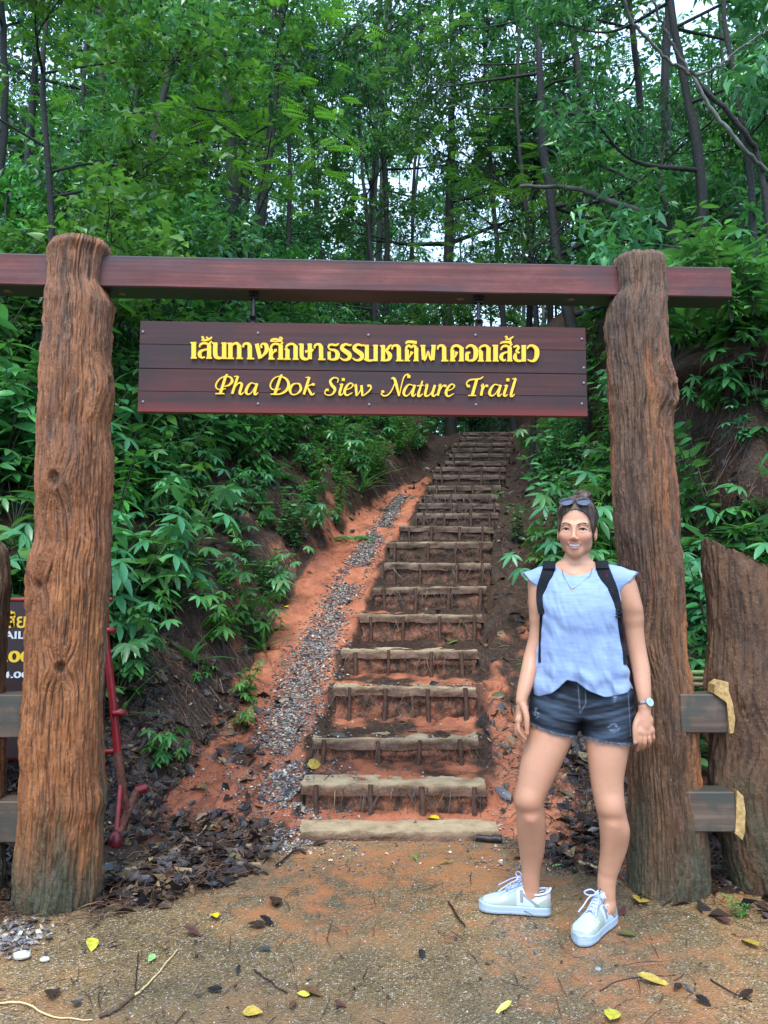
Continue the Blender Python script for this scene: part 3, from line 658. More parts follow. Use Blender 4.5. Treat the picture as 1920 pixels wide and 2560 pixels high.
EN1 = [([(398, 422), (378, 450), (330, 600)], [10, 22, 24]), ([(288, 597), (368, 597)], [11, 11]), ([(386, 437), (330, 462), (294, 510), (298, 548), (335, 562), (380, 550)], [9, 11, 14, 12, 9, 8]), ([(386, 440), (425, 452), (438, 485), (410, 520), (368, 532)], [9, 16, 24, 16, 8]),
 ([(490, 440), (438, 598)], [20, 22]), ([(456, 444), (490, 440)], [8, 10]), ([(450, 560), (485, 512), (512, 500), (524, 520), (506, 588), (520, 603), (546, 582)], [7, 10, 16, 22, 22, 14, 7]),
 ([(650, 512), (610, 502), (578, 535), (562, 580), (582, 604), (615, 585), (648, 530)], [8, 11, 22, 24, 14, 9, 8]), ([(662, 505), (640, 588), (650, 606), (672, 586)], [22, 22, 14, 7]),
 ([(888, 425), (870, 455), (822, 600)], [10, 22, 24]), ([(784, 602), (860, 602), (915, 578), (946, 530), (930, 472), (870, 442), (815, 460), (782, 515), (795, 555), (845, 562), (872, 550)], [10, 13, 20, 27, 20, 9, 10, 13, 12, 9, 8]),
 ([(1020, 505), (985, 515), (958, 560), (975, 603), (1020, 600), (1055, 560), (1045, 515), (1015, 505)], [9, 16, 24, 13, 11, 22, 18, 9]),
 ([(1132, 450), (1082, 605)], [22, 22]), ([(1098, 453), (1132, 450)], [8, 10]), ([(1098, 562), (1125, 528), (1160, 514)], [8, 9, 10]), ([(1155, 514), (1180, 516)], [22, 20]), ([(1118, 545), (1140, 585), (1155, 606), (1180, 592)], [14, 22, 17, 7]),
 ([(1384, 498), (1390, 465), (1355, 453), (1320, 482), (1335, 522), (1362, 556), (1345, 596), (1305, 612), (1272, 595), (1280, 562)], [8, 11, 12, 20, 27, 25, 16, 10, 11, 10]), ([(1278, 563), (1306, 563)], [20, 20]),
 ([(1428, 508), (1404, 592), (1415, 610), (1438, 592)], [21, 22, 14, 7]), ([(1404, 516), (1430, 508)], [7, 9]), ([(1424, 470), (1450, 470)], [25, 25]),
 ([(1462, 562), (1505, 545), (1524, 518), (1500, 503), (1468, 530), (1448, 580), (1468, 612), (1520, 588)], [8, 9, 13, 12, 20, 25, 15, 7])]
for P, W in EN1: st(P, W, c1)
AA = EN1[7:9]; EE = EN1[-1]
def shifted(Ls, dx, dy, c, k=3.53 / 3.606):
    for P, W in Ls:
        P = np.asarray(P, float).copy(); P[:, 0] = (P[:, 0]) * k + dx; P[:, 1] = (P[:, 1] - 605) * k + dy; st(P, np.asarray(W) * k, c)
EN2 = [([(-52, 520), (-36, 506), (-34, 540), (-30, 606)], [7, 16, 23, 16]), ([(-30, 606), (0, 565), (22, 510)], [8, 9, 10]), ([(10, 512), (16, 540), (22, 606)], [18, 23, 16]), ([(24, 606), (70, 572), (98, 535), (92, 510)], [8, 12, 14, 13]), ([(66, 516), (92, 512)], [20, 18]),
 ([(275, 452), (300, 452), (318, 500), (345, 606)], [9, 22, 26, 16]), ([(346, 606), (368, 500), (388, 438), (412, 416), (430, 418)], [8, 10, 11, 11, 14]), ([(416, 434), (444, 434)], [25, 25]), ([(312, 480), (280, 555), (245, 596), (208, 604), (186, 582)], [9, 11, 12, 12, 14]), ([(188, 568), (214, 566)], [20, 20]),
 ([(550, 472), (514, 590), (526, 606), (552, 586)], [14, 22, 15, 7]), ([(502, 516), (560, 510)], [9, 9]),
 ([(572, 520), (592, 508), (574, 588), (590, 606), (622, 585), (650, 535)], [8, 20, 22, 14, 9, 8]), ([(660, 508), (638, 588), (652, 606), (674, 588)], [21, 22, 14, 7]),
 ([(690, 520), (708, 508), (684, 602)], [8, 20, 22]), ([(700, 560), (728, 518), (745, 508)], [8, 9, 12]), ([(738, 516), (762, 516)], [22, 18]),
 ([(944, 518), (940, 488), (968, 464), (1020, 458), (1060, 452), (1086, 434)], [12, 12, 13, 13, 12, 7]), ([(942, 518), (968, 518)], [22, 22]), ([(1028, 458), (988, 600)], [26, 25]), ([(952, 601), (1022, 601)], [10, 10]),
 ([(1064, 520), (1082, 508), (1066, 602)], [8, 20, 22]), ([(1078, 560), (1102, 518), (1118, 508)], [8, 9, 12]), ([(1108, 516), (1128, 516)], [22, 18]),
 ([(1294, 508), (1268, 590), (1280, 606), (1300, 590)], [21, 22, 14, 7]), ([(1268, 516), (1294, 508)], [7, 9]), ([(1288, 464), (1314, 464)], [25, 25]),
 ([(1370, 450), (1330, 590), (1342, 606), (1362, 588)], [22, 22, 14, 7]), ([(1340, 456), (1372, 450)], [8, 10])]
for P, W in EN2: st(P, W, c2)
shifted(AA, 385 - 562 * 3.53 / 3.606, 605, c2); shifted([EE], 757 - 1448 * 3.53 / 3.606, 601, c2); shifted(AA, 1140 - 562 * 3.53 / 3.606, 605, c2)
gobj('lettering', L1.mb.mesh('lettering', [M_YEL], flat=True), sign)['label'] = 'raised yellow italic line reading Pha Dok Siew Nature Trail'

# ---------------------------------------------------------------- fence pieces beside the gate
fen = thing('fence_section', 'broad slant-topped brown fence post at the right with two cut rails let into it', 'fence', (1.75, YR + 0.03, 0))
YS = YR + 0.03
st_l = [(1752, 1345), (1754, 1420), (1764, 1492), (1771, 1611), (1762, 1722), (1779, 1841), (1779, 1961), (1798, 2086), (1822, 2186), (1835, 2270)]
st_r = [(2130, 1345), (2140, 1720), (2160, 1960), (2200, 2270)]
pz = lambda x, y: atY(x, y, YS - 0.1)
pa, pb = pz(1775, 1343), pz(1920, 1432)
sl = lambda X: np.minimum(pa[2] - 0.02 * np.maximum(0, (pa[0] + 0.0 - X)) / 0.02 * 0.6, pa[2] + (X - pa[0]) * (pb[2] - pa[2]) / (pb[0] - pa[0]))
gobj('post', post_mesh('post', st_l, st_r, YS, 500, [(R(262), 0.60, 0.10, 0.012)], top=pa[2] + 0.03, slant=sl, orange=0.12, flatd=0.55, nA=260, nZ=360, round_top=0.01), fen)
def rail(x0, x1, zt, zb, Y, dep=0.11):
    b = MB(); n = 14
    b.box(((x0 + x1) / 2, Y + dep / 2, (zt + zb) / 2), (x1 - x0, dep, zt - zb), bev=0.005); return b.mesh('rail', [M_RAIL], flat=True)
for (a, b_, c_, d_) in ((1735, 1736, 1822, 1833), (1752, 1980, 1842, 2081)):
    Yr = YS - 0.17; p = atY(a, b_, Yr); q = atY(c_, d_, Yr)
    gobj('rail', rail(p[0] - 0.06, q[0], p[2], q[2], Yr), fen)
def chip(pts, Y, name='torn_edge'):
    P = np.array([atY(x, y, Y) for x, y in pts]); n = len(P); V = np.vstack([P, P + [0, 0.07, 0]])
    V[:n, 1] += 0.006 * vnoise(P[:, 0] * 90, P[:, 2] * 90, 0, 3)
    c_ = P.mean(0) + [0, -0.004, 0]; V = np.vstack([V, c_]); i = np.arange(n); j = (i + 1) % n
    T = np.stack([i, j, np.full(n, 2 * n)], 1); Q = np.stack([i, i + n, j + n, j], 1)
    return mesh_np(name, V, [Q, T], mats=[M_CHIP], flat=True)
gobj('torn_edge', chip([(1788, 1712), (1803, 1702), (1822, 1706), (1822, 1728), (1832, 1760), (1838, 1800), (1834, 1832), (1825, 1834), (1822, 1790), (1818, 1740), (1800, 1736), (1786, 1734)], YS - 0.185), fen)
gobj('torn_edge', chip([(1842, 1974), (1858, 1990), (1864, 2030), (1862, 2080), (1856, 2100), (1838, 2084), (1841, 2030)], YS - 0.172), fen)
fl = thing('fence_section', 'weathered double rail fence running off behind the left gate post', 'fence', (-1.8, YL, 0))
for (a, b_, d_) in ((62, 1737, 1845), (55, 2004, 2108)):
    Yr = YL - 0.02; p = atY(a, b_, Yr); q = atY(a, d_, Yr)
    gobj('rail', rail(-2.75, p[0] + 0.02, p[2], q[2], Yr), fl)
gobj('post', post_mesh('post', [(-190, 1360), (-190, 2200)], [(6, 1356), (17, 1390), (16, 1450), (11, 1530), (8, 1640), (4, 1740), (0, 2200)], YL + 0.02, 700, [], top=atY(0, 1352, YL)[2], orange=0.35, nA=160, nZ=240), fl)

# ---------------------------------------------------------------- red stand with the small notice
SGY = 4.02
std = thing('notice_stand', 'red tube stand with a dark brown notice board behind the left gate post', 'notice board', (-1.62, SGY, 0))
q = lambda x, y, Y=SGY: atY(x, y, Y)
M_BRN = simple('dark_brown_board', (0.022, 0.010, 0.012), 0.35)
M_WHT = simple('white_letter_film', (0.62, 0.66, 0.72), 0.4)
a, b_ = q(-330, 1502), q(258, 1895)
mb = MB(); mb.box(((a[0] + b_[0]) / 2, SGY, (a[2] + b_[2]) / 2), (b_[0] - a[0], 0.012, a[2] - b_[2]), bev=0.002); gobj('board', mb.mesh('board', [M_BRN], flat=True), std)
mb = MB(); mb.tube([(a[0], SGY, a[2] + 0.006), (b_[0] + 0.02, SGY, a[2] + 0.006)], 0.013, 10); gobj('crossbar', mb.mesh('crossbar', [M_RED]), std); mb = MB()
mb.tube([q(-330, 1915, SGY + 0.02), q(290, 1878, SGY + 0.02)], 0.014, 10); gobj('crossbar', mb.mesh('crossbar', [M_RED]), std)
mb = MB(); mb.tube([q(262, 1505), q(264, 1604), q(281, 1740), q(294, 1880)], 0.020, 12); gobj('leg', mb.mesh('leg', [M_RED]), std)
mb = MB(); mb.tube([q(294, 1880), q(302, 1940), q(311, 2000, SGY + 0.02), q(316, 2020, SGY + .04)], 0.020, 12)
pf, pr = atZ(289, 2098, 0.07), atZ(340, 1978, 0.17); mb.tube([pf, (pf + pr) / 2 + [0, 0, -0.01], pr], 0.019, 10); gobj('foot_tube', mb.mesh('foot_tube', [M_RUST]), std)
mb = MB(); mb.tube([q(302, 1962), q(292, 2075, 3.9)], 0.013, 10); gobj('brace', mb.mesh('brace', [M_RED]), std)
mb = MB(); pf[2] -= 0.01; mb.ell(pf, (0.033, 0.034, 0.050)); gobj('foot_cap', mb.mesh('foot_cap', [simple('worn_red_rubber', (0.14, 0.012, 0.016), 0.35)]), std)
mb = MB(); mb.tube([pr + [-.005, 0, 0], pr + np.array([0.045, 0.03, 0.012])], 0.026, 12); gobj('foot_cap', mb.mesh('foot_cap', [M_RED]), std)
for (x0, y0, x1) in ((262, 1575, 292), (284, 1780, 318)):
    c_ = q((x0 + x1) / 2, y0); w = (q(x1, y0)[0] - q(x0, y0)[0]) / 2
    th_ = np.linspace(0, 2 * math.pi, 25); P = np.stack([c_[0] + w * np.cos(th_), c_[1] - 0.02 + 0.03 * np.sin(th_), np.full(25, c_[2])], 1)
    mb = MB()
    Vt = np.concatenate([P + [0, 0, 0.014], P - [0, 0, 0.014], (P - [c_[0], c_[1] - .02, c_[2]]) * [0.9, 0.9, 1] + [c_[0], c_[1] - .02, c_[2] + 0.014], (P - [c_[0], c_[1] - .02, c_[2]]) * [0.9, 0.9, 1] + [c_[0], c_[1] - .02, c_[2] - 0.014]])
    i = np.arange(24); n = 25
    Q = np.concatenate([np.stack([i + p_, i + r_, i + r_ + 1, i + p_ + 1], 1) for p_, r_ in ((0, n), (n, 3 * n), (3 * n, 2 * n), (2 * n, 0))])
    mb.add(Vt, Q); gobj('clip_ring', mb.mesh('clip_ring', [M_RED]), std)
def text_mesh(body, size, ext, mat, bold=0.0, sx=1.0, name='lettering'):
    cu = bpy.data.curves.new('t', 'FONT'); cu.body = body; cu.size = size; cu.extrude = ext; cu.offset = bold; cu.fill_mode = 'FRONT' if ext == 0 else 'BOTH'
    ob = bpy.data.objects.new('t', cu); COL.objects.link(ob); bpy.context.view_layer.update()
    dg = bpy.context.evaluated_depsgraph_get(); me = bpy.data.meshes.new_from_object(ob.evaluated_get(dg)); me.name = name
    bpy.data.objects.remove(ob); bpy.data.curves.remove(cu)
    me.materials.clear(); me.materials.append(mat); V = np.zeros(len(me.vertices) * 3); me.vertices.foreach_get('co', V); V = V.reshape(-1, 3); V[:, 0] *= sx
    me.vertices.foreach_set('co', V.ravel()); return me, V
def place_text(body, x0, y0, x1, y1, mat, bold, sx, parent, Y, lab=None, full=None):
    """fit so the text spans px x0..x1 (right aligned at x1), height y0(top)..y1(bottom)"""
    me, V = text_mesh(body, 0.1, 0.002, mat, bold, 1.0)
    p, q_ = atY(x0, y0, Y), atY(x1, y1, Y)
    lo, hi = V.min(0), V.max(0); s_ = (p[2] - q_[2]) / (hi[1] - lo[1]); sx_ = (q_[0] - p[0]) / (hi[0] - lo[0])
    W = np.stack([p[0] + (V[:, 0] - lo[0]) * sx_, Y - V[:, 2], q_[2] + (V[:, 1] - lo[1]) * s_], 1)
    me.vertices.foreach_set('co', W.astype(np.float32).ravel()); o = gobj('lettering', me, parent)
    if lab: o['label'] = lab
TY = SGY - 0.010
place_text('เสี้ยว', 4, 1527, 88, 1570, M_YEL, 0.0012, 1, std, TY, 'yellow Thai writing at the top of the brown notice')
place_text('TRAIL', -34, 1578, 62, 1597, M_WHT, 0.002, 1, std, TY, 'white capital letters under the Thai writing')
place_text('.00', 10, 1627, 80, 1656, M_YEL, 0.003, 1, std, TY, 'yellow numerals on the brown notice')
place_text('4.00', 6, 1679, 72, 1695, M_WHT, 0.002, 1, std, TY, 'white numerals near the foot of the notice')
# ---------------------------------------------------------------- steps
t = NT('muddy_step_edge')
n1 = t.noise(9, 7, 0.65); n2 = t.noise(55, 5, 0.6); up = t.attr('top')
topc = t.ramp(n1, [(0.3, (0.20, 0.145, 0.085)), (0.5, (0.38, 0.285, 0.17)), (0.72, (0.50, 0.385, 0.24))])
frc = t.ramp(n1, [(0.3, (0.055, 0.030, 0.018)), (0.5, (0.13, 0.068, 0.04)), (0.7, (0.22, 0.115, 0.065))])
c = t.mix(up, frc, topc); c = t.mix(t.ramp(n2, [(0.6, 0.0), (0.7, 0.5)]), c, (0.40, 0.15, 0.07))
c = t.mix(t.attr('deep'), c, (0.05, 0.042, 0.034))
t.set('Base Color', c); t.set('Roughness', 0.62); t.bump(t.math('ADD', n1, n2), 0.7, 0.012); M_STEP = t.m
t = NT('riser_mud')
n1 = t.noise(16, 8, 0.7, (1, 1, 0.5)); n2 = t.noise(70, 5, 0.6, (1, 1, .4)); or_ = t.attr('rnd')
c = t.ramp(n1, [(0.3, (0.035, 0.021, 0.014)), (0.48, (0.11, 0.064, 0.040)), (0.64, (0.22, 0.130, 0.082)), (0.8, (0.34, 0.21, 0.13))])
c = t.mix(t.math('MULTIPLY', or_, t.ramp(n1, [(0.42, 0.0), (0.6, 1.0)])), c, (0.50, 0.16, 0.075))
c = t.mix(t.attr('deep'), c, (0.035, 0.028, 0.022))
t.set('Base Color', c); t.set('Roughness', 0.7); t.bump(t.math('ADD', n1, n2), 1.0, 0.03); M_RISER = t.m
M_STAKE = simple('dark_stake_wood', (0.075, 0.038, 0.024), 0.65, var=0.5, nsc=40, bump=0.6)
ordw = ['lowest', 'second', 'third', 'fourth', 'fifth', 'sixth', 'seventh', 'eighth', 'ninth', 'tenth', 'eleventh', 'twelfth', 'thirteenth', 'fourteenth', 'fifteenth', 'sixteenth', 'seventeenth', 'eighteenth', 'nineteenth', 'twentieth', 'second highest', 'topmost']
MS = []
def rough_box(mb, x0, x1, y0, y1, z0, z1, amp, seed, nx=48, ny=5, nz=5, tilt=0.0, m=0, a=0.0, skew=0.0):
    """closed box grid with noisy faces"""
    def face(U, W, fn):
        uu, ww = np.meshgrid(np.linspace(0, 1, U), np.linspace(0, 1, W)); P = fn(uu.ravel(), ww.ravel())
        i = np.arange(W - 1)[:, None] * U; j = np.arange(U - 1)[None]
        Q = np.stack([i + j, i + j + 1, i + U + j + 1, i + U + j], -1).reshape(-1, 4)
        P = P.copy(); cxx = (x0 + x1) / 2
        rx = 0.012; P[:, 0] += amp * vnoise(P[:, 0] * 5, P[:, 1] * 20, P[:, 2] * 20, seed) * 1.5
        f = amp * fbm(P[:, 0] * 9, P[:, 1] * 22, P[:, 2] * 22, 3, seed + 2); P[:, 2] += f * 0.8 + tilt * (P[:, 0] - cxx)
        P[:, 1] += amp * fbm(P[:, 0] * 8, P[:, 2] * 25, 0, 3, seed + 7) + skew * (P[:, 0] - cxx); return P, Q
    L = lambda a_, b_, t_: a_ + (b_ - a_) * t_
    for U, W, fn in ((nx, nz, lambda u, w: np.stack([L(x0, x1, u), np.full_like(u, y0), L(z0, z1, w)], 1)), (nx, ny, lambda u, w: np.stack([L(x0, x1, u), L(y0, y1, w), np.full_like(u, z1)], 1)),
                     (nx, nz, lambda u, w: np.stack([L(x1, x0, u), np.full_like(u, y1), L(z0, z1, w)], 1)), (ny, nz, lambda u, w: np.stack([np.full_like(u, x1), L(y0, y1, u), L(z0, z1, w)], 1)),
                     (ny, nz, lambda u, w: np.stack([np.full_like(u, x0), L(y1, y0, u), L(z0, z1, w)], 1)), (nx, ny, lambda u, w: np.stack([L(x0, x1, u), L(y1, y0, w), np.full_like(u, z0)], 1))):
        P, Q = fn and face(U, W, fn); mb.add(P, Q, a, m)
for k in range(len(STEPS)):
    Y, z, xa, xb = STEPS[k]; zp = STEPS[k - 1, 1] if k else 0.0
    r_ = random.Random(40 + k); tl = r_.uniform(-0.02, 0.02) if k < 12 else 0.0
    s = thing('trail_step', f'{ordw[k]} muddy step of the uphill stairway, a pale edge slab held by stakes' if k < 20 else f'{ordw[k]} dark step at the head of the stairway', 'step', ((xa + xb) / 2, Y, zp), group='steps of the trail stairway')
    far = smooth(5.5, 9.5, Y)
    mb = MB(); rough_box(mb, xa, xb, Y, Y + (0.20 if k < 7 else 0.15), z - 0.060, z, 0.010, 60 + k * 3, tilt=tl)
    me = mb.mesh('edge_slab', [M_STEP]); V = np.zeros(len(me.vertices) * 3); me.vertices.foreach_get('co', V); V = V.reshape(-1, 3)
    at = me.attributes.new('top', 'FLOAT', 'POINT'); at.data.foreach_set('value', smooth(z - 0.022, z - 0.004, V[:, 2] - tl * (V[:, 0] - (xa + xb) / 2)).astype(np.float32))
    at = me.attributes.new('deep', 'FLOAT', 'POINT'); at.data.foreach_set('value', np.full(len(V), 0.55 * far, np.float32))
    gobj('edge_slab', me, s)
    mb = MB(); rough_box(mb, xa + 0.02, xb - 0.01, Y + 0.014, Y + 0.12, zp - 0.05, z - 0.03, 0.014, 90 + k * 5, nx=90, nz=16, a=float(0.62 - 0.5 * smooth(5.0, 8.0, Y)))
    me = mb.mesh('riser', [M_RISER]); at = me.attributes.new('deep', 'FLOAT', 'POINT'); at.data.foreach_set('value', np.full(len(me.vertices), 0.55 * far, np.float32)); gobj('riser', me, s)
    if k:
        ns = 4
        for j in range(ns):
            x = lerp(xa + 0.1, xb - 0.09, j / (ns - 1)) + r_.uniform(-0.035, 0.035); rr = r_.uniform(0.012, 0.018)
            mb = MB(); mb.tube([(x + r_.uniform(-.012, .012), Y - 0.01, zp - 0.04), (x, Y - 0.008, (z + zp) / 2), (x + r_.uniform(-.008, .008), Y - 0.004, z - 0.008 + r_.uniform(-.006, .012))], [rr * 1.15, rr, rr * 0.92], 9)
            gobj('stake', mb.mesh('stake', [M_STAKE]), s)
# ---------------------------------------------------------------- foliage
def leaf_mat(name, c1, c2, c3, rough=0.38, trans=0.32, spec=0.5):
    t = NT(name); r_ = t.attr('rnd'); o_ = t.objrand()
    c = t.ramp(r_, [(0.0, c1), (0.55, c2), (1.0, c3)])
    hs = t.n('ShaderNodeHueSaturation'); t.l(c, hs.inputs['Color'])
    t.l(t.math('ADD', t.math('MULTIPLY', o_, 0.05), 0.475), hs.inputs['Hue']); t.l(t.math('ADD', t.math('MULTIPLY', o_, 0.5), 0.75), hs.inputs['Value'])
    t.set('Base Color', hs.outputs[0]); t.set('Roughness', rough); t.set('Specular IOR Level', spec)
    tr = t.n('ShaderNodeBsdfTranslucent'); t.l(t.mix(0.5, hs.outputs[0], (0.12, 0.35, 0.02)), tr.inputs[0])
    mx = t.n('ShaderNodeMixShader'); mx.inputs[0].default_value = trans; t.l(t.b.outputs[0], mx.inputs[1]); t.l(tr.outputs[0], mx.inputs[2]); t.l(mx.outputs[0], t.out.inputs[0])
    return t.m
M_LTEAL = leaf_mat('teal_green_leaf', (0.024, 0.100, 0.038), (0.062, 0.232, 0.078), (0.17, 0.42, 0.12), rough=0.30)
M_LBRT = leaf_mat('fresh_green_leaf', (0.035, 0.13, 0.030), (0.085, 0.29, 0.055), (0.19, 0.47, 0.085), rough=0.32, trans=0.4)
M_LDARK = leaf_mat('dark_forest_leaf', (0.008, 0.036, 0.018), (0.018, 0.078, 0.036), (0.050, 0.17, 0.06), rough=0.42, trans=0.25)
M_LFEA = leaf_mat('feathery_lime_leaf', (0.05, 0.20, 0.02), (0.11, 0.38, 0.04), (0.19, 0.55, 0.06), rough=0.55, trans=0.5)
M_LFAR = leaf_mat('distant_leaf', (0.012, 0.046, 0.022), (0.036, 0.120, 0.042), (0.12, 0.31, 0.075), rough=0.55, trans=0.3)
t = NT('tree_bark'); n1 = t.noise(6, 6, 0.65, (1, 1, 0.3)); n2 = t.noise(40, 5, 0.6)
t.set('Base Color', t.mix(t.ramp(n2, [(0.58, 0.0), (0.68, 0.25)]), t.ramp(n1, [(0.3, (0.006, 0.007, 0.007)), (0.6, (0.018, 0.019, 0.016)), (0.8, (0.045, 0.048, 0.038))]), (0.12, 0.14, 0.11)))
t.set('Roughness', 0.8); t.bump(n2, 0.6, 0.02); M_BARK = t.m
t = NT('pale_bark'); n1 = t.noise(5, 6, 0.65, (1, 1, 0.4))
t.set('Base Color', t.ramp(n1, [(0.3, (0.03, 0.032, 0.03)), (0.55, (0.10, 0.105, 0.09)), (0.75, (0.26, 0.27, 0.23))])); t.set('Roughness', 0.8); t.bump(n1, 0.5, 0.02); M_PALE = t.m
M_STEM = simple('plant_stem', (0.030, 0.042, 0.018), 0.6, var=0.4)

TPL = {}
def _tpl(us, ws, droop, fold):
    V = [(0, 0, 0, 0)]
    for u, w in zip(us, ws): V += [(u, w, -droop * u * u, fold * w), (u, 0, -droop * u * u, 0), (u, -w, -droop * u * u, fold * w)]
    V.append((1, 0, -droop, 0)); V = np.array(V); n = len(us); T = [(0, 2, 1), (0, 3, 2)]; Q = []
    for i in range(n - 1):
        a = 1 + 3 * i; b = a + 3; Q += [(a, a + 1, b + 1, b), (a + 1, a + 2, b + 2, b + 1)]
    a = 1 + 3 * (n - 1); e = len(V) - 1; T += [(a, a + 1, e), (a + 1, a + 2, e)]
    return V, np.array(T), np.array(Q)
TPL['lance'] = _tpl([0.22, 0.5, 0.78], [0.36, 0.5, 0.30], 0.16, 0.28)
TPL['ovate'] = _tpl([0.18, 0.45, 0.75], [0.40, 0.5, 0.30], 0.10, 0.22)
TPL['strap'] = _tpl([0.1, 0.3, 0.5, 0.7, 0.88], [0.34, 0.5, 0.5, 0.42, 0.24], 0.55, 0.35)
TPL['far'] = (np.array([(0, 0, 0, 0), (0.45, 0.5, 0, 0.12), (0.45, -0.5, 0, 0.12), (1, 0, -0.12, 0)], float), np.array([(0, 2, 3), (0, 3, 1)]), np.zeros((0, 4), int))
TPL['mid'] = (np.array([(0, 0, 0, 0), (0.4, 0.5, 0, 0.2), (0.4, 0, -0.03, 0), (0.4, -0.5, 0, 0.2), (1, 0, -0.15, 0)], float), np.array([(0, 2, 1), (0, 3, 2), (1, 2, 4), (2, 3, 4)]), np.zeros((0, 4), int))
class Leaves:
    def __init__(s): s.V = []; s.T = []; s.Q = []; s.A = []; s.n = 0
    def add(s, P, D, N, L, W, kind='lance', rnd=None, g=None):
        P = np.atleast_2d(P); n = len(P); g = g or rng
        if n == 0: return
        D = nrm(np.broadcast_to(D, P.shape)); N = np.broadcast_to(N, P.shape)
        B = nrm(np.cross(N, D)); U = np.cross(D, B); L = np.broadcast_to(L, (n,)); W = np.broadcast_to(W, (n,))
        tv, tt, tq = TPL[kind]; k = len(tv)
        V = P[:, None] + tv[None, :, 0, None] * (L[:, None, None] * D[:, None]) + tv[None, :, 1, None] * (W[:, None, None] * B[:, None]) + (tv[None, :, 2, None] * L[:, None, None] + tv[None, :, 3, None] * W[:, None, None]) * U[:, None]
        if rnd is None: rnd = g.random(n)
        s.V.append(V.reshape(-1, 3)); s.A.append(np.repeat(np.broadcast_to(rnd, (n,)), k)); off = (np.arange(n) * k + s.n)[:, None, None]
        s.T.append((tt[None] + off).reshape(-1, 3))
        if len(tq): s.Q.append((tq[None] + off).reshape(-1, 4))
        s.n += n * k
    def mesh(s, name, mat):
        F_ = [np.concatenate(s.T)] + ([np.concatenate(s.Q)] if s.Q else [])
        return mesh_np(name, np.concatenate(s.V), F_, attrs={'rnd': np.concatenate(s.A)}, mats=[mat])
def rdir(g, n, up=0.0, spread=1.0):
    d = g.normal(size=(n, 3)); d[:, 2] = d[:, 2] * spread + up; return nrm(d)
def upn(g, n, j=0.45):
    v = g.normal(size=(n, 3)) * j; v[:, 2] += 1; return nrm(v)

def star_leaf(lv, p, axis, size, g, k=6, rnd=0.5, width=0.30):
    """palmate leaf: k leaflets fanned round the petiole tip, drooping a little"""
    axis = nrm(axis); n_ = nrm(np.array([0, 0, 1.0]) + 0.5 * axis + 0.25 * g.normal(size=3)); f = nrm(axis - n_ * (axis @ n_)); b = np.cross(n_, f)
    an = np.linspace(-2.1, 2.1, k) + g.normal(0, 0.08, k)
    D = f[None] * np.cos(an)[:, None] + b[None] * np.sin(an)[:, None] - 0.25 * n_[None]
    ln = size * (1 - 0.30 * np.abs(an) / 2.1) * g.uniform(0.9, 1.1, k)
    lv.add(np.repeat(p[None], k, 0), D, n_, ln, ln * width, 'lance', np.clip(rnd + g.normal(0, 0.06, k), 0, 1), g)
def star_plant(seed, h, nst, size, mat):
    g = np.random.default_rng(seed); lv = Leaves(); sm = MB()
    for s_ in range(nst):
        az = g.uniform(0, 6.283); ln = h * g.uniform(0.6, 1.0); lean = g.uniform(0.15, 0.7)
        d = np.array([math.cos(az), math.sin(az), 0]); P = [np.zeros(3)]
        for q in np.linspace(0.25, 1, 4): P.append(d * lean * ln * q ** 1.4 + np.array([0, 0, ln * q * (1 - 0.25 * lean * q)]))
        P = catmull(P, 3); sm.tube(P, np.linspace(0.006, 0.0025, len(P)), 5, cap=False)
        base = g.uniform(0.25, 0.85)
        for q in np.linspace(0.3, 1, g.integers(4, 7)):
            p = P[int(q * (len(P) - 1))]; a2 = g.uniform(0, 6.283); pd = nrm(np.array([math.cos(a2), math.sin(a2), 0.35]) + d * 0.5); e = p + pd * size * g.uniform(0.4, 0.9)
            sm.tube([p, (p + e) / 2 + [0, 0, 0.01], e], [0.002, 0.0015, 0.001], 4, cap=False)
            star_leaf(lv, e, pd, size * g.uniform(0.8, 1.15), g, int(g.integers(5, 8)), np.clip(base + g.normal(0, 0.12), 0, 1))
    return sm.mesh('stem', [M_STEM]), lv.mesh('foliage', mat)
def shrub_plant(seed, h, nst, leafL, mat, kind='ovate', wr=0.45, dens=12, droop=-0.15):
    g = np.random.default_rng(seed); lv = Leaves(); sm = MB()
    for s_ in range(nst):
        az = g.uniform(0, 6.283); ln = h * g.uniform(0.55, 1.0); lean = g.uniform(0.1, 0.55); d = np.array([math.cos(az), math.sin(az), 0])
        P = catmull([np.zeros(3), d * lean * ln * .2 + [0, 0, ln * .4], d * lean * ln * .6 + [0, 0, ln * .75], d * lean * ln + [0, 0, ln]], 4)
        sm.tube(P, np.linspace(0.008, 0.003, len(P)), 5, cap=False)
        for q in np.linspace(0.2, 1, dens):
            p = P[min(int(q * (len(P) - 1)), len(P) - 1)]; nl = 2 if q < 0.98 else 4; a2 = g.uniform(0, 6.283) + np.arange(nl) * (6.283 / nl) + g.normal(0, 0.2, nl)
            D = np.stack([np.cos(a2), np.sin(a2), np.full(nl, droop + 0.5 * (q > 0.95))], 1); ll = leafL * g.uniform(0.7, 1.1, nl)
            lv.add(np.repeat(p[None], nl, 0) + D * 0.015, D, upn(g, nl, 0.3), ll, ll * wr, kind, None, g)
    return sm.mesh('stem', [M_STEM]), lv.mesh('foliage', mat)
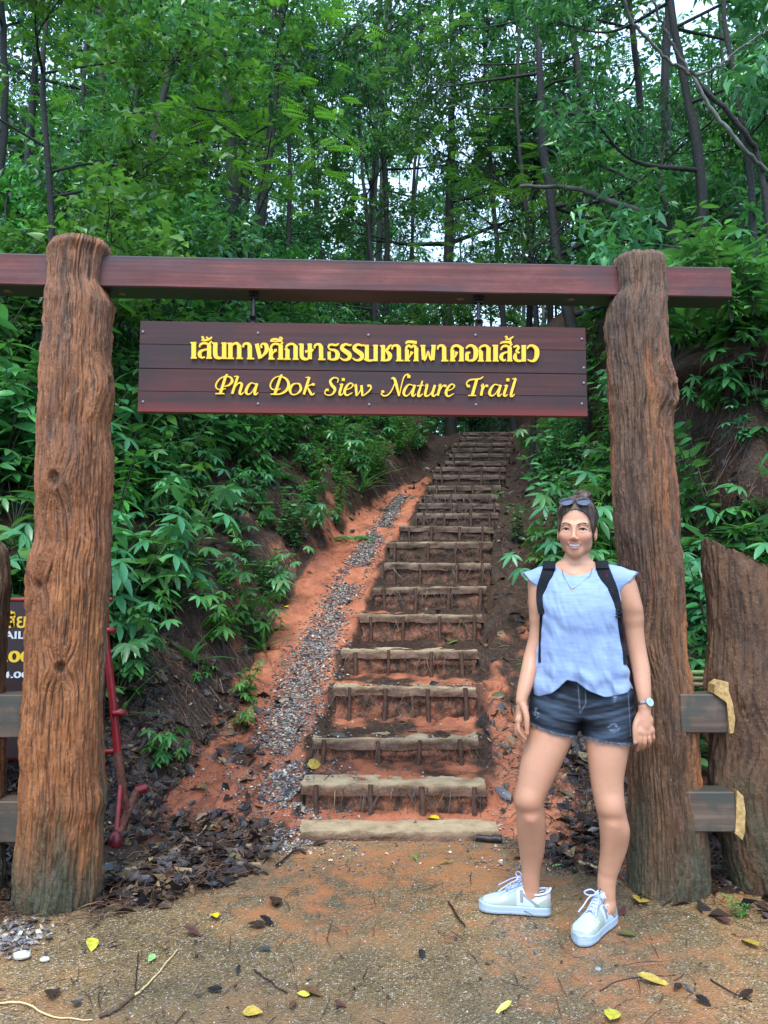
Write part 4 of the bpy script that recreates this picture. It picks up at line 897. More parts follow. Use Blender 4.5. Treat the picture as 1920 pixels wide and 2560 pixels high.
def strap_plant(seed, n, L, w, mat):
    g = np.random.default_rng(seed); lv = Leaves(); a = g.uniform(0, 6.283, n); el = g.uniform(0.5, 1.35, n)
    D = np.stack([np.cos(a) * np.cos(el), np.sin(a) * np.cos(el), np.sin(el)], 1); N = np.stack([-np.cos(a) * np.sin(el), -np.sin(a) * np.sin(el), np.cos(el)], 1)
    lv.add(g.normal(0, 0.015, (n, 3)) * [1, 1, 0], D, N, L * g.uniform(0.6, 1.1, n), w * g.uniform(0.7, 1.2, n), 'strap', None, g)
    return None, lv.mesh('foliage', mat)
def fern_plant(seed, nf, L, mat):
    g = np.random.default_rng(seed); lv = Leaves(); sm = MB()
    for f in range(nf):
        a = f * 6.283 / nf + g.normal(0, .2); d = np.array([math.cos(a), math.sin(a), 0]); ln = L * g.uniform(.7, 1.1); q = np.linspace(0, 1, 18)[:, None]
        P = d * ln * q * 0.85 + np.array([0, 0, 1]) * ln * (0.75 * q - 0.72 * q * q); sm.tube(P, np.linspace(0.003, 0.001, 18), 4, cap=False)
        sd_ = np.cross(d, [0, 0, 1]); pl = ln * 0.26 * np.sin(np.pi * np.clip(q[3:, 0] * 0.85 + 0.12, 0, 1)) + 0.01; T = nrm(np.gradient(P, axis=0))[3:]
        for s_ in (-1, 1): lv.add(P[3:], sd_ * s_ + T * 0.35, np.array([0, 0, 1.0]) + 0.2 * d, pl, pl * 0.22, 'mid', g.uniform(0.3, 0.7), g)
    return sm.mesh('stem', [M_STEM]), lv.mesh('foliage', mat)

PROT = {}
PROT['star'] = [star_plant(10 + i, h, n, s_, m_) for i, (h, n, s_, m_) in enumerate([(0.55, 6, 0.14, M_LTEAL), (0.7, 7, 0.15, M_LTEAL), (0.45, 5, 0.12, M_LBRT), (0.85, 7, 0.18, M_LTEAL), (0.6, 5, 0.11, M_LBRT), (0.35, 3, 0.09, M_LBRT)])]
PROT['shrub'] = [shrub_plant(30, 0.9, 5, 0.13, M_LTEAL), shrub_plant(31, 1.3, 6, 0.15, M_LTEAL, 'ovate', 0.5, 11), shrub_plant(32, 1.1, 7, 0.12, M_LTEAL, 'lance', 0.26, 16, -0.4), shrub_plant(33, 0.8, 5, 0.10, M_LBRT, 'ovate', 0.5), shrub_plant(34, 1.6, 8, 0.16, M_LDARK, 'lance', 0.3, 18, -0.4)]
PROT['strap'] = [strap_plant(50, 14, 0.5, 0.035, M_LTEAL), strap_plant(51, 24, 0.7, 0.03, M_LTEAL), strap_plant(52, 12, 0.35, 0.03, M_LBRT)]
PROT['fern'] = [fern_plant(60, 8, 0.55, M_LTEAL), fern_plant(61, 7, 0.4, M_LTEAL)]
PROT['big'] = [strap_plant(70, 9, 0.42, 0.12, M_LTEAL), shrub_plant(71, 0.9, 5, 0.24, M_LTEAL, 'ovate', 0.42, 8, -0.3), shrub_plant(72, 1.3, 5, 0.20, M_LBRT, 'lance', 0.3, 9, -0.5)]
_first = {}
NAMES = {'star': ('star_leaf_plant', 'plant'), 'shrub': ('leafy_shrub', 'shrub'), 'strap': ('strap_leaf_plant', 'plant'), 'fern': ('fern', 'fern'), 'big': ('large_leaf_plant', 'plant')}
def plant(kind, vi, x, y, sc, rz, label, group, z=None, tilt=0.0):
    z = th(x, y) - 0.02 if z is None else z
    key = (kind, vi)
    if key not in _first:
        r = thing(NAMES[kind][0], label, NAMES[kind][1], (x, y, z), 0, group)
        st_, fo = PROT[kind][vi]
        if st_ is not None: obj('stem', st_, r)
        obj('foliage', fo, r); r.rotation_euler = (tilt, 0, rz); r.scale = (sc,) * 3; _first[key] = r; return r
    r = copy_tree(_first[key], (x, y, z), (tilt, 0, rz), sc, label); r['group'] = group; return r
g = np.random.default_rng(77)
def zone(x, y):
    if x < 0:
        if y < 5: return 'low on the left bank beside the post'
        if y < 7 : return 'on the left bank above the lower gravel' if x > -2.4 else 'high on the left bank behind the post'
        if y < 9.5: return 'on the left bank above the upper gravel' if x > -2.4 else 'on the left crest below the hanging sign'
        return 'at the upper left of the stairway'
    if y < 5: return 'at the right bank foot by the fence'
    if y < 7.5: return 'on the right bank behind the woman' if x < 2.0 else 'under the earth cliff beyond the right post'
    return 'on the upper right bank beside the stairway'
SZW = [(0.0, 'small'), (0.85, 'middling'), (1.1, 'tall')]
KW = {'star': ['deep green star-leaved plant', 'bushy star-leaved plant', 'bright green star-leaved plant', 'big dark star-leaved plant', 'fresh green star-leaved plant', 'little lime star-leaved plant'],
      'shrub': ['broad-leaved shrub', 'large oval-leaved shrub', 'narrow-leaved drooping shrub', 'light green broad-leaved shrub', 'dark lance-leaved shrub'],
      'strap': ['arching strap-leaved clump', 'dense strap-leaved clump', 'pale strap-leaved tuft'], 'fern': ['spreading fern', 'smaller fern'], 'big': ['low plant with huge glossy leaves', 'big-leaved stemmed plant', 'plant with long pointed light leaves']}
def auto(kind, vi, x, y, sc, z=None, tilt=0.0, rz=None):
    w = [b for a, b in SZW if sc >= a][-1]
    return plant(kind, vi, x, y, sc, g.uniform(0, 6.283) if rz is None else rz, f'{w} {KW[kind][vi]} {zone(x, y)}', f'{KW[kind][vi]}s {zone(x, y)}', z, tilt)
# left bank, thick cover
n = 0
cand = []
while n < 290:
    y = 4.5 + 8.0 * g.random() ** 0.85; foot = np.interp(y, [3.0, 4.2, 5.0, 6.7, 8.5, 10.6, 12.5], [-1.9, -1.35, -1.05, -0.80, -0.32, 0.30, 0.78])
    dl = 0.10 + 3.2 * g.random() ** 1.3; x = foot - dl
    if y < 5.6 and dl < 0.45: continue
    if y < 5.0 and x > -1.7 : continue
    if any((x - a) ** 2 + (y - b) ** 2 < 0.022 for a, b in cand): continue
    cand.append((x, y)); n += 1
    k = g.choice(['star', 'shrub', 'strap', 'fern'], p=[0.50, 0.33, 0.12, 0.05]); vi = int(g.integers(0, len(PROT[k])))
    if k == 'shrub' and (dl < 1.2): vi = int(g.choice([0, 3])); 
    sc = g.uniform(0.75, 1.15) * (1.12 if dl > 0.9 else 0.62) * (1 + 0.03 * (y - 6))
    auto(k, vi, x, y, sc, tilt=-g.uniform(0.0, 0.25))
for (px, py, Y, k, vi, sc) in ((310, 1610, 4.75, 'strap', 0, 0.8), (400, 1700, 4.6, 'star', 2, 0.6), (290, 1560, 4.7, 'star', 3, 0.8), (320, 1480, 4.9, 'star', 1, 0.9), (500, 1640, 5.2, 'star', 5, 0.7), (480, 1520, 5.3, 'strap', 0, 0.9), (600, 1690, 5.0, 'star', 5, 0.7),
                               (610, 1610, 5.3, 'star', 4, 0.55), (560, 1500, 5.5, 'star', 4, 0.9), (660, 1480, 5.9, 'strap', 0, 0.7), (620, 1400, 5.9, 'star', 0, 1.0), (290, 1380, 5.0, 'star', 3, 1.1), (350, 1340, 5.3, 'star', 1, 1.2), (430, 1330, 5.5, 'star', 3, 1.1), (900, 1130, 9.0, 'strap', 1, 0.9), (880, 1180, 8.0, 'fern', 1, 0.9), (690, 1610, 6.1, 'star', 5, 0.4)):
    p = atY(px, py, Y); auto(k, vi, p[0], Y, sc)
for (px, py, Y, vi, sc) in ((60, 1000, 4.9, 1, 1.2), (20, 1130, 4.7, 0, 1.2), (70, 1210, 4.6, 2, 0.9), (20, 900, 5.6, 1, 1.3), (90, 860, 5.8, 2, 1.2), (300, 930, 6.2, 1, 1.0), (330, 1100, 5.4, 0, 1.0), (460, 1110, 6.6, 0, 1.1), (520, 1060, 7.2, 1, 0.9), (380, 1230, 5.3, 1, 0.8), (330, 1460, 4.9, 2, 0.6), (640, 1110, 7.5, 2, 0.8), (50, 1330, 4.4, 1, 0.7), (470, 1270, 5.8, 2, 0.7), (700, 1090, 8.5, 1, 0.9), (420, 960, 7.0, 2, 1.2)):
    p = atY(px, py, Y); auto('big', vi, p[0], Y, sc)
# right bank
n = 0; cand = []
while n < 150:
    y = g.uniform(4.3, 11.5); fr = np.interp(y, [3.4, 4.2, 6, 8, 10, 12.5, 15], [1.75, 1.25, 1.02, 1.35, 1.75, 2.15, 2.4])
    x = fr + 0.35 + 2.5 * g.random() ** 1.1
    if y < 5.4 and x < 1.75: continue
    if any((x - a) ** 2 + (y - b) ** 2 < 0.05 for a, b in cand): continue
    cand.append((x, y)); n += 1
    k = g.choice(['star', 'shrub', 'strap', 'fern'], p=[0.56, 0.26, 0.08, 0.10]); vi = int(g.integers(0, len(PROT[k])))
    auto(k, vi, x, y, g.uniform(0.65, 1.1), tilt=-g.uniform(0.0, 0.25))
for (px, py, Y, k, vi, sc) in ((1330, 1420, 5.3, 'shrub', 3, 0.42), (1370, 1400, 5.2, 'shrub', 3, 0.35), (1390, 1470, 5.0, 'star', 5, 0.6), (1290, 1275, 7.6, 'shrub', 0, 0.6), (1345, 1270, 7.0, 'star', 4, 0.8), (1480, 1200, 6.6, 'star', 1, 1.0), (1450, 1300, 6.0, 'star', 3, 1.0), (1735, 1660, 4.3, 'shrub', 0, 0.75), (1740, 1500, 4.7, 'star', 4, 0.8), (1800, 1330, 4.9, 'star', 3, 1.0), (1880, 1300, 4.9, 'star', 4, 1.0), (1760, 1260, 5.3, 'fern', 0, 1.1), (1850, 2280, 3.12, 'shrub', 3, 0.16), (1870, 1180, 5.6, 'fern', 0, 0.9), (1700, 1250, 5.6, 'star', 2, 1.0), (1520, 1150, 6.5, 'star', 4, 1.2)):
    p = atY(px, py, Y); auto(k, vi, p[0], Y, sc)
# ---------------------------------------------------------------- trees
def make_tree(seed, trunk_pts, r0, clusters, kind, leafL, wr, n_leaf, mat, bark=None, twigs=9, nside=9, spread=1.0, tplk='mid'):
    """clusters: (x,y,z,rx,ry,rz) foliage masses; a limb reaches from the trunk to each"""
    g = np.random.default_rng(seed); tm = MB(); lv = Leaves()
    T = catmull(trunk_pts, 8); k = len(T); rad = r0 * (1 - 0.75 * np.linspace(0, 1, k) ** 1.1) * (1 + 0.06 * g.normal(size=k)); rad[0] *= 1.35
    T = T + g.normal(0, r0 * 0.12, T.shape) * [1, 1, 0]
    tm.tube(T, rad, nside)
    vol = np.array([c[3] * c[4] * c[5] for c in clusters]) ** 0.72; vol = vol / vol.sum()
    for ci, (cx, cy, cz, rx, ry, rz) in enumerate(clusters):
        c = np.array([cx, cy, cz], float)
        d = np.linalg.norm(T - c, axis=1) + np.abs(T[:, 2] - (cz - rz * 1.2)) * 0.7; i0 = int(np.argmin(d)); b0 = T[i0]
        mid = (b0 + c) / 2 + g.normal(0, 0.15, 3) * np.linalg.norm(c - b0) * 0.5 - [0, 0, 0.06 * np.linalg.norm(c - b0)]
        Lb = catmull([b0, mid, c], 5); rb = max(rad[i0] * 0.5, 0.012); tm.tube(Lb, np.linspace(rb, rb * 0.35, len(Lb)), 6, cap=False)
        R_ = np.array([rx, ry, rz]); nl = int(n_leaf * vol[ci]); tips = []
        for t_ in range(twigs):
            e = c + nrm(g.normal(size=3)) * R_ * g.uniform(0.6, 1.0); s_ = Lb[g.integers(len(Lb) // 2, len(Lb))]
            Tw = catmull([s_, (s_ + e) / 2 + g.normal(0, 0.08, 3) * rx, e], 4); tm.tube(Tw, np.linspace(rb * 0.3, rb * 0.12, len(Tw)), 4, cap=False); tips.append(Tw[len(Tw) // 2:])
        tips = np.vstack(tips)
        if kind == 'feather':
            nf = max(3, nl // 22); ctr = tips[g.integers(0, len(tips), nf)] + g.normal(0, 0.42, (nf, 3)) * R_
            for f in range(nf):
                a = g.uniform(0, 6.283); d_ = nrm(np.array([math.cos(a), math.sin(a), g.uniform(-0.35, 0.1)])); ln = leafL * 4.2 * g.uniform(0.7, 1.1); q = np.linspace(0.1, 1, 11)[:, None]
                P = ctr[f] + d_ * ln * q - np.array([0, 0, 0.18]) * ln * q * q; sd_ = nrm(np.cross(d_, [0, 0, 1])); rr = g.uniform(0.2, 0.9); w_ = leafL * (1.15 - 0.7 * np.abs(q[:, 0] - 0.45))
                for s_ in (-1, 1): lv.add(P, sd_ * s_ + d_ * 0.4, np.array([0, 0, 1.0]), w_, w_ * 0.30, 'far', rr, g)
            continue
        nc = max(4, nl // 9); ctr = np.where(g.random((nc, 1)) < 0.6, tips[g.integers(0, len(tips), nc)] + g.normal(0, 0.16, (nc, 3)) * R_, c + nrm(g.normal(size=(nc, 3))) * R_ * g.uniform(0.35, 1.05, (nc, 1)))
        per = 9; P = np.repeat(ctr, per, 0) + g.normal(0, leafL * 0.42, (nc * per, 3)); rr = np.clip(np.repeat(g.random(nc), per) * 0.7 + g.random(nc * per) * 0.35, 0, 1)
        if kind == 'droop': D = rdir(g, nc * per, -0.75, 0.6)
        elif kind == 'broad': D = rdir(g, nc * per, -0.15, 0.4)
        else: D = rdir(g, nc * per, -0.2, 0.8)
        L_ = leafL * g.uniform(0.6, 1.15, nc * per); lv.add(P, D, upn(g, nc * per, 0.55), L_, L_ * wr, tplk, rr, g)
    return tm.mesh('trunk', [bark or M_BARK]), lv.mesh('crown', mat)
def tree(name, label, x, y, meshes, group=None, z=None, rz=0, sc=1.0):
    z = th(x, y) - 0.1 if z is None else z
    r = thing(name, label, 'tree', (x, y, z), rz, group); r.scale = (sc,) * 3
    obj('trunk', meshes[0], r); obj('crown', meshes[1], r); return r
def place(px, Y): return atY(px, 1280, Y)[0]
# near and middle trees, placed one by one: (photo x of trunk foot, Y, top height, trunk radius, kind, leaf, n, mat, label)
def clus(g, n, h0, h1, spread, r, bias=(0, 0), toward=0.0):
    out = []
    for i in range(n):
        a = g.uniform(0, 6.283); d = spread * math.sqrt(g.random()); z = g.uniform(h0, h1); s_ = r * g.uniform(0.7, 1.25)
        out.append((math.cos(a) * d + bias[0], math.sin(a) * d * 0.8 + bias[1] - toward, z, s_, s_, s_ * 0.6))
    return out
NEAR = [
 (212, 11.5, 9.5, 0.085, 'broad', 0.13, 0.5, 3600, M_LTEAL, (4.2, 9.0), 2.2, 'straight dark trunk rising behind the left gate post', [(0, 0, 0), (.05, 0, 3), (-.05, 0, 6), (0.05, 0, 9.5)]),
 (70, 6.2, 5.2, 0.037, 'broad', 0.11, 0.55, 2800, M_LBRT, (1.3, 4.6), 1.3, 'light green broad-leaved young tree at the far left', [(0, 0, 0), (.1, 0, 1.8), (.0, -.1, 3.5), (0.2, -.1, 5.2)]),
 (230, 7.0, 5.6, 0.033, 'broad', 0.10, 0.5, 2600, M_LTEAL, (1.6, 5.2), 1.3, 'slender leafy tree above the left gate post', [(0, 0, 0), (.15, 0, 1.8), (.4, -.1, 3.7), (0.9, -.1, 5.6)]),
 (320, 8.6, 7.0, 0.056, 'broad', 0.11, 0.45, 2600, M_LTEAL, (3.0, 6.6), 1.6, 'forked dark tree with slanting limbs left of the sky gap', [(0, 0, 0), (.1, 0, 2.2), (.45, 0, 4.4), (0.6, 0, 7.0)]),
 (565, 10.8, 10.0, 0.126, 'droop', 0.13, 0.32, 3600, M_LDARK, (3.6, 9.4), 1.9, 'stout leaning dark trunk above the left part of the sign', [(0, 0, 0), (.0, 0, 2.6), (-.15, 0, 5.4), (0.15, 0, 10)]),
 (640, 9.2, 6.0, 0.030, 'feather', 0.075, 0.3, 4200, M_LFEA, (3.0, 5.4), 1.5, 'feathery lime green tree above the middle of the beam', [(0, 0, 0), (-.1, 0, 2), (.1, 0, 4), (0.1, 0, 6.0)]),
 (700, 12.5, 9.0, 0.052, 'feather', 0.08, 0.3, 4200, M_LTEAL, (4.2, 8.6), 2.2, 'thin feathery blue-green tree in the middle of the view', [(0, 0, 0), (.1, 0, 3), (-.1, 0, 6), (0.1, 0, 9.0)]),
 (1131, 16.2, 13.0, 0.141, 'droop', 0.12, 0.32, 5200, M_LDARK, (4.6, 12.0), 2.8, 'dark drooping-leaved tree right of the bright sky gap', [(0, 0, 0), (-.05, 0, 4), (.1, 0, 8), (0.0, 0, 13.0)]),
 (1045, 15.0, 12.5, 0.044, 'feather', 0.075, 0.3, 3600, M_LFEA, (8.6, 12.3), 2.3, 'feathery yellow-green crown at the top of the view', [(0, 0, 0), (-.1, 0, 4), (.1, 0, 8), (-.1, 0, 12.5)]),
 (1475, 9.0, 7.6, 0.104, 'droop', 0.12, 0.34, 5200, M_LDARK, (2.4, 7.4), 2.1, 'crooked dark tree forking behind the right gate post', [(0, 0, 0), (-.12, 0, 1.4), (-.42, 0, 3.6), (-0.55, 0, 7.6)]),
 (1330, 10.2, 8.0, 0.044, 'feather', 0.075, 0.3, 3600, M_LBRT, (3.8, 7.4), 1.7, 'bright feathery tree behind the crooked dark one', [(0, 0, 0), (.1, 0, 2.6), (-.1, 0, 5.4), (.1, 0, 8.0)]),
 (1760, 7.6, 6.2, 0.067, 'droop', 0.14, 0.34, 4600, M_LTEAL, (1.4, 6.0), 1.7, 'large-leaved tree leaning over the earth cliff at the right', [(0, 0, 0), (.1, 0, 1.5), (-.2, -.1, 3.6), (-0.1, -.3, 6.2)]),
 (1900, 6.0, 4.4, 0.037, 'droop', 0.15, 0.36, 1500, M_LTEAL, (0.4, 4.2), 1.0, 'glossy long-leaved tree at the right edge above the cliff', [(0, 0, 0), (.05, 0, 1.2), (-.15, -.1, 2.8), (-0.1, -.2, 4.4)]),
 (1620, 11.5, 9.0, 0.074, 'broad', 0.12, 0.5, 4200, M_LTEAL, (2.6, 8.6), 2.2, 'broad dark tree behind the right gate post', [(0, 0, 0), (.1, 0, 3), (-.1, 0, 6), (0.1, 0, 9.0)]),
 (-60, 9.2, 7.5, 0.059, 'broad', 0.12, 0.5, 4200, M_LTEAL, (1.6, 7.2), 1.9, 'bushy green tree at the left border', [(0, 0, 0), (.1, 0, 2.6), (-.1, 0, 5.4), (.1, 0, 7.5)]),
 (450, 13.5, 10.5, 0.059, 'broad', 0.13, 0.5, 3600, M_LTEAL, (1.5, 7.5), 2.4, 'thin pale-trunked tree far behind the left part of the beam', [(0, 0, 0), (.1, 0, 3), (-.1, 0, 7), (0.1, 0, 10.5)]),
 (955, 15.5, 12.0, 0.074, 'droop', 0.14, 0.34, 3600, M_LDARK, (5.5, 11.5), 2.6, 'dark tree above the head of the stairway', [(0, 0, 0), (.1, 0, 4), (-.1, 0, 8), (0.1, 0, 12)]),
 (1720, 10.0, 9.6, 0.085, 'droop', 0.13, 0.34, 5200, M_LDARK, (4.4, 9.4), 2.0, 'dark dense-crowned tree filling the upper right', [(0, 0, 0), (-.1, 0, 3), (.15, 0, 6), (0.1, 0, 9.6)]),
 (1930, 9.0, 8.6, 0.07, 'droop', 0.13, 0.34, 4400, M_LDARK, (3.8, 8.4), 1.8, 'dark dense-crowned tree in the top right corner', [(0, 0, 0), (-.1, 0, 3), (.15, 0, 6), (0.1, 0, 8.6)]),
 (20, 13.0, 11.5, 0.08, 'broad', 0.13, 0.5, 4200, M_LTEAL, (5.5, 11.2), 2.3, 'tall green tree in the top left corner', [(0, 0, 0), (.1, 0, 4), (-.1, 0, 8), (0.1, 0, 11.5)]),
 (1290, 15.0, 12.0, 0.067, 'droop', 0.14, 0.34, 4600, M_LDARK, (2.0, 11.5), 2.6, 'dark slim tree right of the stair head', [(0, 0, 0), (-.3, 0, 4), (-.5, 0, 8), (-0.5, 0, 12)]),
]
for ti, (px, Y, h, r0, kind, lf, wr, nl, mat, (h0, h1), sp, lab, pts) in enumerate(NEAR):
    nl = int(nl * 1.35)
    gg = np.random.default_rng(500 + ti); x = place(px, Y); nc = 7 if nl < 3000 else 10
    z0 = th(x, Y); ms_ = make_tree(900 + ti, pts, r0, clus(gg, nc, h0, h1, sp, sp * 0.42, bias=(pts[-1][0] * 0.6, 0)), kind, lf, wr, nl, mat, bark=M_BARK, tplk='mid')
    tree({'feather': 'feathery_tree', 'droop': 'forest_tree', 'broad': 'broadleaf_tree'}[kind], lab, x, Y, ms_, z=z0 - 0.1)
# more trees of the middle distance, copied from the ones above
_mid = [o for o in COL.objects if o.get('category') == 'tree']; _mid = [o for o in _mid if o.location[1] > 8.5]
g4 = np.random.default_rng(909); _pl = []
_sp = ['deep in the wood left of the gate', 'in the wood behind the left half of the beam', 'in the wood behind the right half of the beam', 'deep in the wood at the right']
while len(_pl) < 19:
    Y = g4.uniform(11.5, 19); u = g4.uniform(-0.55, 0.55); x = u * Y
    if abs(u + 0.135) < 0.05 or abs(u - 0.045) < 0.035 or (abs(x - stair_cx(min(Y, 13.7))) < 1.2 and Y < 15) or any((x - a) ** 2 + (Y - b) ** 2 < 2.2 for a, b in _pl): continue
    src = _mid[int(g4.integers(0, len(_mid)))]; _pl.append((x, Y)); kind_ = {'feathery_tree': 'feathery tree', 'forest_tree': 'dark droopy-leaved tree', 'broadleaf_tree': 'green broad-leaved tree'}[src.name.split('.')[0]]
    sp_ = _sp[0 if u < -0.3 else 1 if u < 0 else 2 if u < 0.3 else 3]; dd = 'nearer rank' if Y < 15 else 'farther rank'
    r = copy_tree(src, (x, Y, float(ramp_z(np.array([Y]))[0]) + 0.5), (g4.normal(0, .07), g4.normal(0, .07), g4.uniform(0, 6.28)), g4.uniform(0.95, 1.4), f'{kind_} {sp_}, {dd}'); r['group'] = f'{kind_}s {sp_}, {dd}'
# far forest: six kinds, copied
FAR = []
for i, (kind, lf, wr, nl, mat, h, r0, bark) in enumerate([('broad', 0.22, 0.5, 7500, M_LFAR, 17, 0.10, M_BARK), ('droop', 0.24, 0.36, 7000, M_LTEAL, 19, 0.09, M_PALE), ('broad', 0.24, 0.5, 6500, M_LFAR, 15, 0.07, M_PALE), ('droop', 0.22, 0.4, 8000, M_LFAR, 20, 0.12, M_BARK), ('feather', 0.15, 0.34, 4400, M_LBRT, 14, 0.10, M_BARK)]):
    gg = np.random.default_rng(700 + i); pts = [(0, 0, -0.5), (gg.normal(0, .2), 0, h * .33), (gg.normal(0, .3), 0, h * .66), (gg.normal(0, .4), 0, h)]
    FAR.append(make_tree(720 + i, pts, r0, clus(gg, 15, h * 0.06, h * 0.98, 2.7, 1.35), kind, lf, wr, nl, mat, bark=bark, twigs=4, nside=7, tplk='far'))
FARL = ['pale green tall tree of the distant wood', 'slim pale-trunked tree of the distant wood', 'light green thin tree of the distant wood', 'tall full-crowned tree of the distant wood', 'feathery-crowned tree of the distant wood']
firstf = {}; placed = []; k = 0; gg = np.random.default_rng(4242)
while k < 78:
    Y = 15 + 27 * gg.random() ** 0.8; x = gg.uniform(-0.62, 0.62) * Y
    if any((x - a) ** 2 + (Y - b) ** 2 < 1.5 for a, b in placed): continue
    u_ = x / Y
    if (abs(u_ + 0.135) < 0.045 and gg.random() < 0.85) or (abs(u_ - 0.045) < 0.03 and gg.random() < 0.85) or (abs(u_ + 0.24) < 0.025 and gg.random() < 0.6): continue
    placed.append((x, Y)); v = int(gg.integers(0, 5)); z = float(ramp_z(np.array([Y]))[0]) + 0.4; sc = gg.uniform(0.75, 1.15)
    side = 'left of the stair head' if x < 0 else 'right of the stair head'; dd = 'near rank' if Y < 21 else ('middle rank' if Y < 30 else 'rearmost rank')
    lab = f'{FARL[v]} standing {side}, {dd}'
    if v not in firstf: firstf[v] = tree('distant_tree', lab, x, Y, FAR[v], 'trees of the distant wood', z, gg.uniform(0, 6.28), sc)
    else: copy_tree(firstf[v], (x, Y, z), (gg.normal(0, .06), gg.normal(0, .06), gg.uniform(0, 6.28)), sc, lab)['group'] = 'trees of the distant wood'
    firstf[v]['group'] = f'{FARL[v]}s {side}, {dd}' if firstf[v].location[0] == x else firstf[v]['group']; k += 1
# groups follow the labels so that only look-alikes share one
for o in list(COL.objects):
    if o.name.startswith('distant_tree') and 'label' in o: o['group'] = o['label'].replace(' tree ', ' trees ', 1) if ' tree ' in o['label'] else o['label']
# understorey bushes filling the crest of both banks
BUSH = []
for i, (kind, lf, wr, nl, mat, h) in enumerate([('broad', 0.11, 0.5, 1700, M_LTEAL, 2.0), ('droop', 0.13, 0.32, 1900, M_LDARK, 2.4), ('broad', 0.10, 0.55, 1600, M_LBRT, 1.8), ('droop', 0.12, 0.28, 1900, M_LTEAL, 2.2)]):
    g2 = np.random.default_rng(800 + i); BUSH.append(make_tree(820 + i, [(0, 0, -0.2), (.05, 0, h * .3), (-.05, 0, h * .6), (0, 0, h * .85)], 0.03, clus(g2, 8, h * 0.2, h * 0.95, 0.75, 0.5), kind, lf, wr, nl, mat, twigs=4, nside=6, tplk='mid'))
BL = ['teal broad-leaved bush', 'dark lance-leaved bush', 'bright green bush', 'fine-leaved blue-green bush']
fb = {}; n = 0; placed = []
while n < 74:
    y = gg.uniform(6.2, 17)
    if gg.random() < 0.55: x = np.interp(y, [6, 10.6, 15, 20], [-3.1, -1.3, -0.2, 1.0]) - gg.uniform(0.3, 5.5)
    else: x = np.interp(y, [6, 10.6, 15, 20], [2.6, 3.3, 3.6, 3.9]) + gg.uniform(0.1, 5.0)
    if abs(x) > 0.58 * y + 0.8 or any((x - a) ** 2 + (y - b) ** 2 < 0.45 for a, b in placed): continue
    placed.append((x, y)); v = int(gg.integers(0, 4)); z = float(terrain(np.array([x]), np.array([y]), False)[0]) - 0.05
    sd_ = 'on the crest left of the stairway' if x < 0.5 else 'on the crest right of the stairway'; dp = 'nearest row' if y < 9.5 else ('second row' if y < 13 else 'far row')
    wd2 = 'outer edge of the view' if abs(x / y) > 0.33 else 'near the beam middle' if abs(x / y) < 0.15 else 'midway out'; lab = f'{BL[v]} {sd_}, {dp}, {wd2}'.replace('on the crest ', '').replace('the stairway', 'stairs'); grp = f'{BL[v]}es {sd_}, {dp}'
    if v not in fb: fb[v] = tree('wild_bush', lab, x, y, BUSH[v], grp, z, gg.uniform(0, 6.28), gg.uniform(0.75, 1.2)); fb[v]['category'] = 'bush'
    else: r = copy_tree(fb[v], (x, y, z), (0, 0, gg.uniform(0, 6.28)), gg.uniform(0.75, 1.2), lab); r['group'] = grp
    n += 1
for (px, Y, v, sc) in ((1180, 17.5, 1, 0.8), (1090, 18.5, 2, 0.8), (1290, 17.8, 0, 0.8), (1010, 18, 0, 0.8), (1240, 20, 2, 1.0), (1130, 21, 0, 1.1), (980, 16.5, 3, 0.8), (1350, 16.5, 3, 0.9)):
    x = place(px, Y); z = float(ramp_z(np.array([Y]))[0]); lab = f'{BL[v]} beyond the head of the stairway'; r = copy_tree(fb[v], (x, Y, z), (0, 0, px), sc, lab); r['group'] = f'{BL[v]}es beyond the head of the stairway'
# bare curving branches at the upper right, on one leaning liana tree
def px_branch(pts, r0, r1, Y0, name, parent, mat):
    P = catmull([atY(x, y, Y0 + dy) for x, y, dy in pts], 7); b = MB(); P = P + rng.normal(0, 0.006, P.shape); b.tube(P, np.linspace(r0, r1, len(P)), 7); return gobj(name, b.mesh(name, [mat]), parent)
lt = thing('bare_tree', 'nearly leafless tree with long pale curving branches at the upper right', 'tree', (float(atY(1990, 800, 5.3)[0]), 5.3, 2.6))
px_branch([(2060, 1250, 0), (2010, 1000, 0), (1960, 860, 0), (1905, 440, 0), (1860, 330, -.1), (1740, 195, -.2), (1725, 180, -.2)], 0.0324, 0.0130, 5.3, 'trunk', lt, M_BARK)
px_branch([(1930, 445, 0), (1860, 372, -.1), (1790, 290, -.15), (1735, 200, -.2), (1690, 120, -.25), (1655, 60, -.3), (1625, -20, -.4)], 0.0158, 0.0086, 5.3, 'branch', lt, M_PALE)
px_branch([(1732, 188, -.2), (1680, 160, -.25), (1625, 105, -.3), (1580, 50, -.35), (1550, -30, -.4)], 0.0122, 0.0086, 5.3, 'branch', lt, M_PALE)
px_branch([(1732, 188, -.2), (1790, 170, -.2), (1850, 120, -.2), (1900, 90, -.2), (1960, 40, -.2)], 0.0108, 0.0065, 5.3, 'branch', lt, M_PALE)
fl_ = thing('fallen_branch', 'long mossy bough sagging across behind the right gate post', 'branch', (float(atY(1700, 640, 8.0)[0]), 8.0, 3.2))
px_branch([(1300, 465, 0), (1440, 472, 0), (1530, 505, 0), (1620, 535, 0), (1680, 580, 0), (1760, 645, 0), (1800, 720, 0)], 0.018, 0.065, 8.0, 'bough', fl_, M_PALE)
px_branch([(1490, 490, 0), (1380, 590, 0), (1300, 640, 0.2)], 0.014, 0.006, 8.0, 'twig', fl_, M_BARK)
px_branch([(1700, 600, 0), (1790, 560, 0), (1900, 470, 0), (1960, 380, .1)], 0.03, 0.03, 8.0, 'limb', fl_, M_BARK)

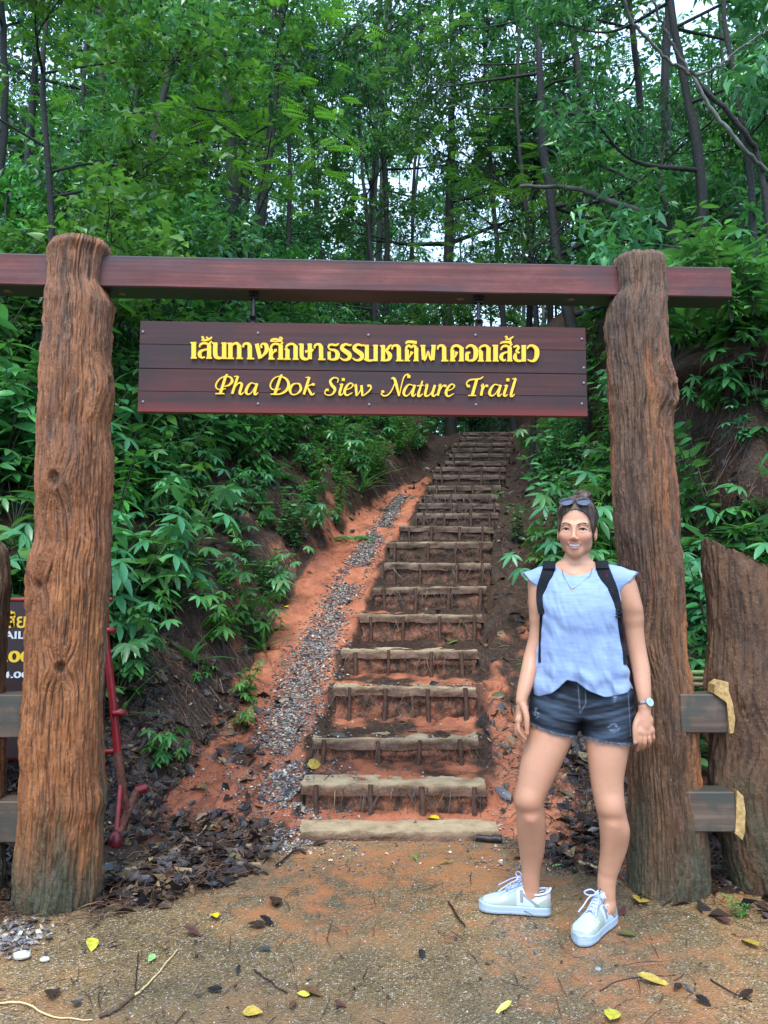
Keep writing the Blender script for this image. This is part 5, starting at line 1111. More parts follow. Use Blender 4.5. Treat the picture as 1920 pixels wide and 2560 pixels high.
for (px, py, Y, vi, sc) in ((1790, 900, 4.9, 1, 0.9), (1880, 760, 5.2, 1, 1.1), (1850, 1010, 4.8, 2, 0.6), (1530, 1010, 6.8, 1, 0.8), (1500, 1150, 6.2, 2, 0.7), (1840, 1480, 4.4, 1, 0.5)):
    p = atY(px, py, Y); auto('big', vi, p[0], Y, sc)

g = np.random.default_rng(313)
for k_, (px, Y, vi) in enumerate(((1690, 5.25, 1), (1745, 4.95, 0), (1800, 4.9, 1), (1850, 4.85, 2), (1905, 4.85, 1), (1960, 4.9, 0), (1720, 5.5, 2), (1880, 5.3, 1))):
    x = place(px, Y); plant('big', vi, x, Y, 0.55 + 0.25 * g.random(), g.uniform(0, 6.28), ['plant with huge glossy leaves on the earth lip over the hollow', 'big-leaved stemmed plant on the earth lip over the hollow', 'light long-leaved plant on the earth lip over the hollow'][[0, 1, 2][vi]], 'plants on the earth lip over the hollow', z=2.98 + 0.05 * (k_ % 3))

for k_ in range(30):
    y = g.uniform(4.95, 6.6); cl = 2.05 + 0.25 * float(vnoise(y * 0.8, 1.1, 0, 21)) + 0.15 * max(0, y - 6); x = cl + g.uniform(-0.15, 0.55); kd = ['star', 'shrub', 'star', 'fern'][k_ % 4]; vi = int(g.integers(0, 2)) if kd == 'fern' else int(g.integers(0, 5))
    plant(kd, vi, x, y, g.uniform(0.5, 0.85), g.uniform(0, 6.28), f"{KW[kd][vi]} clinging to the earth cliff beyond the right post", f"{KW[kd][vi]}s clinging to the earth cliff", tilt=0.5)
# ---------------------------------------------------------------- ground hits of photo pixels
def ground_hits(px, py):
    px = np.asarray(px, float); py = np.asarray(py, float)
    u = (px - 960) / 1923.0; v = (1280 - py) / 1923.0
    D = np.stack([u, CP - v * SP, SP + v * CP], -1); t_ = np.full(px.shape, 1.8); hit = np.zeros(px.shape, bool); T = t_.copy()
    prev = np.full(px.shape, 1.8)
    for s_ in np.arange(1.8, 16, 0.06):
        P = D * s_; z = CAMH + P[..., 2]; h = np.maximum(terrain(P[..., 0], P[..., 1]), 0.0)
        nh = (z <= h) & ~hit; T[nh] = s_; hit |= nh
        if hit.all(): break
    lo, hi = T - 0.06, T.copy()
    for _ in range(6):
        m_ = (lo + hi) / 2; P = D * m_[..., None]; b = (CAMH + P[..., 2]) <= np.maximum(terrain(P[..., 0], P[..., 1]), 0.0)
        hi = np.where(b, m_, hi); lo = np.where(b, lo, m_)
    P = D * hi[..., None]; return np.stack([P[..., 0], P[..., 1], CAMH + P[..., 2]], -1), hit
def gsurf(x, y): return np.maximum(terrain(x, y), 0.0)
def gnorm(x, y, e=0.03):
    zx = (gsurf(x + e, y) - gsurf(x - e, y)) / (2 * e); zy = (gsurf(x, y + e) - gsurf(x, y - e)) / (2 * e)
    return nrm(np.stack([-zx, -zy, np.ones_like(zx)], -1))
gr = np.random.default_rng(99)
# --- gravel
t = NT('mixed_gravel'); r_ = t.attr('rnd')
t.set('Base Color', t.mix(t.ramp(t.noise(180, 3), [(0.45, 0.0), (0.7, 0.35)]), t.ramp(r_, [(0.0, (0.035, 0.04, 0.05)), (0.3, (0.10, 0.115, 0.135)), (0.55, (0.19, 0.20, 0.21)), (0.75, (0.30, 0.27, 0.22)), (0.9, (0.42, 0.34, 0.22)), (1.0, (0.62, 0.58, 0.5))]), (0.35, 0.15, 0.08)))
t.set('Roughness', 0.42); M_GRAV = t.m
ICO = np.array([(0, 0, 1), (.9, 0, .2), (.28, .86, .25), (-.72, .53, .2), (-.72, -.53, .15), (.28, -.86, .2), (0.1, 0, -.8)])
ICF = np.array([(0, 1, 2), (0, 2, 3), (0, 3, 4), (0, 4, 5), (0, 5, 1), (6, 2, 1), (6, 3, 2), (6, 4, 3), (6, 5, 4), (6, 1, 5)])
def stones(x, y, s_, g, sink=0.3):
    n = len(x); z = gsurf(x, y) + s_ * 0.25; a = g.uniform(0, 6.283, n); S = s_[:, None] * g.uniform(0.45, 1.1, (n, 3)) * [1, 1, 0.6]
    V = ICO[None] * (1 + g.normal(0, 0.16, (n, 7, 1))) * S[:, None]; ca, sa = np.cos(a)[:, None], np.sin(a)[:, None]
    tl = g.normal(0, 0.35, (n, 2)); V[:, :, 2] += tl[:, :1] * V[:, :, 0] + tl[:, 1:] * V[:, :, 1]
    V = np.stack([V[:, :, 0] * ca - V[:, :, 1] * sa, V[:, :, 0] * sa + V[:, :, 1] * ca, V[:, :, 2]], -1) + np.stack([x, y, z], -1)[:, None]
    return V.reshape(-1, 3), (ICF[None] + (np.arange(n) * 7)[:, None, None]).reshape(-1, 3), np.repeat(g.random(n), 7)
gp = np.array([(735, 2130, 75), (725, 2010, 60), (700, 1930, 62), (700, 1860, 72), (730, 1780, 66), (757, 1712, 66), (782, 1640, 58), (810, 1580, 50), (850, 1500, 42), (880, 1440, 34), (915, 1380, 26), (950, 1325, 22), (985, 1270, 16), (1010, 1240, 8)], float)
def gravel_px(n, g):
    k = g.random(n) ** 0.8 * (len(gp) - 1); i = k.astype(int); f = k - i; i2 = np.minimum(i + 1, len(gp) - 1)
    c = gp[i] * (1 - f)[:, None] + gp[i2] * f[:, None]; return c[:, 0] + g.normal(0, 0.52, n) * c[:, 2] , c[:, 1] + g.normal(0, 8, n)
gx_, gy_ = gravel_px(15000, gr); P, h = ground_hits(gx_, gy_); P = P[h]; s_ = 0.0095 * gr.uniform(0.5, 1.5, len(P)) * (1 + 0.04 * P[:, 1])
dn = vnoise(P[:, 0] * 4, P[:, 1] * 4, 0, 88) > -0.45; P = P[dn]; s_ = s_[dn]
V, T3, A = stones(P[:, 0] + gr.normal(0, 0.01, len(P)), P[:, 1] + gr.normal(0, 0.03, len(P)), s_, gr)
tag(obj('gravel', mesh_np('gravel', V, T3, attrs={'rnd': A}, mats=[M_GRAV], flat=True)), 'loose grey and cream gravel washed down beside the steps', 'gravel', kind='stuff')
# scattered chips over soil, steps and apron, plus the heap at the left post foot
sx = np.concatenate([gr.uniform(260, 1560, 1900), gr.uniform(560, 900, 900), gr.normal(40, 45, 260), gr.uniform(1220, 1560, 420)]); sy = np.concatenate([gr.uniform(1700, 2180, 1900), gr.uniform(1900, 2140, 900), gr.normal(2345, 24, 260), gr.uniform(1800, 2180, 420)])
P, h = ground_hits(sx, sy); P = P[h]; s_ = 0.0085 * gr.uniform(0.4, 1.6, len(P)) * np.where(P[:, 0] < -1.2, 1.3, 1.0)
V, T3, A = stones(P[:, 0], P[:, 1], s_, gr)
px2, py2 = gr.uniform(0, 1920, 2600), gr.uniform(2150, 2560, 2600); P, h = ground_hits(px2, py2); P = P[h]; s2 = 0.0035 * gr.uniform(0.4, 1.5, len(P)); V2, T2, A2 = stones(P[:, 0], P[:, 1], s2, gr)
tag(obj('stone_chips', mesh_np('stone_chips', np.vstack([V, V2]), np.vstack([T3, T2 + len(V)]), attrs={'rnd': np.concatenate([A, A2])}, mats=[M_GRAV], flat=True)), 'scattered stone chips on the clay and the paving', 'gravel', kind='stuff')
# --- leaf litter, needles
t = NT('wet_dead_leaf'); r_ = t.attr('rnd')
t.set('Base Color', t.ramp(r_, [(0.0, (0.010, 0.009, 0.010)), (0.35, (0.028, 0.022, 0.022)), (0.6, (0.065, 0.04, 0.028)), (0.8, (0.06, 0.065, 0.075)), (0.93, (0.16, 0.10, 0.05)), (1.0, (0.32, 0.24, 0.13))])); t.set('Roughness', 0.4); t.set('Specular IOR Level', 0.35); M_DEAD = t.m
t = NT('pine_needle'); t.set('Base Color', t.ramp(t.attr('rnd'), [(0.0, (0.016, 0.010, 0.008)), (0.5, (0.050, 0.026, 0.018)), (0.85, (0.11, 0.05, 0.03)), (1.0, (0.25, 0.15, 0.08))])); t.set('Roughness', 0.55); M_NEED = t.m
def litter(P, L, W, g, kind='mid', lift=0.008, curl=0.35):
    n = len(P); N = nrm(gnorm(P[:, 0], P[:, 1]) + g.normal(0, curl, (n, 3))); a = nrm(g.normal(size=(n, 3))); D = nrm(a - N * (a * N).sum(1)[:, None])
    lv = Leaves(); Q = P.copy(); Q[:, 2] = gsurf(P[:, 0], P[:, 1]) + lift * g.uniform(0.4, 1.6, n); lv.add(Q - D * (L / 2)[:, None], D, N, L, W, kind, g.random(n), g); return lv
def area(n, g, x0, x1, y0, y1): return np.stack([g.uniform(x0, x1, n), g.uniform(y0, y1, n)], 1)
pts = []
def keep(x, y):
    xl = np.interp(y, STEPS[:, 0], STEPS[:, 2]); xr = np.interp(y, STEPS[:, 0], STEPS[:, 3]); foot = np.interp(y, [3.0, 4.2, 5.0, 6.7, 8.5, 10.6, 12.5], [-1.9, -1.35, -1.05, -0.80, -0.32, 0.30, 0.78])
    w = np.ones_like(x); inst = (x > xl - 0.05) & (x < xr + 0.02) & (y > 3.95); ch = (x > foot + 0.05) & (x <= xl - 0.05) & (y > 4.3)
    w = np.where(inst, 0.10 + 0.25 * smooth(8, 11, y), w); w = np.where(ch, 0.10 + 0.9 * smooth(9.5, 11, y), w); w = np.where((x > xr) & (x < xr + 0.35) & (y < 7.5), 0.45, w)
    w = w * (0.55 + 0.6 * vnoise(x * 2.4, y * 2.4, 0, 61)); return w
def scatter(n, g, x0, x1, y0, y1, p=1.0):
    A_ = area(n, g, x0, x1, y0, y1); A_[:, 1] = y0 + (A_[:, 1] - y0) ** p * (y1 - y0) ** (1 - p); k_ = g.random(n) < keep(A_[:, 0], A_[:, 1])
    e_ = np.interp(A_[:, 0], [-3, -2.1, -1.55, -1.25, -1.0, -0.6, -0.45, 0.62, 0.80, 1.0, 1.35, 1.6, 2.2, 3.2], [2.6, 2.85, 2.95, 3.13, 3.35, 3.72, 3.98, 4.02, 3.78, 3.5, 3.22, 3.12, 2.9, 2.5]) 
    k_ &= A_[:, 1] > e_ + 0.02 - np.where(np.abs(A_[:, 0] - 0.1) > 0.5, 0.30, 0.02) * g.random(len(A_)); A_ = A_[k_]; return np.column_stack([A_, np.zeros(len(A_))])
P = np.vstack([scatter(9000, gr, -4.0, 4.0, 3.0, 13.0, 1.25), scatter(5200, gr, -2.4, -0.62, 3.2, 5.4, 1.0), scatter(2600, gr, 0.62, 2.2, 3.1, 5.2, 1.0)]); n = len(P); L_ = gr.uniform(0.04, 0.13, n); Pb = np.column_stack([area(420, gr, -1.7, 2.0, 1.75, 3.75), np.zeros(420)]); P = np.vstack([P, Pb]); L_ = np.concatenate([L_, gr.uniform(0.006, 0.028, 420)]); n = len(P)
lvs = litter(P, L_, L_ * gr.uniform(0.35, 0.6, n), gr, 'mid', 0.010, 0.4)
tag(obj('leaf_litter', lvs.mesh('leaf_litter', M_DEAD)), 'wet blackened dead leaves matted over the slopes', 'leaf litter', kind='stuff')
def needles(P, L, g, wid=0.0016):
    n = len(P); N = gnorm(P[:, 0], P[:, 1]); a = g.normal(size=(n, 3)) + [0, -0.4, -0.3]; D = nrm(a - N * (a * N).sum(1)[:, None]); B = np.cross(N, D)
    bend = g.normal(0, 0.22, n); lift = np.abs(g.normal(0, 0.010, n)) + 0.004; V = []
    for q in (-0.5, -0.17, 0.17, 0.5):
        c = P + D * (L * q)[:, None] + B * (bend * L * (0.25 - q * q))[:, None]; c[:, 2] = gsurf(c[:, 0], c[:, 1]) + lift * (1.2 - abs(q))
        w = wid * (1 - 0.5 * abs(q) * 2) * g.uniform(0.7, 1.6, n); V += [c + B * w[:, None], c - B * w[:, None] + N * (w * 0.6)[:, None]]
    V = np.stack(V, 1).reshape(-1, 3); b = (np.arange(n) * 8)[:, None]
    Q = np.concatenate([b + [[2 * k, 2 * k + 1, 2 * k + 3, 2 * k + 2]] for k in range(3)]); return V, Q, np.repeat(g.random(n), 8)
P = np.vstack([scatter(46000, gr, -3.6, 3.6, 3.0, 11.0, 1.4), scatter(22000, gr, -2.4, -0.62, 3.1, 5.4, 1.0), scatter(9000, gr, 0.62, 2.2, 3.1, 5.2, 1.0)]); P = np.vstack([P, np.column_stack([area(700, gr, -1.8, 2.0, 1.75, 3.8), np.zeros(700)])]); V, Q, A = needles(P, gr.uniform(0.03, 0.15, len(P)), gr)
tag(obj('needle_litter', mesh_np('needle_litter', V, Q, attrs={'rnd': A}, mats=[M_NEED])), 'thin brown needles and rootlets strewn over the clay', 'needles', kind='stuff')
# rootlets hanging on the cut of the left bank, on the risers and on the earth cliff
def hang(x, y, z, L, g, wid=0.0016, sway=0.25):
    n = len(x); V = []; d = g.normal(0, sway, (n, 2)); bd = g.normal(0, 0.12, (n, 2))
    for q in (0, .35, .7, 1.0):
        c = np.stack([x + d[:, 0] * L * q + bd[:, 0] * L * q * q, y - np.abs(d[:, 1]) * L * q * 0.6 - 0.004, z - L * q], 1)
        w = wid * (1.1 - 0.8 * q); V += [c - [w, 0, 0], c + [w, 0, 0]]
    V = np.stack(V, 1).reshape(-1, 3); b = (np.arange(n) * 8)[:, None]
    return V, np.concatenate([b + [[2 * k, 2 * k + 1, 2 * k + 3, 2 * k + 2]] for k in range(3)]), np.repeat(g.random(n), 8)
xs_, ys_, zs_, ls_ = [], [], [], []
for k in range(1, 15):
    Y, z, xa, xb = STEPS[k]; m_ = int(55 * (0.5 + gr.random())); xx = gr.uniform(xa, xb, m_) ; q_ = vnoise(xx * 7, k * 3.1, 0, 5) > 0.05; xx = xx[q_]
    xs_.append(xx); ys_.append(np.full(len(xx), Y - 0.012)); zs_.append(np.full(len(xx), z - 0.01) - gr.uniform(0, 0.05, len(xx))); ls_.append(gr.uniform(0.02, 0.15, len(xx)))
V1, Q1, A1 = hang(np.concatenate(xs_), np.concatenate(ys_), np.concatenate(zs_), np.concatenate(ls_), gr, 0.0022, 0.5)
yy = gr.uniform(4.8, 11, 4200); foot = np.interp(yy, [3.0, 4.2, 5.0, 6.7, 8.5, 10.6, 12.5], [-1.9, -1.35, -1.05, -0.80, -0.32, 0.30, 0.78]); xx = foot - gr.uniform(0.05, 0.5, 4200); ok = vnoise(xx * 3, yy * 2.2, 0, 15) > -0.15; xx, yy = xx[ok], yy[ok]
zz_ = gsurf(xx, yy) + 0.012; V2, Q2, A2 = hang(xx, yy, zz_, gr.uniform(0.05, 0.22, len(xx)), gr, 0.002, 0.4); V2[:, 0] += np.tile(np.repeat([0, .35, .7, 1.0], 2), len(xx)) * 0.06; V2[:, 2] = np.maximum(V2[:, 2], gsurf(V2[:, 0], V2[:, 1]) + 0.006)
n_h = 240; hx = gr.uniform(2.2, 4.8, n_h); hy = 5.75 - 0.95 * np.sqrt(np.clip(1 - ((hx - 3.55) / 1.6) ** 2, 0, 1)) + gr.uniform(-.02, .5, n_h); V4, Q4, A4 = hang(hx, hy, np.full(n_h, 2.86), gr.uniform(0.25, 0.8, n_h) * gr.uniform(0.6, 1, n_h), gr, 0.0018, 0.2)
yy = gr.uniform(4.9, 8.5, 1500); cl_ = 2.05 + 0.25 * vnoise(yy * 0.8, 1.1, 0, 21) + 0.15 * np.clip(yy - 6, 0, 5); xx = cl_ + gr.uniform(0.12, 0.34, 1500)
V3, Q3, A3 = hang(xx, yy, gsurf(xx, yy) + 0.01, gr.uniform(0.08, 0.4, 1500), gr, 0.0018, 0.35); V3[:, 0] -= np.tile(np.repeat([0, .35, .7, 1.0], 2), len(yy)) * 0.10
tag(obj('hanging_rootlets', mesh_np('hanging_rootlets', np.vstack([V1, V2, V3, V4]), np.vstack([Q1, Q2 + len(V1), Q3 + len(V1) + len(V2), Q4 + len(V1) + len(V2) + len(V3)]), attrs={'rnd': np.concatenate([A1, A2, A3, A4])}, mats=[M_NEED])), 'dark rootlets trailing over risers and cut earth', 'roots', kind='stuff')
# low ground cover under the taller plants
lv = Leaves(); ga = np.random.default_rng(31)
yy = ga.uniform(4.6, 14, 2300); sd_ = ga.random(2300) < 0.62
foot = np.interp(yy, [3.0, 4.2, 5.0, 6.7, 8.5, 10.6, 12.5, 15], [-1.9, -1.35, -1.05, -0.80, -0.32, 0.30, 0.78, 1.0]); fr = np.interp(yy, [3.4, 4.2, 6, 8, 10, 12.5, 15], [1.75, 1.25, 1.02, 1.35, 1.75, 2.15, 2.4])
xx = np.where(sd_, foot - 0.3 - 3.6 * ga.random(2300) ** 1.1, fr + 0.4 + 3.0 * ga.random(2300)); kp = (vnoise(xx * 1.6, yy * 1.6, 0, 19) > -0.25) & ~((~sd_) & (yy < 5.3) & (xx < 1.9)) & ~(sd_ & (yy < 5.3) & (xx > -2.0))
for x, y in zip(xx[kp], yy[kp]):
    p = np.array([x, y, th(x, y) + ga.uniform(0.04, 0.24)]); a = ga.uniform(0, 6.283); rr = ga.random()
    if ga.random() < 0.6: star_leaf(lv, p, np.array([math.cos(a), math.sin(a), 0.2]), ga.uniform(0.07, 0.14), ga, int(ga.integers(5, 8)), rr)
    else:
        nl = 5; a2 = a + np.arange(nl) * 1.256; D = np.stack([np.cos(a2), np.sin(a2), np.full(nl, 0.1)], 1); ll = ga.uniform(0.06, 0.14, nl); lv.add(np.repeat(p[None], nl, 0), D, upn(ga, nl, 0.3), ll, ll * 0.42, 'ovate', rr * np.ones(nl), ga)
tag(obj('undergrowth', lv.mesh('undergrowth', M_LTEAL)), 'low leafy ground cover on both banks', 'undergrowth', kind='stuff')

# --- single fallen leaves that can be told apart
LC = {'bright yellow': (0.80, 0.62, 0.02), 'yellow-green': (0.48, 0.46, 0.05), 'orange': (0.62, 0.28, 0.03), 'pale green': (0.26, 0.48, 0.16), 'black': (0.014, 0.012, 0.013), 'dark brown': (0.040, 0.024, 0.018), 'slate grey': (0.055, 0.062, 0.075), 'brown': (0.13, 0.07, 0.035), 'purple-brown': (0.11, 0.045, 0.045), 'olive': (0.10, 0.10, 0.03), 'green': (0.10, 0.26, 0.04), 'mottled yellow': (0.42, 0.30, 0.05)}
LM = {}
for k_, c_ in LC.items():
    t = NT(k_.replace(' ', '_').replace('-', '_') + '_fallen_leaf'); n1 = t.noise(60, 4, 0.6)
    t.set('Base Color', t.ramp(n1, [(0.35, tuple(v * 0.65 for v in c_)), (0.65, tuple(min(1, v * 1.2) for v in c_))])); t.set('Roughness', 0.38); LM[k_] = t.m
FL = [(379, 2235, 'yellow-green', 30, 'at the litter edge right of the left gate post'), (537, 2296, 'bright yellow', 46, 'on the paving, brightest of all'), (230, 2370, 'yellow-green', 50, 'on the paving before the left gate post'), (412, 2374, 'orange', 22, 'on the left paving beside a pale green one'), (379, 2403, 'pale green', 36, 'on the left paving by the dry straw'),
 (130, 2491, 'dark brown', 60, 'curled near the lower left corner'), (191, 2514, 'slate grey', 40, 'near the lower left corner beside a curled brown leaf'), (281, 2367, 'black', 28, 'small, right of the yellow-green leaf'), (640, 2318, 'dark brown', 46, 'left of a crumpled pair on the middle paving'), (668, 2310, 'black', 46, 'right of a crumpled pair on the middle paving'), (483, 2338, 'purple-brown', 58, 'flat, below the bright yellow leaf'), (660, 2379, 'slate grey', 36, 'alone in the middle of the paving'), (595, 2433, 'black', 36, 'round with a thin stem on the paving'), (535, 2481, 'black', 42, 'crumpled on the lower paving'),
 (758, 2494, 'yellow-green', 32, 'lying over a brown leaf at the bottom'), (782, 2488, 'brown', 60, 'large, under a small yellow-green one'), (732, 2517, 'brown', 56, 'long, left of the large brown leaf'), (631, 2540, 'mottled yellow', 50, 'at the bottom edge, left of centre'), (851, 2520, 'purple-brown', 34, 'small, at the bottom near the middle'), (689, 2257, 'dark brown', 70, 'big and curled at the paving edge'), (654, 2150, 'dark brown', 52, 'on the clay left of the lowest step'), (584, 2155, 'olive', 46, 'on the needle mat left of the steps'), (801, 2112, 'dark brown', 44, 'at the left end of the lowest step'), (889, 2095, 'mottled yellow', 30, 'standing against the lowest step'), (532, 2219, 'slate grey', 50, 'curled at the edge of the needle mat'),
 (1038, 2150, 'green', 34, 'long and thin just below the lowest step'), (1113, 2161, 'yellow-green', 42, 'long and thin, right of the thin green one'), (1055, 2394, 'black', 34, 'pointed, on the paving below the shoes'), (1339, 2319, 'dark brown', 24, 'tiny, between the two shoes'), (1565, 2341, 'olive', 44, 'curled beside the right-hand shoe'), (1556, 2285, 'purple-brown', 40, 'tucked behind the right-hand shoe'), (1602, 2257, 'mottled yellow', 74, 'big, at the foot of the right gate post'), (1874, 2364, 'mottled yellow', 60, 'at the right edge beyond the green sprig'), (1640, 2462, 'mottled yellow', 90, 'long, on the lower right paving'), (1258, 2529, 'yellow-green', 50, 'narrow, at the bottom right of centre'), (1533, 2546, 'yellow-green', 76, 'wide, cut by the bottom edge'),
 (1695, 2474, 'dark brown', 60, 'rumpled, next to the long mottled one'), (1724, 2482, 'black', 34, 'thin and shiny on the lower right paving'), (1863, 2497, 'dark brown', 48, 'near the lower right corner'), (1805, 2306, 'purple-brown', 52, 'flat beneath the green sprig by the fence'), (1759, 2511, 'black', 44, 'lowest on the right paving'),
 (1038, 2075, 'purple-brown', 34, 'leaning on the lowest step'), (787, 1917, 'mottled yellow', 46, 'at the left end of the second step'), (1083, 2050, 'bright yellow', 46, 'on top of the lowest step'), (763, 2060, 'bright yellow', 26, 'small, at the left end of the lowest step'), (724, 1984, 'slate grey', 56, 'large, on clay left of the second step'), (1030, 1830, 'slate grey', 34, 'on the edge of the third step'), (1245, 1743, 'olive', 34, 'upright on the clay right of the fourth step'), (1257, 1989, 'slate grey', 56, 'crumpled, right of the second step'), (1073, 2025, 'slate grey', 40, 'against the mud of the second riser'), (1131, 1610, 'green', 34, 'on the fifth step'), (649, 2001, 'slate grey', 52, 'blade-like, left of the second step'), (1365, 1950, 'purple-brown', 36, 'on the litter between the woman\'s legs'), (1395, 2170, 'pale green', 34, 'between the woman\'s ankles'), (700, 1400, 'yellow-green', 18, 'on the clay beside the upper gravel'), (715, 1520, 'bright yellow', 16, 'on the cut bank left of the gravel')]
FLP, hh = ground_hits([f[0] for f in FL], [f[1] for f in FL])
for (px, py, col_, wpx, where), p in zip(FL, FLP):
    g2 = np.random.default_rng(int(px * 7 + py)); Ln = wpx * 0.95 / 1923.0 * float(np.hypot(p[1], 1.0)); W_ = Ln * (0.28 if 'thin' in where or 'narrow' in where or 'long' in where or 'blade' in where else g2.uniform(0.45, 0.62))
    lv = Leaves(); N = nrm(gnorm(np.array([p[0]]), np.array([p[1]]))[0] + g2.normal(0, 0.22, 3)); a = g2.normal(size=3) * [1, 1, 0]; D = nrm(a - N * (a @ N))
    if px in (1038, 889) and py in (2075, 2095): N = nrm(np.array([0, -1, 0.35])); D = nrm(np.array([0.1, 0.25, 1.0]))
    c = np.array([0, 0, 0.010 + Ln * 0.06]); lv.add((c - D * Ln / 2)[None], D, N, Ln, W_, 'ovate', [0.5], g2)
    me = lv.mesh('fallen_leaf', LM[col_]); o = obj('fallen_leaf', me, None, tuple(p)); tag(o, f'{col_} fallen leaf {where}', 'leaf', 'fallen leaves on the ground')
def stick(name, label, cat, pts, r0, r1, mat, n=7, lift=0.0):
    P, h_ = ground_hits([p[0] for p in pts], [p[1] for p in pts]); P = P + [0, 0, max(r0, r1) + 0.002 + lift]
    c = P.mean(0); Q = catmull(P - c, 5); Q = Q + gr.normal(0, 0.0015, Q.shape); b = MB(); b.tube(Q, np.linspace(r0, r1, len(Q)), n); o = obj(name, b.mesh(name, [mat]), None, tuple(c)); tag(o, label, cat); return o
M_STRAW = simple('dry_straw', (0.55, 0.42, 0.20), 0.6, var=0.2); M_TWIG = simple('black_twig', (0.018, 0.013, 0.012), 0.5, var=0.4)
stick('twig', 'short black twig lying on the paving left of the shoes', 'twig', [(1122, 2257), (1140, 2290), (1163, 2320)], 0.004, 0.003, M_TWIG)
stick('straw_stalk', 'long dry yellow straw crossing the lower left paving', 'straw', [(443, 2378), (370, 2465), (336, 2494)], 0.0025, 0.004, M_STRAW)
stick('twig', 'long brown twig continuing the yellow straw at the lower left', 'twig', [(336, 2494), (290, 2530), (245, 2550)], 0.004, 0.006, simple('brown_twig', (0.09, 0.055, 0.035), 0.6, var=0.3))
stick('straw_stalk', 'pale bent straw at the lower left corner', 'straw', [(-20, 2516), (52, 2511), (133, 2546), (231, 2553)], 0.0035, 0.002, M_STRAW)
stick('twig', 'thin upright-lying brown twig on the left paving', 'twig', [(346, 2384), (341, 2430), (338, 2477)], 0.002, 0.002, M_TWIG)
stick('stick', 'thick black charred stick at the right end of the lowest step', 'stick', [(1191, 2103), (1222, 2106), (1255, 2108)], 0.014, 0.017, M_TWIG, 9)
stick('wood_splinter', 'pale wood splinter on the litter between the woman and the gate post', 'stick', [(1449, 2161), (1475, 2170), (1498, 2181)], 0.008, 0.010, simple('pale_wood', (0.45, 0.32, 0.17), 0.6, var=0.2))
stick('twig', 'curved dark twig on the lower middle paving', 'twig', [(636, 2428), (670, 2455), (718, 2486)], 0.003, 0.002, M_TWIG)
stick('twig', 'thin curved twig at the lower right paving', 'twig', [(1775, 2452), (1820, 2480), (1880, 2508)], 0.003, 0.002, M_TWIG)
stick('twig', 'twig on the litter at the left edge of the paving', 'twig', [(690, 2170), (740, 2130), (765, 2138)], 0.006, 0.004, M_TWIG)
stick('twig', 'crooked thin twig on the middle right paving', 'twig', [(1500, 2480), (1560, 2450), (1690, 2440)], 0.002, 0.0015, M_TWIG)
for (px, py, s_, lab) in ((55, 2395, 0.024, 'pale grey-white rock at the foot of the left gate post'), (112, 2402, 0.013, 'small tan rock beside the pale one at the left post foot'), (1420, 1995, 0.014, 'cream pebble on the litter behind the woman\'s legs'), (1495, 2425, 0.009, 'blue-grey pebble on the paving below the shoes')):
    P, _ = ground_hits([px], [py]); g2 = np.random.default_rng(px); b = MB(); b.ell((0, 0, 0), (s_ * 1.3, s_, s_ * 0.6), nu=12, nv=8); V = b.V[0]; V += 0.18 * s_ * fbm(V[:, 0] / s_ * 1.4, V[:, 1] / s_ * 1.4, V[:, 2] / s_ * 1.4 + px, 3, 3)[:, None] * nrm(V)
    o = obj('rock', b.mesh('rock', [simple('pale_rock', (0.50, 0.48, 0.42) if px < 1450 else (0.2, 0.25, 0.3), 0.7, var=0.25, nsc=50)], flat=True), None, (P[0][0], P[0][1], P[0][2] + s_ * 0.4)); tag(o, lab, 'rock')
for k_, (y0, y1) in enumerate(((1682, 1682), (1694, 1697), (1708, 1712))):
    b = MB(); a_, c_ = atY(1722, y0, 3.95), atY(1790, y1, 4.0); a_ = a_ - [0.3, 0, 0]; m0 = (a_ + c_) / 2; Q = np.linspace(a_ - m0, c_ - m0, 9); b.tube(Q, [0.013, 0.012, 0.012, 0.014, 0.012, 0.012, 0.014, 0.012, 0.012], 9)
    o = obj('bamboo_pole', b.mesh('bamboo_pole', [simple('bamboo_' + ['fresh', 'green', 'dry'][k_], [(0.20, 0.30, 0.10), (0.26, 0.28, 0.12), (0.35, 0.25, 0.15)][k_], 0.4, var=0.2)]), None, tuple(m0)); tag(o, ['topmost green bamboo pole', 'middle green bamboo pole', 'lowest tan bamboo pole'][k_] + ' stacked behind the upper fence rail', 'bamboo')
# ---------------------------------------------------------------- signed-distance modelling of the figure
def seg(P, a, b, ra, rb, sq=None):
    a = np.asarray(a, float); b = np.asarray(b, float); d = b - a; t_ = np.clip(((P - a) @ d) / (d @ d), 0, 1)
    return np.linalg.norm(P - a - t_[:, None] * d, axis=1) - (ra + (rb - ra) * t_)
def ellp(P, c, r, M=None):
    q = P - np.asarray(c, float)
    if M is not None: q = q @ M
    r = np.asarray(r, float); k0 = np.linalg.norm(q / r, axis=1); k1 = np.linalg.norm(q / r ** 2, axis=1) + 1e-9; return k0 * (k0 - 1) / k1
def smin(a, b, k): h = np.clip(0.5 + 0.5 * (b - a) / k, 0, 1); return b + (a - b) * h - k * h * (1 - h)
def smax(a, b, k): return -smin(-a, -b, k)
def chain(P, pts, rad, k=0.01):
    d = None
    if len(pts) > 2:
        C = catmull(np.column_stack([np.asarray(pts, float), np.asarray(rad, float)]), 4 if k > .015 else 3); pts, rad = C[:, :3], C[:, 3]; k = 0
    for i in range(len(pts) - 1):
        e = seg(P, pts[i], pts[i + 1], rad[i], rad[i + 1]); d = e if d is None else (np.minimum(d, e) if k == 0 else smin(d, e, k))
    return d
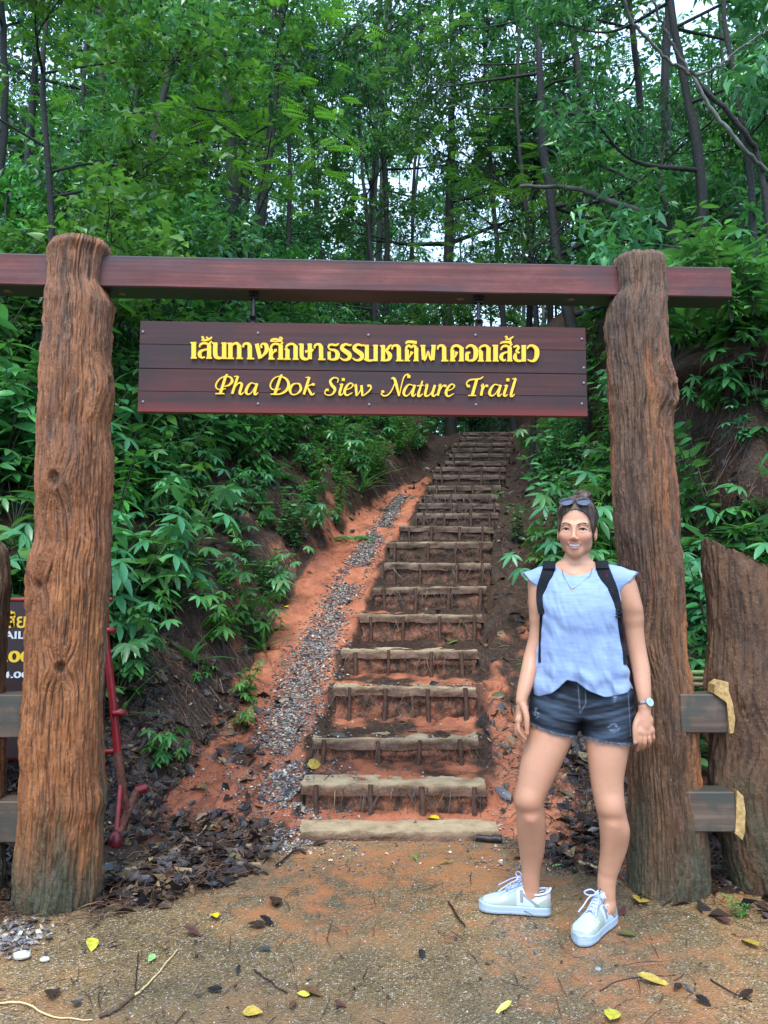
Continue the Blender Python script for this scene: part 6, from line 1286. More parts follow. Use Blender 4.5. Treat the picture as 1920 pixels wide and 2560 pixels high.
def polygonize(f, lo, hi, res, B=8):
    lo = np.asarray(lo, float); hi = np.asarray(hi, float); n = np.ceil((hi - lo) / (res * B)).astype(int); S = res * B
    I = np.stack(np.meshgrid(*[np.arange(k) for k in n], indexing='ij'), -1).reshape(-1, 3)
    d = f(lo + (I + 0.5) * S); I = I[np.abs(d) < S * 1.15]
    off = np.stack(np.meshgrid(*[np.arange(B + 1)] * 3, indexing='ij'), -1).reshape(-1, 3)
    N = n * B + 2; cid = []; cpos = []; E = [[], [], []]
    for s0 in range(0, len(I), 1500):
        blk = I[s0:s0 + 1500]; G = (blk[:, None] * B + off[None]); v = f((lo + G.reshape(-1, 3) * res)).reshape(len(blk), B + 1, B + 1, B + 1)
        sg = v < 0
        c8 = [(a, b, c) for a in (0, 1) for b in (0, 1) for c in (0, 1)]
        cnt = sum(sg[:, a:B + a, b:B + b, c:B + c].astype(int) for a, b, c in c8); act = (cnt > 0) & (cnt < 8)
        bi, x, y, z = np.nonzero(act); acc = np.zeros((len(bi), 3)); w = np.zeros(len(bi))
        for ax in range(3):
            for p in (0, 1):
                for q in (0, 1):
                    o0 = [0, 0, 0]; oth = [i for i in range(3) if i != ax]; o0[oth[0]] = p; o0[oth[1]] = q; o1 = list(o0); o1[ax] = 1
                    a = v[bi, x + o0[0], y + o0[1], z + o0[2]]; b = v[bi, x + o1[0], y + o1[1], z + o1[2]]; cr = (a < 0) != (b < 0)
                    t_ = np.where(cr, a / np.where(cr, a - b, 1), 0); pt = np.array(o0, float)[None] + 0 * acc; pt[:, ax] = t_
                    acc += np.where(cr[:, None], pt, 0); w += cr
        base = blk[bi] * B + np.stack([x, y, z], 1); cpos.append(lo + (base + acc / w[:, None]) * res); cid.append((base[:, 0] * N[1] + base[:, 1]) * N[2] + base[:, 2])
        for ax in range(3):
            sl1 = [slice(None)] + [slice(0, B)] * 3; sl2 = list(sl1); sl2[ax + 1] = slice(1, B + 1); cr = sg[tuple(sl1)] != sg[tuple(sl2)]
            bi, x, y, z = np.nonzero(cr); E[ax].append(np.column_stack([blk[bi] * B + np.stack([x, y, z], 1), sg[bi, x, y, z]]))
    cid = np.concatenate(cid); cpos = np.concatenate(cpos); o = np.argsort(cid); cid = cid[o]; cpos = cpos[o]; Q = []
    for ax in range(3):
        e = np.concatenate(E[ax]); g_ = e[:, :3]; s_ = e[:, 3].astype(bool); u, w = [(1, 2), (2, 0), (0, 1)][ax]; ids = []
        for (a, b) in ((0, 0), (1, 0), (1, 1), (0, 1)):
            c = g_.copy(); c[:, u] -= a; c[:, w] -= b; k = (c[:, 0] * N[1] + c[:, 1]) * N[2] + c[:, 2]; j = np.clip(np.searchsorted(cid, k), 0, len(cid) - 1); ids.append(np.where(cid[j] == k, j, -1))
        q = np.stack(ids, 1); ok = (q >= 0).all(1); q = q[ok]; s_ = s_[ok]; q[~s_] = q[~s_][:, ::-1]; Q.append(q)
    return cpos, np.concatenate(Q)

# body frame: s = her left (picture right), f = front, z = up
ES = np.array([0.97, -0.243, 0]); EF = np.array([-0.243, -0.97, 0]); C0 = np.array([0.785, 3.10, 0.0])
def W(s, f, z): return C0 + s * ES + f * EF + np.array([0, 0, z])
def loc(P): q = P - C0; return q @ ES, q @ EF, P[:, 2]
HF = nrm(np.array([-0.355, -0.935, -0.02])); HR0 = nrm(np.cross(HF, [0, 0, 1])); HR0 = -HR0 if HR0[0] < 0 else HR0
HU = nrm(np.cross(HR0, -HF)); HU = HU if HU[2] > 0 else -HU; _r = R(2.0); HR = HR0 * math.cos(_r) - HU * math.sin(_r); HU = HU * math.cos(_r) + HR0 * math.sin(_r)
HC = np.array([0.779, 3.10, 1.514]); HM = np.stack([HR, HF, HU], 1)     # columns: right, front, up
def Hd(a, b, c): return HC + a * HR + b * HF + c * HU
def tohead(P): return (P - HC) @ HM
hit1 = lambda x, y, Y: atY(x, y, Y)
def capsE(q, a, b, ra, rb): return seg(q, a, b, ra, rb)
UL = [(-.0300, .0640, -.0620), (-.016, .0855, -.0672), (-.005, .0910, -.0672), (0, .0915, -.0682), (.005, .0910, -.0672), (.016, .0855, -.0672), (.0300, .0640, -.0620)]
LL = [(-.0300, .0640, -.0630), (-.017, .0830, -.0790), (0, .0885, -.0845), (.017, .0830, -.0790), (.0300, .0640, -.0630)]
def f_head(P):
    q = tohead(P)
    d = ellp(q, (0, -.014, .038), (.071, .090, .083)); d = smin(d, ellp(q, (0, .018, -.030), (.0610, .066, .084)), .028)
    d = smin(d, ellp(q, (0, .054, -.100), (.026, .024, .021)), .03)
    for s in (-1, 1):
        d = smin(d, ellp(q, (s * .035, .053, -.035), (.0255, .026, .023)), .024)
        d = smin(d, ellp(q, (s * .040, .002, -.070), (.013, .028, .020)), .03)
        d = smin(d, seg(q, np.array([s * .016, .082, .010]), np.array([s * .045, .067, .012]), .005, .005), .020)      # brow
        d = smax(d, -ellp(q, (s * .0325, .097, -.010), (.0165, .0135, .0095)), .009)                                     # socket
        d = smin(d, chain(q, [(s * .018, .0805, -.0075), (s * .031, .0815, -.0022), (s * .047, .0690, -.0085)], [.003, .0036, .003], .003), .005)   # upper lid
        d = smin(d, chain(q, [(s * .019, .0790, -.0135), (s * .032, .0785, -.0188), (s * .046, .0690, -.0130)], [.003, .0042, .003], .003), .006)   # lower lid
        d = smin(d, ellp(q, (s * .0110, .0920, -.0480), (.0062, .0080, .0058)), .005); d = smax(d, -ellp(q, (s * .0062, .0965, -.0545), (.0032, .0055, .0035)), .002)
        d = smin(d, ellp(q, (s * .0725, -.006, -.022), (.008, .019, .031)), .006); d = smax(d, -ellp(q, (s * .082, .0, -.020), (.007, .010, .019)), .005)
    d = smin(d, seg(q, np.array([0, .084, .004]), np.array([0, .1010, -.0405]), .0046, .0078), .016)
    d = smin(d, chain(q, UL, [.0012, .0026, .0032, .0028, .0032, .0026, .0012], .002), .0028)
    d = smin(d, chain(q, LL, [.0012, .0034, .0044, .0034, .0012], .003), .0028)
    qb = q.copy(); qb[:, 2] -= 7 * q[:, 0] ** 2; d = smax(d, -ellp(qb, (0, .0835, -.0745), (.0275, .022, .0060)), .002)                                              # parted lips
    d = smin(d, seg(q, np.array([0, -.034, -.075]), np.array([-.004, -.052, -.165]), .0445, .054), .016)
    return d
SHR = [W(-.155, -.015, 1.300), W(.165, -.015, 1.300)]
ELB = [hit1(1331, 1628, 3.15), hit1(1597, 1630, 3.07)]; WRI = [hit1(1304, 1752, 3.06), hit1(1612, 1762, 2.99)]
def f_torso(P):
    s, f, z = loc(P); q = np.stack([s, f, z], 1)
    d = ellp(q, (0, -.005, 1.20), (.138, .092, .16)); d = smin(d, ellp(q, (0, 0, 1.04), (.122, .085, .13)), .06); d = smin(d, ellp(q, (0, -.01, .87), (.160, .105, .12)), .06)
    d = smin(d, seg(q, np.array([-.15, -.015, 1.302]), np.array([.155, -.015, 1.302]), .040, .040), .04)
    d = smin(d, seg(q, np.array([-.03, -.02, 1.335]), np.array([-.012, -.02, 1.37]), .062, .054), .04)
    for k in (-1, 1):
        d = smin(d, seg(q, np.array([k * .05 - .01, -.02, 1.345]), np.array([k * .14, -.018, 1.312]), .030, .034), .03)
        d = smin(d, ellp(q, (k * .066, .062, 1.185), (.060, .050, .055)), .03)
        d = smin(d, seg(q, np.array([k * .02, .048, 1.322]), np.array([k * .13, .020, 1.335]), .0075, .006), .012)       # collar bones
    return d
def zlimb(pts, rad, zlo, zhi, cf=0.97, ky=1.0):
    """limb whose centre line and radius are smooth functions of height"""
    C = catmull(np.column_stack([np.asarray(pts, float), np.asarray(rad, float)]), 12); C = C[np.argsort(C[:, 2])]
    def fn(P):
        z = P[:, 2]; cx = np.interp(z, C[:, 2], C[:, 0]); cy = np.interp(z, C[:, 2], C[:, 1]); r = np.interp(z, C[:, 2], C[:, 3])
        d = (np.hypot(P[:, 0] - cx, (P[:, 1] - cy) / ky) - r) * cf; return smax(smax(d, z - zhi, .03), zlo - z, .008)
    return fn
_c8 = lambda x, y, Y: atY(1160 + x / 3.19, 1200 + y / 3.19, Y)
ARMP = [([SHR[0], _c8(606, 1000, 3.145), _c8(607, 1100, 3.15), _c8(588, 1250, 3.15), _c8(545, 1380, 3.14), _c8(522, 1500, 3.11), _c8(500, 1600, 3.09), _c8(472, 1700, 3.07), WRI[0]], [.047, .0425, .0400, .0365, .0315, .0325, .0315, .0265, .0212]),
        ([SHR[1], _c8(1330, 1000, 3.06), _c8(1343, 1100, 3.07), _c8(1362, 1250, 3.07), _c8(1385, 1380, 3.06), _c8(1409, 1500, 3.04), _c8(1421, 1600, 3.02), _c8(1433, 1700, 3.00), WRI[1]], [.048, .0425, .0400, .0370, .0355, .0345, .0318, .0275, .0235])]
def arm(i):
    S = SHR[i]; Lm = zlimb(ARMP[i][0], ARMP[i][1], WRI[i][2] - .01, S[2] + .01); E = ARMP[i][0][2]
    return lambda P: smin(Lm(P), seg(P, S, E, .046, .038), .02)
HIPS = [W(-.088, -.01, .87), W(.088, -.01, .87)]; KNE = [np.array([.556, 3.055, .455]), np.array([.876, 3.02, .445])]; ANK = [np.array([.578, 3.16, .095]), np.array([.848, 3.045, .095])]
_c3 = lambda x, y, Y: atY(1200 + x / 3.318, 1700 + y / 3.318, Y)
LEGP = [([HIPS[0], _c3(587, 450, 3.10), _c3(520, 650, 3.085), _c3(455, 850, 3.07), _c3(408, 1000, 3.065), _c3(418, 1090, 3.08), _c3(425, 1200, 3.10), _c3(430, 1400, 3.135), _c3(424, 1550, 3.15), _c3(420, 1650, 3.155), np.array([.578, 3.16, .07])],
         [.098, .0890, .0815, .0670, .0585, .0550, .0570, .0500, .0385, .0345, .031]),
        ([HIPS[1], _c3(1060, 450, 3.065), _c3(1055, 650, 3.045), _c3(1054, 850, 3.03), _c3(1080, 1050, 3.015), _c3(1100, 1140, 3.02), _c3(1117, 1250, 3.03), _c3(1108, 1400, 3.05), _c3(1075, 1550, 3.055), _c3(1050, 1680, 3.05), np.array([.846, 3.048, .07])],
         [.098, .0880, .0740, .0610, .0555, .0535, .0560, .0495, .0405, .0345, .031])]
KNE = [LEGP[0][0][4], LEGP[1][0][4]]
def leg(i):
    K, A = KNE[i], ANK[i]; Lm = zlimb(*LEGP[i], .05, .90, .96)
    def fn(P):
        d = Lm(P); d = smin(d, ellp(P, K + np.array([-.004, -.030, .006]), (.019, .021, .026)), .04)
        d = smin(d, seg(P, K + [0, -.030, -.06], A + [0, -.010, .12], .020, .018), .03)
        return smin(d, seg(P, A + [0, 0, -.02], A + (np.array([-.10, .02, -.055]) if i == 0 else np.array([-.06, -.075, -.055])), .028, .016), .012)
    return fn
# hands: joints from knuckle to tip
def fing(pts, r): return ([np.asarray(p, float) for p in pts], r)
h = hit1
HAND0 = dict(palm=[(h(1304, 1752, 3.06), .0205), (h(1305, 1770, 3.06), .0205), (h(1301, 1792, 3.07), .0195)], extra=[(h(1297, 1800, 3.045), .0125), (h(1294, 1802, 3.10), .0115), (h(1312, 1772, 3.035), .0125)],
             f=[([h(1297, 1800, 3.045), h(1296, 1822, 3.035), h(1305, 1838, 3.035), h(1314, 1848, 3.037)], [.0098, .0088, .0080, .0062]),
                ([h(1294, 1802, 3.066), h(1292, 1826, 3.058), h(1300, 1844, 3.058), h(1309, 1854, 3.06)], [.0098, .0090, .0080, .0064]),
                ([h(1294, 1801, 3.087), h(1292, 1824, 3.082), h(1299, 1841, 3.082), h(1307, 1849, 3.084)], [.0094, .0086, .0078, .0062]),
                ([h(1295, 1798, 3.106), h(1293, 1817, 3.104), h(1299, 1830, 3.104), h(1306, 1837, 3.106)], [.0084, .0076, .0068, .0056]),
                ([h(1309, 1766, 3.036), h(1316, 1790, 3.020), h(1317.5, 1813, 3.014), h(1317.5, 1833, 3.016)], [.0135, .0120, .0098, .0078])])
HAND1 = dict(palm=[(h(1612, 1762, 2.99), .0225), (h(1611, 1790, 2.985), .0235), (h(1612, 1812, 2.98), .0225)], extra=[(h(1600, 1828, 2.972), .0125), (h(1627, 1826, 2.975), .0125), (h(1603, 1800, 2.985), .0165), (h(1622, 1800, 2.985), .0165)],
             f=[([h(1599, 1829, 2.970), h(1600, 1853, 2.965), h(1598, 1867, 2.985), h(1594, 1875, 3.004)], [.0105, .0095, .0085, .0068]),
                ([h(1609, 1832, 2.966), h(1611.5, 1856, 2.962), h(1609, 1867, 2.984), h(1605, 1872, 3.004)], [.0108, .0098, .0088, .0070]),
                ([h(1619, 1831, 2.970), h(1624, 1852, 2.967), h(1621, 1861, 2.988), h(1616, 1864, 3.006)], [.0104, .0094, .0084, .0068]),
                ([h(1628, 1827, 2.978), h(1633, 1844, 2.976), h(1630, 1852, 2.994), h(1626, 1855, 3.010)], [.0092, .0082, .0074, .0060]),
                ([h(1600, 1790, 2.988), h(1590, 1812, 2.975), h(1588, 1834, 2.968), h(1588, 1856, 2.966)], [.0150, .0125, .0102, .0078])])
def hand(Hn):
    def fn(P):
        d = chain(P, [p for p, r in Hn['palm']], [r for p, r in Hn['palm']], .012)
        kn = [f_[0][0] for f_ in Hn['f'][:4]]; cc = Hn['palm'][1][0]
        for p in kn: d = smin(d, seg(P, cc, p, .0165, .0108), .010)
        for p, r in Hn['extra']: d = smin(d, np.linalg.norm(P - p, axis=1) - r, .012)
        e = None
        for pts, r in Hn['f'][:4]:
            q = chain(P, pts, r, .004); q = q + .0005; e = q if e is None else smin(e, q, .0004)
        d = smin(d, e, .006); return smin(d, chain(P, Hn['f'][4][0], Hn['f'][4][1], .005), .006)
    return fn
PARTS = [((0.66, 2.95, 1.30), (0.92, 3.25, 1.68), f_head, .02)]
PARTS += [((0.56, 2.9, 0.70), (1.04, 3.3, 1.46), f_torso, .02)]
for i in (0, 1):
    pts = np.array([SHR[i], ELB[i], WRI[i]]); PARTS.append((pts.min(0) - .08, pts.max(0) + .08, arm(i), .020))
    Hn = (HAND0, HAND1)[i]; pts = np.array([p for f_ in Hn['f'] for p in f_[0]] + [p for p, _ in Hn['palm']]); PARTS.append((pts.min(0) - .04, pts.max(0) + .04, hand(Hn), .008))
    pts = np.array([HIPS[i], LEGP[i][0][4], ANK[i]]); PARTS.append((pts.min(0) - .15, pts.max(0) + .14, leg(i), .02))
def body(P):
    d = np.full(len(P), 0.30)
    for lo, hi, fn, k in PARTS:
        m = ((P > lo) & (P < hi)).all(1)
        if m.any(): d[m] = smin(d[m], fn(P[m]), k)
        # rough distance outside the part box, so empty blocks are skipped cheaply
    return d
BV, BQ = polygonize(body, (.44, 2.80, .03), (1.16, 3.34, 1.66), 0.0026)
q = tohead(BV); ishead = (BV[:, 2] > 1.37)
skin = np.tile(np.array([0.48, 0.25, 0.155]), (len(BV), 1)); nz_ = fbm(BV[:, 0] * 25, BV[:, 1] * 25, BV[:, 2] * 25, 3, 4)[:, None]
skin = skin * (1 + 0.05 * nz_)
skin = np.where(ishead[:, None], skin * 1.16, skin)
def tint(w, c): 
    global skin
    skin = skin * (1 - w[:, None]) + np.asarray(c)[None] * w[:, None]
for s_ in (-1, 1): tint(ishead * 0.38 * np.exp(-(np.linalg.norm((q - [s_ * .042, .062, -.038]) / [.020, .03, .018], axis=1)) ** 2), (0.62, 0.20, 0.16))
tint(ishead * 0.3 * np.exp(-(np.linalg.norm((q - [0, .105, -.042]) / [.014, .02, .012], axis=1)) ** 2), (0.62, 0.24, 0.18))
zu = -.0665 + 5.0 * q[:, 0] ** 2; zl = -.0845 + 22 * q[:, 0] ** 2; tp = np.sqrt(np.clip(1 - (q[:, 0] / .0318) ** 2, 0, 1))
dlip = np.minimum(np.abs(q[:, 2] - zu) - .0024 * tp, np.abs(q[:, 2] - zl) - .0046 * tp) ; tint(ishead * (q[:, 1] > .055) * (np.abs(q[:, 0]) < .0318) * smooth(.0010, -.0006, dlip) * .8, (0.45, 0.14, 0.13))
dl = .01 + 0 * np.minimum(chain(q, UL, [.0012, .0026, .0032, .0028, .0032, .0026, .0012], .002), chain(q, LL, [.0012, .0034, .0044, .0034, .0012], .003)); tint(ishead * smooth(.0010, -.0004, dl) * .75, (0.46, 0.17, 0.15))
qb = q.copy(); qb[:, 2] -= 7 * q[:, 0] ** 2; inm = ellp(qb, (0, .082, -.0745), (.0275, .0135, .0060)); tint(ishead * smooth(.0015, -.0005, inm), (0.10, 0.025, 0.025))
for s_ in (-1, 1): tint(ishead * 0.30 * np.exp(-(np.linalg.norm((q - [s_ * .0325, .078, -.004]) / [.017, .02, .006], axis=1)) ** 3), (0.25, 0.13, 0.09))  # shading of the upper lids, painted into the skin colour
hc = smin(ellp(q, (0, .112, -.040), (.0705, .102, .1130)), ellp(q, (0, .112, .018), (.0740, .092, .0530)), .012)
tint(ishead * (q[:, 2] > -.02) * (q[:, 1] > .0) * smooth(-.013, .0, hc) * np.clip(.55 + .6 * vnoise(q[:, 0] * 260, q[:, 2] * 60, q[:, 1] * 60, 3), 0, 1), (0.13, 0.085, 0.065))
bl = smooth(.1, .9, fbm(BV[:, 0] * 11, BV[:, 1] * 11, BV[:, 2] * 7, 4, 77)); tint((~ishead) * .22 * bl, (0.50, 0.21, 0.14)); tint(.10 * smooth(.3, .8, fbm(BV[:, 0] * 160, BV[:, 1] * 160, BV[:, 2] * 160, 2, 78)), (0.30, 0.15, 0.09))
for K in KNE: tint(0.35 * np.exp(-(np.linalg.norm((BV - (K + [0, -.04, -.01])) / [.045, .05, .05], axis=1)) ** 2), (0.46, 0.20, 0.13))
for Hn in (HAND0, HAND1):
    for pts, r in Hn['f']:
        tint(0.45 * np.exp(-(np.linalg.norm(BV - pts[-1], axis=1) / .011) ** 2), (0.66, 0.36, 0.28)); tint(0.25 * np.exp(-(np.linalg.norm(BV - pts[1], axis=1) / .009) ** 2), (0.5, 0.22, 0.16))
t = NT('tanned_skin'); t.set('Base Color', t.attr('skin', 'Color')); t.set('Roughness', 0.46); t.set('Specular IOR Level', 0.4)
t.set('Subsurface Weight', 0.12); t.b.inputs['Subsurface Radius'].default_value = (0.010, 0.004, 0.002); t.set('Subsurface Scale', 0.6); t.bump(t.noise(420, 3), 0.10, 0.001); M_SKIN = t.m
person = thing('person', 'smiling woman in pale blue top and frayed dark denim shorts beside the right post', 'person', (0.74, 3.05, 0.0))
gobj('body', mesh_np('body', BV, BQ, attrs={'skin': skin}, mats=[M_SKIN]), person)
# face pieces
M_EYEW = simple('eye_white', (0.68, 0.68, 0.68), 0.2); M_IRIS = simple('grey_blue_iris', (0.025, 0.042, 0.060), 0.12); M_BROW = simple('dark_brow', (0.075, 0.040, 0.027), 0.7); M_TOOTH = simple('tooth', (0.95, 0.93, 0.88), 0.3); M_LASH = simple('lash', (0.012, 0.009, 0.009), 0.6)
for s_ in (-1, 1):
    b = MB(); b.ell((0, 0, 0), (.0118,) * 3, nu=20, nv=14, m=0); c = Hd(s_ * .0325, .0680, -.0105)
    cu = MB(); V = b.V[0] + c; b2 = MB(); b2.add(V, b.F[4][0], 0, 0)
    d_ = nrm(np.array([0, 0, CAMH]) - c); b2.ell(c + d_ * .0074, (.0064,) * 3, nu=14, nv=8, m=1); b2.ell(c + d_ * .0122, (.0024,) * 3, nu=10, nv=6, m=2); gobj('eye', b2.mesh('eye', [M_EYEW, M_IRIS, M_LASH]), person)
    b = MB(); b.tube(catmull([Hd(s_ * .0185, .0835, -.0105), Hd(s_ * .027, .0852, -.0050), Hd(s_ * .037, .0817, -.0048), Hd(s_ * .0485, .0710, -.0105)], 5), [.0010] + [.0020] * 14 + [.0012], 6); b.tube(catmull([Hd(s_ * .021, .0815, -.0150), Hd(s_ * .033, .0815, -.0168), Hd(s_ * .0465, .0715, -.0125)], 5), .0006, 5); gobj('eyelash', b.mesh('eyelash', [M_LASH]), person)
    b = MB(); b.tube(catmull([Hd(s_ * .0135, .0915, .0085), Hd(s_ * .026, .0900, .0140), Hd(s_ * .040, .0805, .0155), Hd(s_ * .051, .0670, .0095)], 5), [.0022, .0024, .0024] + [.0020] * 10 + [.0014, .0010, .0006], 6); gobj('eyebrow', b.mesh('eyebrow', [M_BROW]), person)
b = MB()
for k in range(-5, 6):
    a = k * 0.0046; w_ = 0.0047 if abs(k) < 3 else 0.0042; b.ell(Hd(a, .0812 - a * a * 26, -.0733 + a * a * 7), (w_ * .54, .0022, .0052 if abs(k) < 4 else .004), nu=10, nv=8, rot=HM)
gobj('teeth', b.mesh('teeth', [M_TOOTH]), person)
# hair
def f_hair(P):
    q = tohead(P); ang = np.arctan2(q[:, 0], q[:, 1])
    st_ = 0.0012 * vnoise(q[:, 0] * 150, (q[:, 1] - q[:, 2] * 0.5) * 14, 0, 3) 
    d = ellp(q, (0, -.018, .044), (.0795, .095, .0870)); d = smin(d, ellp(q, (0, -.045, .0), (.068, .060, .070)), .03)
    for s in (-1, 1): d = smin(d, ellp(q, (s * .062, .006, .012), (.0145, .036, .038)), .012)
    cut = smin(ellp(q, (0, .112, -.040), (.0705, .102, .1130)), ellp(q, (0, .112, .018), (.0740, .092, .0530)), .012); d = smax(d + st_, -cut, .004)
    d = smax(d, -(q[:, 2] + .045 + 0.7 * np.maximum(0, -q[:, 1] - .03)), .01)
    for s in (-1, 1): d = smax(d, -ellp(q, (s * .078, -.006, -.026), (.016, .019, .028)), .004)
    bn = ellp(q, (.014, -.052, .128), (.040, .036, .030)); a2 = np.arctan2(q[:, 1] + .052, q[:, 0] - .014); bn = bn + 0.0035 * np.sin(a2 * 3 + q[:, 2] * 160) + 0.002 * vnoise(q[:, 0] * 150, q[:, 1] * 150, q[:, 2] * 150, 4)
    return smin(d, bn, .010)
V, Q = polygonize(f_hair, HC - [.13, .17, .14], HC + [.13, .14, .19], 0.0022)
t = NT('dark_brown_hair'); q_ = t.attr('strand'); t.set('Base Color', t.ramp(q_, [(0.2, (0.022, 0.013, 0.009)), (0.55, (0.070, 0.042, 0.028)), (0.9, (0.20, 0.135, 0.095))])); t.set('Roughness', 0.52); t.set('Specular IOR Level', 0.4); M_HAIR = t.m
qh = tohead(V); strand = np.clip(0.38 + 0.28 * vnoise(qh[:, 0] * 330, (qh[:, 1] - qh[:, 2] * 0.5) * 30, 0, 8) + 0.18 * vnoise(qh[:, 0] * 90, qh[:, 1] * 12, qh[:, 2] * 12, 2), 0, 1)
hair = gobj('hair', mesh_np('hair', V, Q, attrs={'strand': strand}, mats=[M_HAIR]), person)
b = MB(); g3 = np.random.default_rng(5); cen = np.array([0, -.018, .044]); er = np.array([.0795, .095, .0870]); bun = nrm((np.array([.012, -.045, .120]) - cen) / er)
for k in range(300):
    a = g3.uniform(-2.0, 2.0); s0 = np.array([math.sin(a) * .92, math.cos(a) * .85 + .05, .62 - .42 * abs(math.sin(a)) ** 1.5 + g3.uniform(-.10, .25)]); s0 = nrm(s0); tt_ = np.linspace(0, .97, 9)[:, None]
    dd = nrm(s0 * (1 - tt_) + bun * tt_ + np.array([g3.normal(0, .05), 0, g3.normal(0, .05)]) * np.sin(tt_ * 3.14)); P = cen + dd * er * (1.008 + g3.uniform(0, .02)); ok = f_hair(np.array([Hd(*p) for p in P])) < .006
    if ok[0:3].sum() < 2: P = P[2:]
    b.tube(np.array([Hd(*p) for p in P]), np.concatenate([[.0003], np.full(len(P) - 1, g3.uniform(.0005, .0011))]), 4, a=g3.random(), cap=False)
me = b.mesh('hair_strands', [M_HAIR]); at = me.attributes.new('strand', 'FLOAT', 'POINT'); at.data.foreach_set('value', (0.25 + 0.7 * np.concatenate(b.A)).astype(np.float32)); gobj('hair_strands', me, person)
b = MB(); g3 = np.random.default_rng(3)
for k in range(46):
    a = g3.uniform(-1, 1); s0 = Hd(a * .05 + .01, -.03 - abs(a) * .02, .125 + g3.normal(0, .012)) if k < 26 else Hd(np.sign(a) * .070, g3.uniform(-.03, .035), g3.uniform(.0, .06))
    e = s0 + HR * g3.normal(a * .02, .012) + HU * g3.uniform(-.03, .022) + HF * g3.normal(0, .01); m_ = (s0 + e) / 2 + g3.normal(0, .006, 3); b.tube(catmull([s0, m_, e], 4), np.linspace(.0007, .0002, 9), 3, cap=False)
o = gobj('stray_hairs', b.mesh('stray_hairs', [M_HAIR]), person)
# ---------------------------------------------------------------- clothes
zt0 = np.array([.80, .86, .93, 1.0, 1.08, 1.14, 1.19, 1.24, 1.28, 1.32, 1.36]); at0 = np.array([.196, .194, .186, .172, .158, .155, .158, .157, .152, .130, .10]); bt0 = np.array([.128, .130, .126, .120, .116, .118, .118, .108, .092, .072, .05]); ct0 = np.array([.0, .004, .008, .012, .016, .020, .020, .014, .006, -.002, -.01])
_T = catmull(np.stack([zt0, at0, bt0, ct0], 1), 8); zt, at_, bt_, ct_ = _T.T
def hemz(s): return np.interp(s, [-.24, -.165, -.12, -.085, -.055, -.02, .03, .08, .13, .20, .26], [.865, .850, .866, .892, .922, .914, .880, .862, .866, .884, .89])
def f_shirt(P):
    s, f, z = loc(P); a = np.interp(z, zt, at_); b = np.interp(z, zt, bt_); c = np.interp(z, zt, ct_); s_ = s + .004; ang = np.arctan2(s_, f - c)
    k = np.sqrt((s_ / a) ** 2 + ((f - c) / b) ** 2); low = smooth(1.18, .90, z)
    fold = 0.0095 * low * (np.sin(ang * 9 + 1.3 * np.sin(z * 14) + 0.6) * 0.5 + vnoise(ang * 4.2, z * 3.5, 0, 12)) + 0.0030 * vnoise(s * 34 + z * 16, z * 22, 0, 31) + 0.0022 * vnoise(s * 60, z * 30 + s * 40, 0, 33)
    pinch = 0.010 * smooth(.10, .0, np.abs(s + .05)) * smooth(1.0, .92, z) * np.cos((s + .05) * 90) * (f > 0)
    bag = 0.006 * smooth(.99, .92, z) * np.sin(z * 75 + ang * 3 + 2 * vnoise(ang * 3, z * 8, 0, 3))
    d = (k - 1) * np.minimum(a, b) * 0.92 - fold - pinch - bag * 0.6
    q = np.stack([s, f, z], 1)
    d = smin(d, seg(q, np.array([-.15, -.015, 1.303]), np.array([.155, -.015, 1.303]), .046, .046), .035)
    for m in (-1, 1):
        d = smin(d, seg(q, np.array([m * .05 - .01, -.02, 1.346]), np.array([m * .145, -.018, 1.318]), .034, .039), .02)
        w_ = seg(q, np.array([m * .13, -.014, 1.302]), np.array([m * .200, -.012, 1.290]), .052, .051); w_ = smax(w_, m * s - .205 - 1.1 * (z - 1.314) + .009 * vnoise(f * 45, z * 40, 0, 5), .003); d = smin(d, w_, .014)
    d = smax(d, -ellp(q, (-.012, .015, 1.405), (.086, .125, .092)), .004)
    d = smax(d, z - 1.366, .003)
    d = smax(d, hemz(s) - z + np.where(f < -.02, .0, .0), .003)
    return d
V, Q = polygonize(f_shirt, (.52, 2.88, .83), (1.06, 3.32, 1.40), 0.0028)
t = NT('pale_blue_jersey'); n1 = t.noise(60, 5, 0.6, (0.25, 0.25, 1.6)); t.set('Base Color', t.ramp(n1, [(0.3, (0.20, 0.29, 0.50)), (0.7, (0.27, 0.37, 0.59))])); t.set('Roughness', 0.85); t.set('Specular IOR Level', 0.2); t.set('Sheen Weight', 0.25)
t.bump(t.noise(35, 4, 0.6, (0.8, 0.8, 1)), 0.35, 0.004); M_SHIRT = t.m
gobj('shirt', mesh_np('shirt', V, Q, mats=[M_SHIRT]), person)['label'] = 'loose pale blue cap-sleeved top'
def shz(s): return np.interp(s, [-.24, -.20, -.11, -.02, .02, .10, .20, .24], [.762, .746, .718, .696, .699, .690, .678, .676])
def f_short(P):
    s, f, z = loc(P); q = np.stack([s, f, z], 1); wr = 0.0028 * vnoise(s * 12 + f * 8, (z - 0.25 * np.abs(s)) * 85, 0, 9) * smooth(.90, .80, z) + 0.0012 * vnoise(s * 40, z * 160, 0, 19)
    a = np.interp(z, [.70, .78, .86, .93, .96], [.190, .192, .180, .158, .150]); b = np.interp(z, [.70, .78, .86, .93, .96], [.108, .118, .120, .106, .102]); k = np.sqrt((s / a) ** 2 + ((f + .008) / b) ** 2); d = (k - 1) * np.minimum(a, b)
    d = smax(d, .765 - z - .5 * np.abs(s), .03)
    for i in (0, 1):
        H = np.array(HIPS[i]); K = np.array(KNE[i]); T_ = LEGP[i][0][1]; u = T_ - H; d = smin(d, seg(P, H, H + u * 1.15, .108, .100), .016)
    d = d - wr; d = smax(d, shz(s) - z, .002)
    return smax(d, z - .965, .003)
